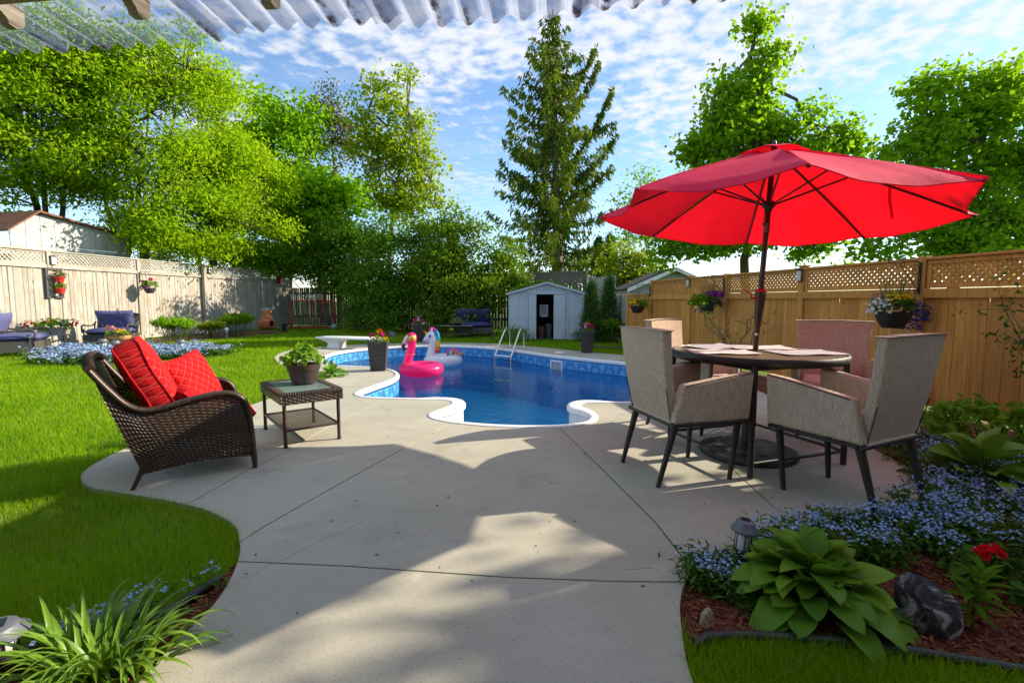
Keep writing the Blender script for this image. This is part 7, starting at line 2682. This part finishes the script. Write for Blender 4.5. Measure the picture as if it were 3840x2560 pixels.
DAYL = M_('daylm', blade_mat)
dl = thing('daylily', 'arching clump of bright green daylily leaves at the lower left', 'plant', (-1.33, 1.42, -.02))
rr = random.Random(77)
for k in range(170):
    a = rr.random() * 6.283; q = rr.random() ** .5
    b = (math.cos(a) * q * .17 + rr.gauss(0, .02) + .03, math.sin(a) * q * .09, 0)
    blade(dl, b, a + rr.gauss(0, .35), rr.uniform(.18, .32), rr.uniform(.15, 1.0), rr.uniform(.011, .019), rr.uniform(.9, 2.0), k, DAYL)

# young plant and red geranium in the mulch
yp = thing('young_lily', 'young upright lily shoot right of the dark rock', 'plant', (1.655, 1.635, -.02))
mb = MB(); mb.tube([(0, 0, -.02), (.01, 0, .10), (.02, .01, .21)], [.006, .005, .003], 6); mb.obj('stem', leafmat('lily_stem', (.10, .16, .03), (.14, .2, .04), .2), yp, 60)
lk = leaf_mesh('leaf', .095, .026, .7, .15, .04, 5, leafmat('lily_leaf', (.10, .2, .015), (.15, .26, .02), .35))
for k in range(30):
    a = k * 2.4; z = .04 + .17 * k / 30
    o = link('leaf', lk, None, yp, (.01 * math.cos(a) + .02 * z / .2, .01 * math.sin(a), z)); o.rotation_euler = (RAD(5 + 60 * (k / 30) ** 1.5), 0, a)
    s_ = .75 + .35 * math.sin(math.pi * k / 30); o.scale = (s_, s_, s_)
ge = thing('geranium', 'low geranium with one red flower head at the right frame edge', 'plant', (1.93, 1.83, -.02))
leafball(ge, LEAFD, (0, 0, .06), (.15, .12, .06), 34, .055, 221, 4, .95)
mb = MB(); mb.tube([(0, 0, 0), (-.02, 0, .15)], .004, 5); mb.obj('stem', LEAFD, ge)
q, d_ = mound(30, (-.02, 0, .165), (.045, .04, .028), 222, -.2); blossoms('flower_head', ge, F_RED, q, .036, 223, outd=d_)


# rocks
def rock(name, label, loc, r3, seed, mat, rz=0.0, tilt=0.0, cuts=12):
    bm = bmesh.new()
    bmesh.ops.create_icosphere(bm, subdivisions=3, radius=1.0)
    rr = random.Random(seed)
    planes = [(Vector((rr.gauss(0, 1), rr.gauss(0, 1), rr.gauss(0, .8))).normalized(), rr.uniform(.55, .85)) for _ in range(cuts)]
    for v in bm.verts:
        p = v.co.copy()
        for n_, d in planes:
            k = p.dot(n_) - d
            if k > 0:
                p -= n_ * k * .92
        p *= 1 + .03 * math.sin(9 * p.x + seed) * math.sin(8 * p.y) + .02 * math.sin(17 * p.z + 3)
        v.co = Vector((p.x * r3[0], p.y * r3[1], p.z * r3[2]))
    me = bpy.data.meshes.new(name); bm.to_mesh(me); bm.free()
    me.polygons.foreach_set('use_smooth', [True] * len(me.polygons)); me.set_sharp_from_angle(angle=RAD(28))
    o = link(name, me, mat, None, loc); o.rotation_euler = (tilt, 0, rz)
    return tag(o, label, 'rock')


def rock_mat(name, a, b, c):
    t = NT(name)
    v = t.coord()
    n = t.noise(v, 9, 6, .7, 1.2)
    n2 = t.noise(v, 45, 4, .7)
    col_ = t.ramp(n, [(.40, a), (.50, b), (.62, c)])
    t.base(t.mix(t.rng(n2, .4, .7, 0, .4), col_, a)).set(rough=.85, spec=.3)
    t.bump(t.math('ADD', n, t.math('MULTIPLY', n2, .5)), .8, .02)
    return t.m


rock('garden_rock', 'large black and white streaked rock in the mulch bed', (1.49, 1.655, .04), (.095, .115, .13), 5, rock_mat('black_white_rock', (.018, .018, .022), (.05, .05, .055), (.55, .54, .52)), .5, .35)
rock('garden_rock', 'small tan rock in the mulch near the patio edge', (.705, 1.645, 0.0), (.034, .03, .045), 9, rock_mat('tan_rock', (.22, .17, .11), (.34, .28, .20), (.45, .40, .31)))
p = G(660, 1340); rock('garden_rock', 'pale grey rock at the right end of the island bed', (p.x, p.y, .03), (.28, .2, .13), 13, rock_mat('pale_rock', (.35, .33, .30), (.46, .44, .41), (.58, .56, .53)))
p = G(700, 1342); rock('garden_rock', 'smaller pale rock outermost at the right of the island bed', (p.x, p.y + .2, .02), (.2, .16, .09), 14, rock_mat('pale_rock_b', (.35, .33, .30), (.46, .44, .41), (.58, .56, .53)))

# black edging tubes
def edging(label, pts, r=.0165, z=.0):
    mb = MB(); P = catmull([(x, y, z + .002 * math.sin(i * 1.7)) for i, (x, y) in enumerate(pts)], 8, False)
    mb.tube(P, r, 10)
    for s_ in (0,):
        mb.grid([[(p.x, p.y, p.z) for p in P], [(p.x, p.y, p.z - .05) for p in P]])
    o = mb.obj('bed_edging', BLACKP, smooth=60); tag(o, label, 'edging', 'black plastic bed edging')


edging('black plastic tube edging between hosta bed and grass', [(.615, 1.518), (.68, 1.553), (.807, 1.562), (.95, 1.552), (1.11, 1.53), (1.373, 1.468), (1.602, 1.405), (2.0, 1.28), (2.6, 1.1)])
edging('black plastic edging beside the daylily clump', [(-1.215, 1.90), (-1.245, 1.80), (-1.285, 1.70), (-1.36, 1.60), (-1.5, 1.52), (-1.9, 1.42), (-2.3, 1.38)])
edging('low black edging around the ferny bush by the far planter', [(2.0, 12.0), (2.15, 11.72), (2.45, 11.6), (2.8, 11.65), (3.05, 11.8)], .03)


# ================================================================ GROUND COVER (uncountable)
def in_poly_np(x, y, poly):
    r = np.zeros(len(x), bool)
    n = len(poly)
    j = n - 1
    for i in range(n):
        xi, yi = poly[i][0], poly[i][1]
        xj, yj = poly[j][0], poly[j][1]
        c = ((yi > y) != (yj > y))
        if yi != yj:
            r ^= c & (x < (xj - xi) * (y - yi) / (yj - yi) + xi)
        j = i
    return r


def forget_me_nots(name, label, poly, n, h, seed, z0=-.03, fsz=.012, leaf=.045, dens_leaf=2.2, mat=None):
    """drift of small blue flowers over lance leaves"""
    r = np.random.default_rng(seed)
    P = np.array(poly); lo, hi = P.min(0), P.max(0)
    pts = lo + r.random((n * 6, 2)) * (hi - lo)
    cen = pts[in_poly_np(pts[:, 0], pts[:, 1], poly)][:max(6, n // 9)]
    pts = cen[r.integers(0, len(cen), n)] + r.normal(size=(n, 2)) * (.045 if h < .28 else .11)
    n = len(pts)
    hz = h * (.55 + .5 * r.random(n)) * (.8 + .25 * np.sin(pts[:, 0] * 5.1) * np.sin(pts[:, 1] * 4.3))
    root = bpy.data.objects.new(name, None); col.objects.link(root); tag(root, label, 'flowers', kind='stuff')
    # each sprig: 5..7 flowerlets in a small flat head
    k = 6
    idx = np.repeat(np.arange(n), k)
    c = np.stack([pts[idx, 0], pts[idx, 1], z0 + hz[idx]], 1) + r.normal(size=(n * k, 3)) * np.array([fsz * 1.5, fsz * 1.5, fsz * .6])
    blossoms('flower_heads', root, mat or F_BLUE, c, fsz, seed + 1, 1.3, 4)['kind'] = 'stuff'
    m = int(n * dens_leaf)
    j = r.integers(0, n, m)
    t = r.random(m)
    lc = np.stack([pts[j, 0], pts[j, 1], z0 + hz[j] * (.08 + .75 * t)], 1) + r.normal(size=(m, 3)) * np.array([.035, .035, .015])
    d = r.normal(size=(m, 3)); d[:, 2] = .45 + .3 * r.random(m)
    nr = r.normal(size=(m, 3)) * .4; nr[:, 2] += 1
    L = leaf * (.6 + .8 * r.random(m))
    v, f = leaf_quads(lc, d, nr, L, L * .28)
    np_mesh('leaves', v, f, LEAFD if h < .3 else LEAFG, root, np.repeat(r.random(m), 4))['kind'] = 'stuff'
    # thin stems
    b = np.stack([pts[:, 0], pts[:, 1], np.full(n, z0)], 1) + r.normal(size=(n, 3)) * np.array([.03, .03, 0])
    e = np.stack([pts[:, 0], pts[:, 1], z0 + hz], 1)
    s = np.array([.0012, .0, 0])
    v = np.stack([b - s, b + s, e], 1).reshape(-1, 3)
    np_mesh('stems', v, np.arange(3 * n).reshape(-1, 3), LEAFD, root, np.repeat(r.random(n), 3))['kind'] = 'stuff'
    return root


forget_me_nots('forget_me_nots', 'dense drift of blue forget-me-nots in the right mulch bed', [(1.28, 2.22), (1.5, 2.34), (1.95, 2.52), (2.4, 2.68), (2.66, 3.0), (2.85, 3.5), (3.2, 4.1), (3.7, 3.4), (3.3, 2.5), (2.7, 2.0), (2.1, 1.97), (1.65, 2.02), (1.42, 2.08)], 1050, .20, 301, dens_leaf=15, fsz=.0125)
forget_me_nots('forget_me_nots', 'loose blue forget-me-nots spilling over the patio edge behind the hosta', [(.98, 2.10), (1.25, 2.26), (1.5, 2.36), (1.6, 2.25), (1.4, 2.08), (1.15, 2.02)], 75, .20, 302, dens_leaf=8, fsz=.0115)
forget_me_nots('forget_me_nots', 'small clump of blue forget-me-nots left of the big hosta', [(.76, 1.90), (.80, 1.99), (.90, 2.0), (.93, 1.9), (.86, 1.83)], 55, .21, 303, dens_leaf=22, fsz=.0115)
forget_me_nots('forget_me_nots', 'few blue forget-me-nots beside the daylily clump', [(-1.215, 1.98), (-1.16, 1.72), (-1.26, 1.58), (-1.6, 1.55), (-1.35, 1.78)], 46, .15, 304, dens_leaf=8, fsz=.0125)
forget_me_nots('forget_me_nots', 'pale blue flower drift filling the island bed on the lawn', ISL, 1250, .28, 305, fsz=.034, leaf=.10, dens_leaf=11, mat=fmat('pale_blue_petals', (.42, .56, .85)))


def chips(name, label, poly, n, seed, ymax):
    r = np.random.default_rng(seed)
    P = np.array(poly); lo, hi = P.min(0), np.minimum(P.max(0), np.array([2.9, ymax]))
    pts = lo + r.random((n * 4, 2)) * (hi - lo)
    pts = pts[in_poly_np(pts[:, 0], pts[:, 1], poly)][:n]
    n = len(pts)
    L = .012 + .022 * r.random(n); W = .004 + .006 * r.random(n)
    a = r.random(n) * 6.283; el = r.normal(size=n) * .25
    d = np.stack([np.cos(a) * np.cos(el), np.sin(a) * np.cos(el), np.sin(el)], 1)
    up = np.stack([r.normal(size=n) * .3, r.normal(size=n) * .3, np.ones(n)], 1); s = unit(np.cross(up, d)); u = np.cross(d, s)
    c = np.stack([pts[:, 0], pts[:, 1], -.024 + .012 * r.random(n)], 1)
    T = .004
    vs = []
    for (i, j, k) in ((-1, -1, -1), (1, -1, -1), (1, 1, -1), (-1, 1, -1), (-1, -1, 1), (1, -1, 1), (1, 1, 1), (-1, 1, 1)):
        vs.append(c + d * (L * i)[:, None] * .5 + s * (W * j * (1 if i < 0 else .6))[:, None] * .5 + u * T * k * .5)
    v = np.stack(vs, 1).reshape(-1, 3)
    F = np.array([(4, 5, 6, 7), (0, 1, 5, 4), (1, 2, 6, 5), (2, 3, 7, 6), (3, 0, 4, 7)])
    f = (np.arange(n)[:, None, None] * 8 + F[None]).reshape(-1, 4)
    o = np_mesh(name, v, f, leafmat('red_mulch_chip', (.085, .026, .016), (.33, .115, .065), 0.0, .9, (.1, .03, .02)), None, np.repeat(r.random(n), 8))
    return tag(o, label, 'mulch', kind='stuff')


chips('mulch_chips', 'reddish bark mulch chips in the hosta bed', BED_R, 9000, 311, 3.6)
chips('mulch_chips', 'reddish bark mulch chips beside the daylily', BED_L, 1500, 312, 2.2)

# grass
def grass():
    r = np.random.default_rng(401)
    N = 1050000
    # denser towards the viewer
    y = 1.0 + (20.0 - 1.0) * r.random(N) ** 2.6
    x = (r.random(N) * 2 - 1) * (1.12 * y + .25)
    x0 = -11.45 + .143 * (y - 11)
    keep = (x > x0) & (x < RX(y) - .1)
    x, y = x[keep], y[keep]
    for poly in (PATIO, BED_R, BED_L, BED_F, ISL, POOL):
        k = ~in_poly_np(x, y, poly)
        x, y = x[k], y[k]
    # soft patchiness
    k = r.random(len(x)) < .72 + .28 * np.sin(x * 7.3 + np.sin(y * 5)) * np.sin(y * 6.1)
    x, y = x[k], y[k]
    n = len(x)
    sc2 = np.clip(y / 2.6, .8, 6.0)
    h = (.042 + .030 * r.random(n)) * (1 + .06 * (sc2 - 1))
    w = .0025 * sc2 * (.7 + .6 * r.random(n))
    a = r.random(n) * 6.283
    la = r.random(n) * 6.283; lean = np.abs(r.normal(size=n)) * .55
    b = np.stack([x, y, np.full(n, -.032)], 1)
    s = np.stack([np.cos(a), np.sin(a), np.zeros(n)], 1) * w[:, None] * .5
    ld = np.stack([np.cos(la), np.sin(la), np.zeros(n)], 1)
    up = np.array([0, 0, 1.0])
    mid = b + up * (h * .58)[:, None] + ld * (h * lean * .30)[:, None]
    tip = b + up * (h * (1 - .22 * lean))[:, None] + ld * (h * lean)[:, None]
    v = np.stack([b - s, b + s, mid + s * .8, mid - s * .8, tip], 1)
    idx = np.arange(n)[:, None] * 5
    near = y < 6
    t = np.clip(.45 + .20 * np.sin(x * 1.9 + 1 + np.sin(y)) * np.sin(y * 2.3) + .14 * np.sin(x * 6.7 + 2 * np.sin(y * 3.1)) * np.sin(y * 5.9) + .7 * (r.random(n) - .5), 0, .95)
    dry = np.clip(np.sin(x * 1.3 + 2 * np.sin(y * .9)) * np.sin(y * 1.7 + 1.1 * np.sin(x * 2.1)), 0, 1) ** 2
    t[r.random(n) < .03 + .14 * dry] = 1.0
    V_ = v.reshape(-1, 3)
    tri = np.concatenate([idx + np.array([0, 1, 2]), idx + np.array([0, 2, 3]), idx + np.array([3, 2, 4])])
    o = np_mesh('grass', V_, tri, leafmat('grass_blades', (.08, .21, .006), (.30, .48, .014), .42, .6, None, (.38, .33, .13)), None, np.repeat(t, 5))
    tag(o, 'mown green grass of the back lawn', 'grass', kind='stuff')


grass()

# few fallen bits on the concrete
r = random.Random(5); mb = MB()
for k in range(70):
    x, y = r.uniform(-1.2, 1.6), r.uniform(1.5, 4.2)
    if in_poly(x, y, PATIO) and not in_poly(x, y, POOL):
        a = r.random() * 6.28; L = r.uniform(.004, .013)
        d = Vector((math.cos(a), math.sin(a), 0)) * L; s = Vector((-math.sin(a), math.cos(a), 0)) * L * .4
        c = Vector((x, y, .002))
        mb.add([c - d, c + s + Vector((0, 0, .003)), c + d, c - s + Vector((0, 0, .001))], [(0, 1, 2, 3)])
tag(mb.obj('leaf_litter', plain('dry_leaf_bits', (.10, .06, .03), .9)), 'dry leaf bits scattered on the concrete', 'litter', kind='stuff')

# vine on the shed roof and fence
vn = thing('climbing_vine', 'yellow-green vine straggling over the metal shed roof', 'vine', (SXM, SY, SE))
r = np.random.default_rng(8); n = 90
xx = (r.random(n) * 2 - 1) * HW
cl = np.stack([xx, SD * .75 + r.random(n) * .7, (SR - SE) * (1 - np.abs(xx) / HW) + .03 + .10 * r.random(n)], 1)
make_leaves('foliage', vn, LILACL, cl, np.tile([0, -.3, 1.0], (n, 1)), 9, .07, .075, r, .5, .1, .7, .8)
mb = MB(); q = sorted([tuple(c) for c in cl[:40]])
mb.tube([(a, b, c_) for a, b, c_ in q], .006, 4); mb.obj('stem', BARK, vn)
rk = thing('garden_rake', 'long-handled garden tool leaning on the left wall of the metal shed', 'garden tool', (-.42, 14.35, 0))
mb = MB(); mb.tube([(-.16, 0, .02), (.24, .05, .98)], .012, 6); mb.obj('handle', BARKL, rk)
mb = MB(); mb.box((-.17, 0, .02), (.05, .26, .03)); mb.obj('tool_head', IRON, rk)

# ================================================================ PATIO ROOF OVERHEAD
def poly_mat(name, milky):
    t = NT(name)
    v = t.coord('Object')
    mp = t.node('ShaderNodeMapping'); mp.inputs['Scale'].default_value = (1, .08, 1); t.l.new(v, mp.inputs[0])
    streak = t.noise(mp.outputs[0], 60, 4, .6)
    grime = t.noise(v, 14, 5, .7, .5)
    c = t.ramp(streak, [(.3, (.30, .32, .42)), (.7, (.52, .56, .70))])
    at = t.attr('grime')
    gr = t.math('MULTIPLY', at.outputs['Fac'], t.rng(grime, .38, .62))
    c2 = t.mix(gr, c, (.05, .028, .014))
    t.base(c2).set(rough=.25, spec=.5)
    tl = t.node('ShaderNodeBsdfTranslucent'); t.l.new(c2, tl.inputs['Color'])
    m1 = t.node('ShaderNodeMixShader'); m1.inputs[0].default_value = .6
    t.l.new(t.b.outputs[0], m1.inputs[1]); t.l.new(tl.outputs[0], m1.inputs[2])
    tr = t.node('ShaderNodeBsdfTransparent'); tr.inputs['Color'].default_value = (.84, .87, .93, 1)
    m2 = t.node('ShaderNodeMixShader')
    f = t.math('ADD', t.rng(streak, .35, .75, milky - .12, milky + .15), t.math('MULTIPLY', gr, .8))
    f = t.math('MINIMUM', f, 1.0)
    t.l.new(f, m2.inputs[0]); t.l.new(tr.outputs[0], m2.inputs[1]); t.l.new(m1.outputs[0], m2.inputs[2])
    t.l.new(m2.outputs[0], t.out.inputs['Surface'])
    return t.m


CLEAR, MILK = poly_mat('clear_corrugated_sheet', .38), poly_mat('milky_corrugated_sheet', .66)
RA = math.atan2(-.122, 1.0)
roof = thing('patio_roof', 'corrugated clear plastic patio roof on scalloped rafters overhead', 'patio roof', (-2.354, 2.345, 2.30), RA)
# local X along the eave, local -Y back towards the house, rising slightly
SLOPE = .10
pitch_w, amp = .112, .017


def sheet_obj(x0, x1, dz, dy, mat, seed):
    n = int((x1 - x0) / pitch_w * 12)
    ny = 26
    rr = random.Random(seed)
    ph = {}
    vs, fs, g = [], [], []
    for j in range(ny + 1):
        yy = dy - 4.2 * (j / ny) ** 1.6
        for i in range(n + 1):
            x = x0 + (x1 - x0) * i / n
            z = amp * math.cos(2 * math.pi * x / pitch_w) + dz - yy * SLOPE
            vs.append((x, yy, z))
            k = int(round((x / pitch_w - .5)))
            if k not in ph:
                ph[k] = rr.random() ** 1.5 * (.55 + .45 * rr.random())
            valley = max(0, -math.cos(2 * math.pi * x / pitch_w))
            tail = max(0, 1 - (dy - yy) / (.14 + .45 * ph[k]))
            g.append(min(1, 2.0 * ph[k] * valley ** 2 * tail))
    for j in range(ny):
        for i in range(n):
            a = j * (n + 1) + i
            fs.append((a, a + 1, a + n + 2, a + n + 1))
    o = np_mesh('roof_sheet', np.array(vs), np.array(fs), mat, roof, None, True)
    at = o.data.attributes.new('grime', 'FLOAT', 'POINT'); at.data.foreach_set('value', np.array(g, dtype=np.float32))
    return o


sheet_obj(-1.4, .34, .0, -.01, CLEAR, 1)
sheet_obj(.26, 1.10, .006, .012, CLEAR, 2)
sheet_obj(1.02, 1.92, .012, -.02, MILK, 3)
sheet_obj(1.78, 2.72, .018, .035, MILK, 4)
sheet_obj(2.62, 3.50, .024, .015, MILK, 5)
sheet_obj(3.42, 4.6, .030, -.02, MILK, 6)
sheet_obj(4.52, 6.1, .036, .0, MILK, 7)
sheet_obj(6.02, 7.6, .042, .0, MILK, 8)


def rafter(x, yend):
    """scalloped timber rafter tail; profile in (y,z), z=0 at the top edge"""
    h = .135
    pr = [(yend, 0), (yend, -.062), (yend - .012, -.078)]
    def arc(cy, r, a0, a1, n=6):
        return [(cy + r * math.cos(RAD(a0 + (a1 - a0) * i / n)), -.092 + r * .75 * math.sin(RAD(a0 + (a1 - a0) * i / n))) for i in range(n + 1)]
    pr += [(yend - .03, -.088)] + [(yend - .055 - .045 * (1 - math.cos(t)) + 0, -.085 + .035 * math.sin(t)) for t in [math.pi * i / 6 for i in range(7)]]
    pr += [(yend - .165, -.098), (yend - .18, -.082), (yend - .20, -.082), (yend - .215, -.10), (yend - .235, -.115), (yend - .27, -.118), (yend - .30, -.10), (yend - .33, -.098), (yend - .37, -.118), (yend - .42, -h), (yend - 4.0, -h), (yend - 4.0, 0)]
    mb = MB()
    n = len(pr)
    mb.v = [(x - .019, y, z - y * SLOPE) for y, z in pr] + [(x + .019, y, z - y * SLOPE) for y, z in pr]
    mb.f = [tuple(range(n)), tuple(range(2 * n - 1, n - 1, -1))] + [(i, n + i, n + (i + 1) % n, (i + 1) % n) for i in range(n)]
    mb.v = [(a, b, c_ - .065) for a, b, c_ in mb.v]
    return mb.obj('rafter', WOODR, roof)


def wood_raft():
    t = NT('pale_rafter_wood')
    v, rnd = t.shift_random(t.coord('Object'))
    mp = t.node('ShaderNodeMapping'); mp.inputs['Scale'].default_value = (1, .06, 1)
    t.l.new(v, mp.inputs[0])
    g = t.noise(mp.outputs[0], 60, 5, .65)
    t.base(t.ramp(g, [(.25, (.20, .16, .11)), (.5, (.36, .30, .22)), (.75, (.48, .41, .31))])).set(rough=.85, spec=.2)
    t.bump(g, .6, .004)
    return t.m


WOODR = wood_raft()
for x in (-.57, -.04, .49, 1.03, 1.55, 2.06, 2.6, 3.13, 3.66, 4.2, 4.73, 5.26, 5.8, 6.33, 6.86):
    rafter(x, -.33)
mb = MB(); mb.box((3.1, -.635, -.10), (8.8, .05, .19)); mb.obj('beam', WOODR, roof)
for x in (-1.1, 7.3):
    mb = MB(); mb.box((x, -.635, -1.225), (.12, .12, 2.15)); mb.obj('post', WOODR, roof)

# ================================================================ OWN HOUSE BEHIND THE VIEWER
hs = thing('house', 'brick house wall with patio door behind the viewer', 'house', (-.6, -2.55, 0), RA)
BRK = plain('red_brown_brick', (.20, .11, .08), .9, var=.35, scale=8, bump=.6, bscale=25)
for x0, x1, z0, z1 in ((-7.0, -1.1, 0, 2.9), (1.1, 7.5, 0, 2.9), (-1.1, 1.1, 2.1, 2.9)):
    mb = MB(); mb.box(((x0 + x1) / 2, -.1, (z0 + z1) / 2), (x1 - x0 - .002, .2, z1 - z0)); mb.obj('wall', BRK, hs)
mb = MB(); mb.box((0, -.12, 1.05), (2.16, .03, 2.06)); dr = mb.obj('patio_door', PANELB, hs)
for x in (-1.06, 0, 1.06):
    mb = MB(); mb.box((x, -.09, 1.05), (.07, .05, 2.08)); mb.obj('door_frame', WHITEP, dr)
mb = MB(); mb.bar((.2, .35, 2.95), (.2, -4.5, 4.9), 15.2, .12); mb.obj('roof', SHING, hs)
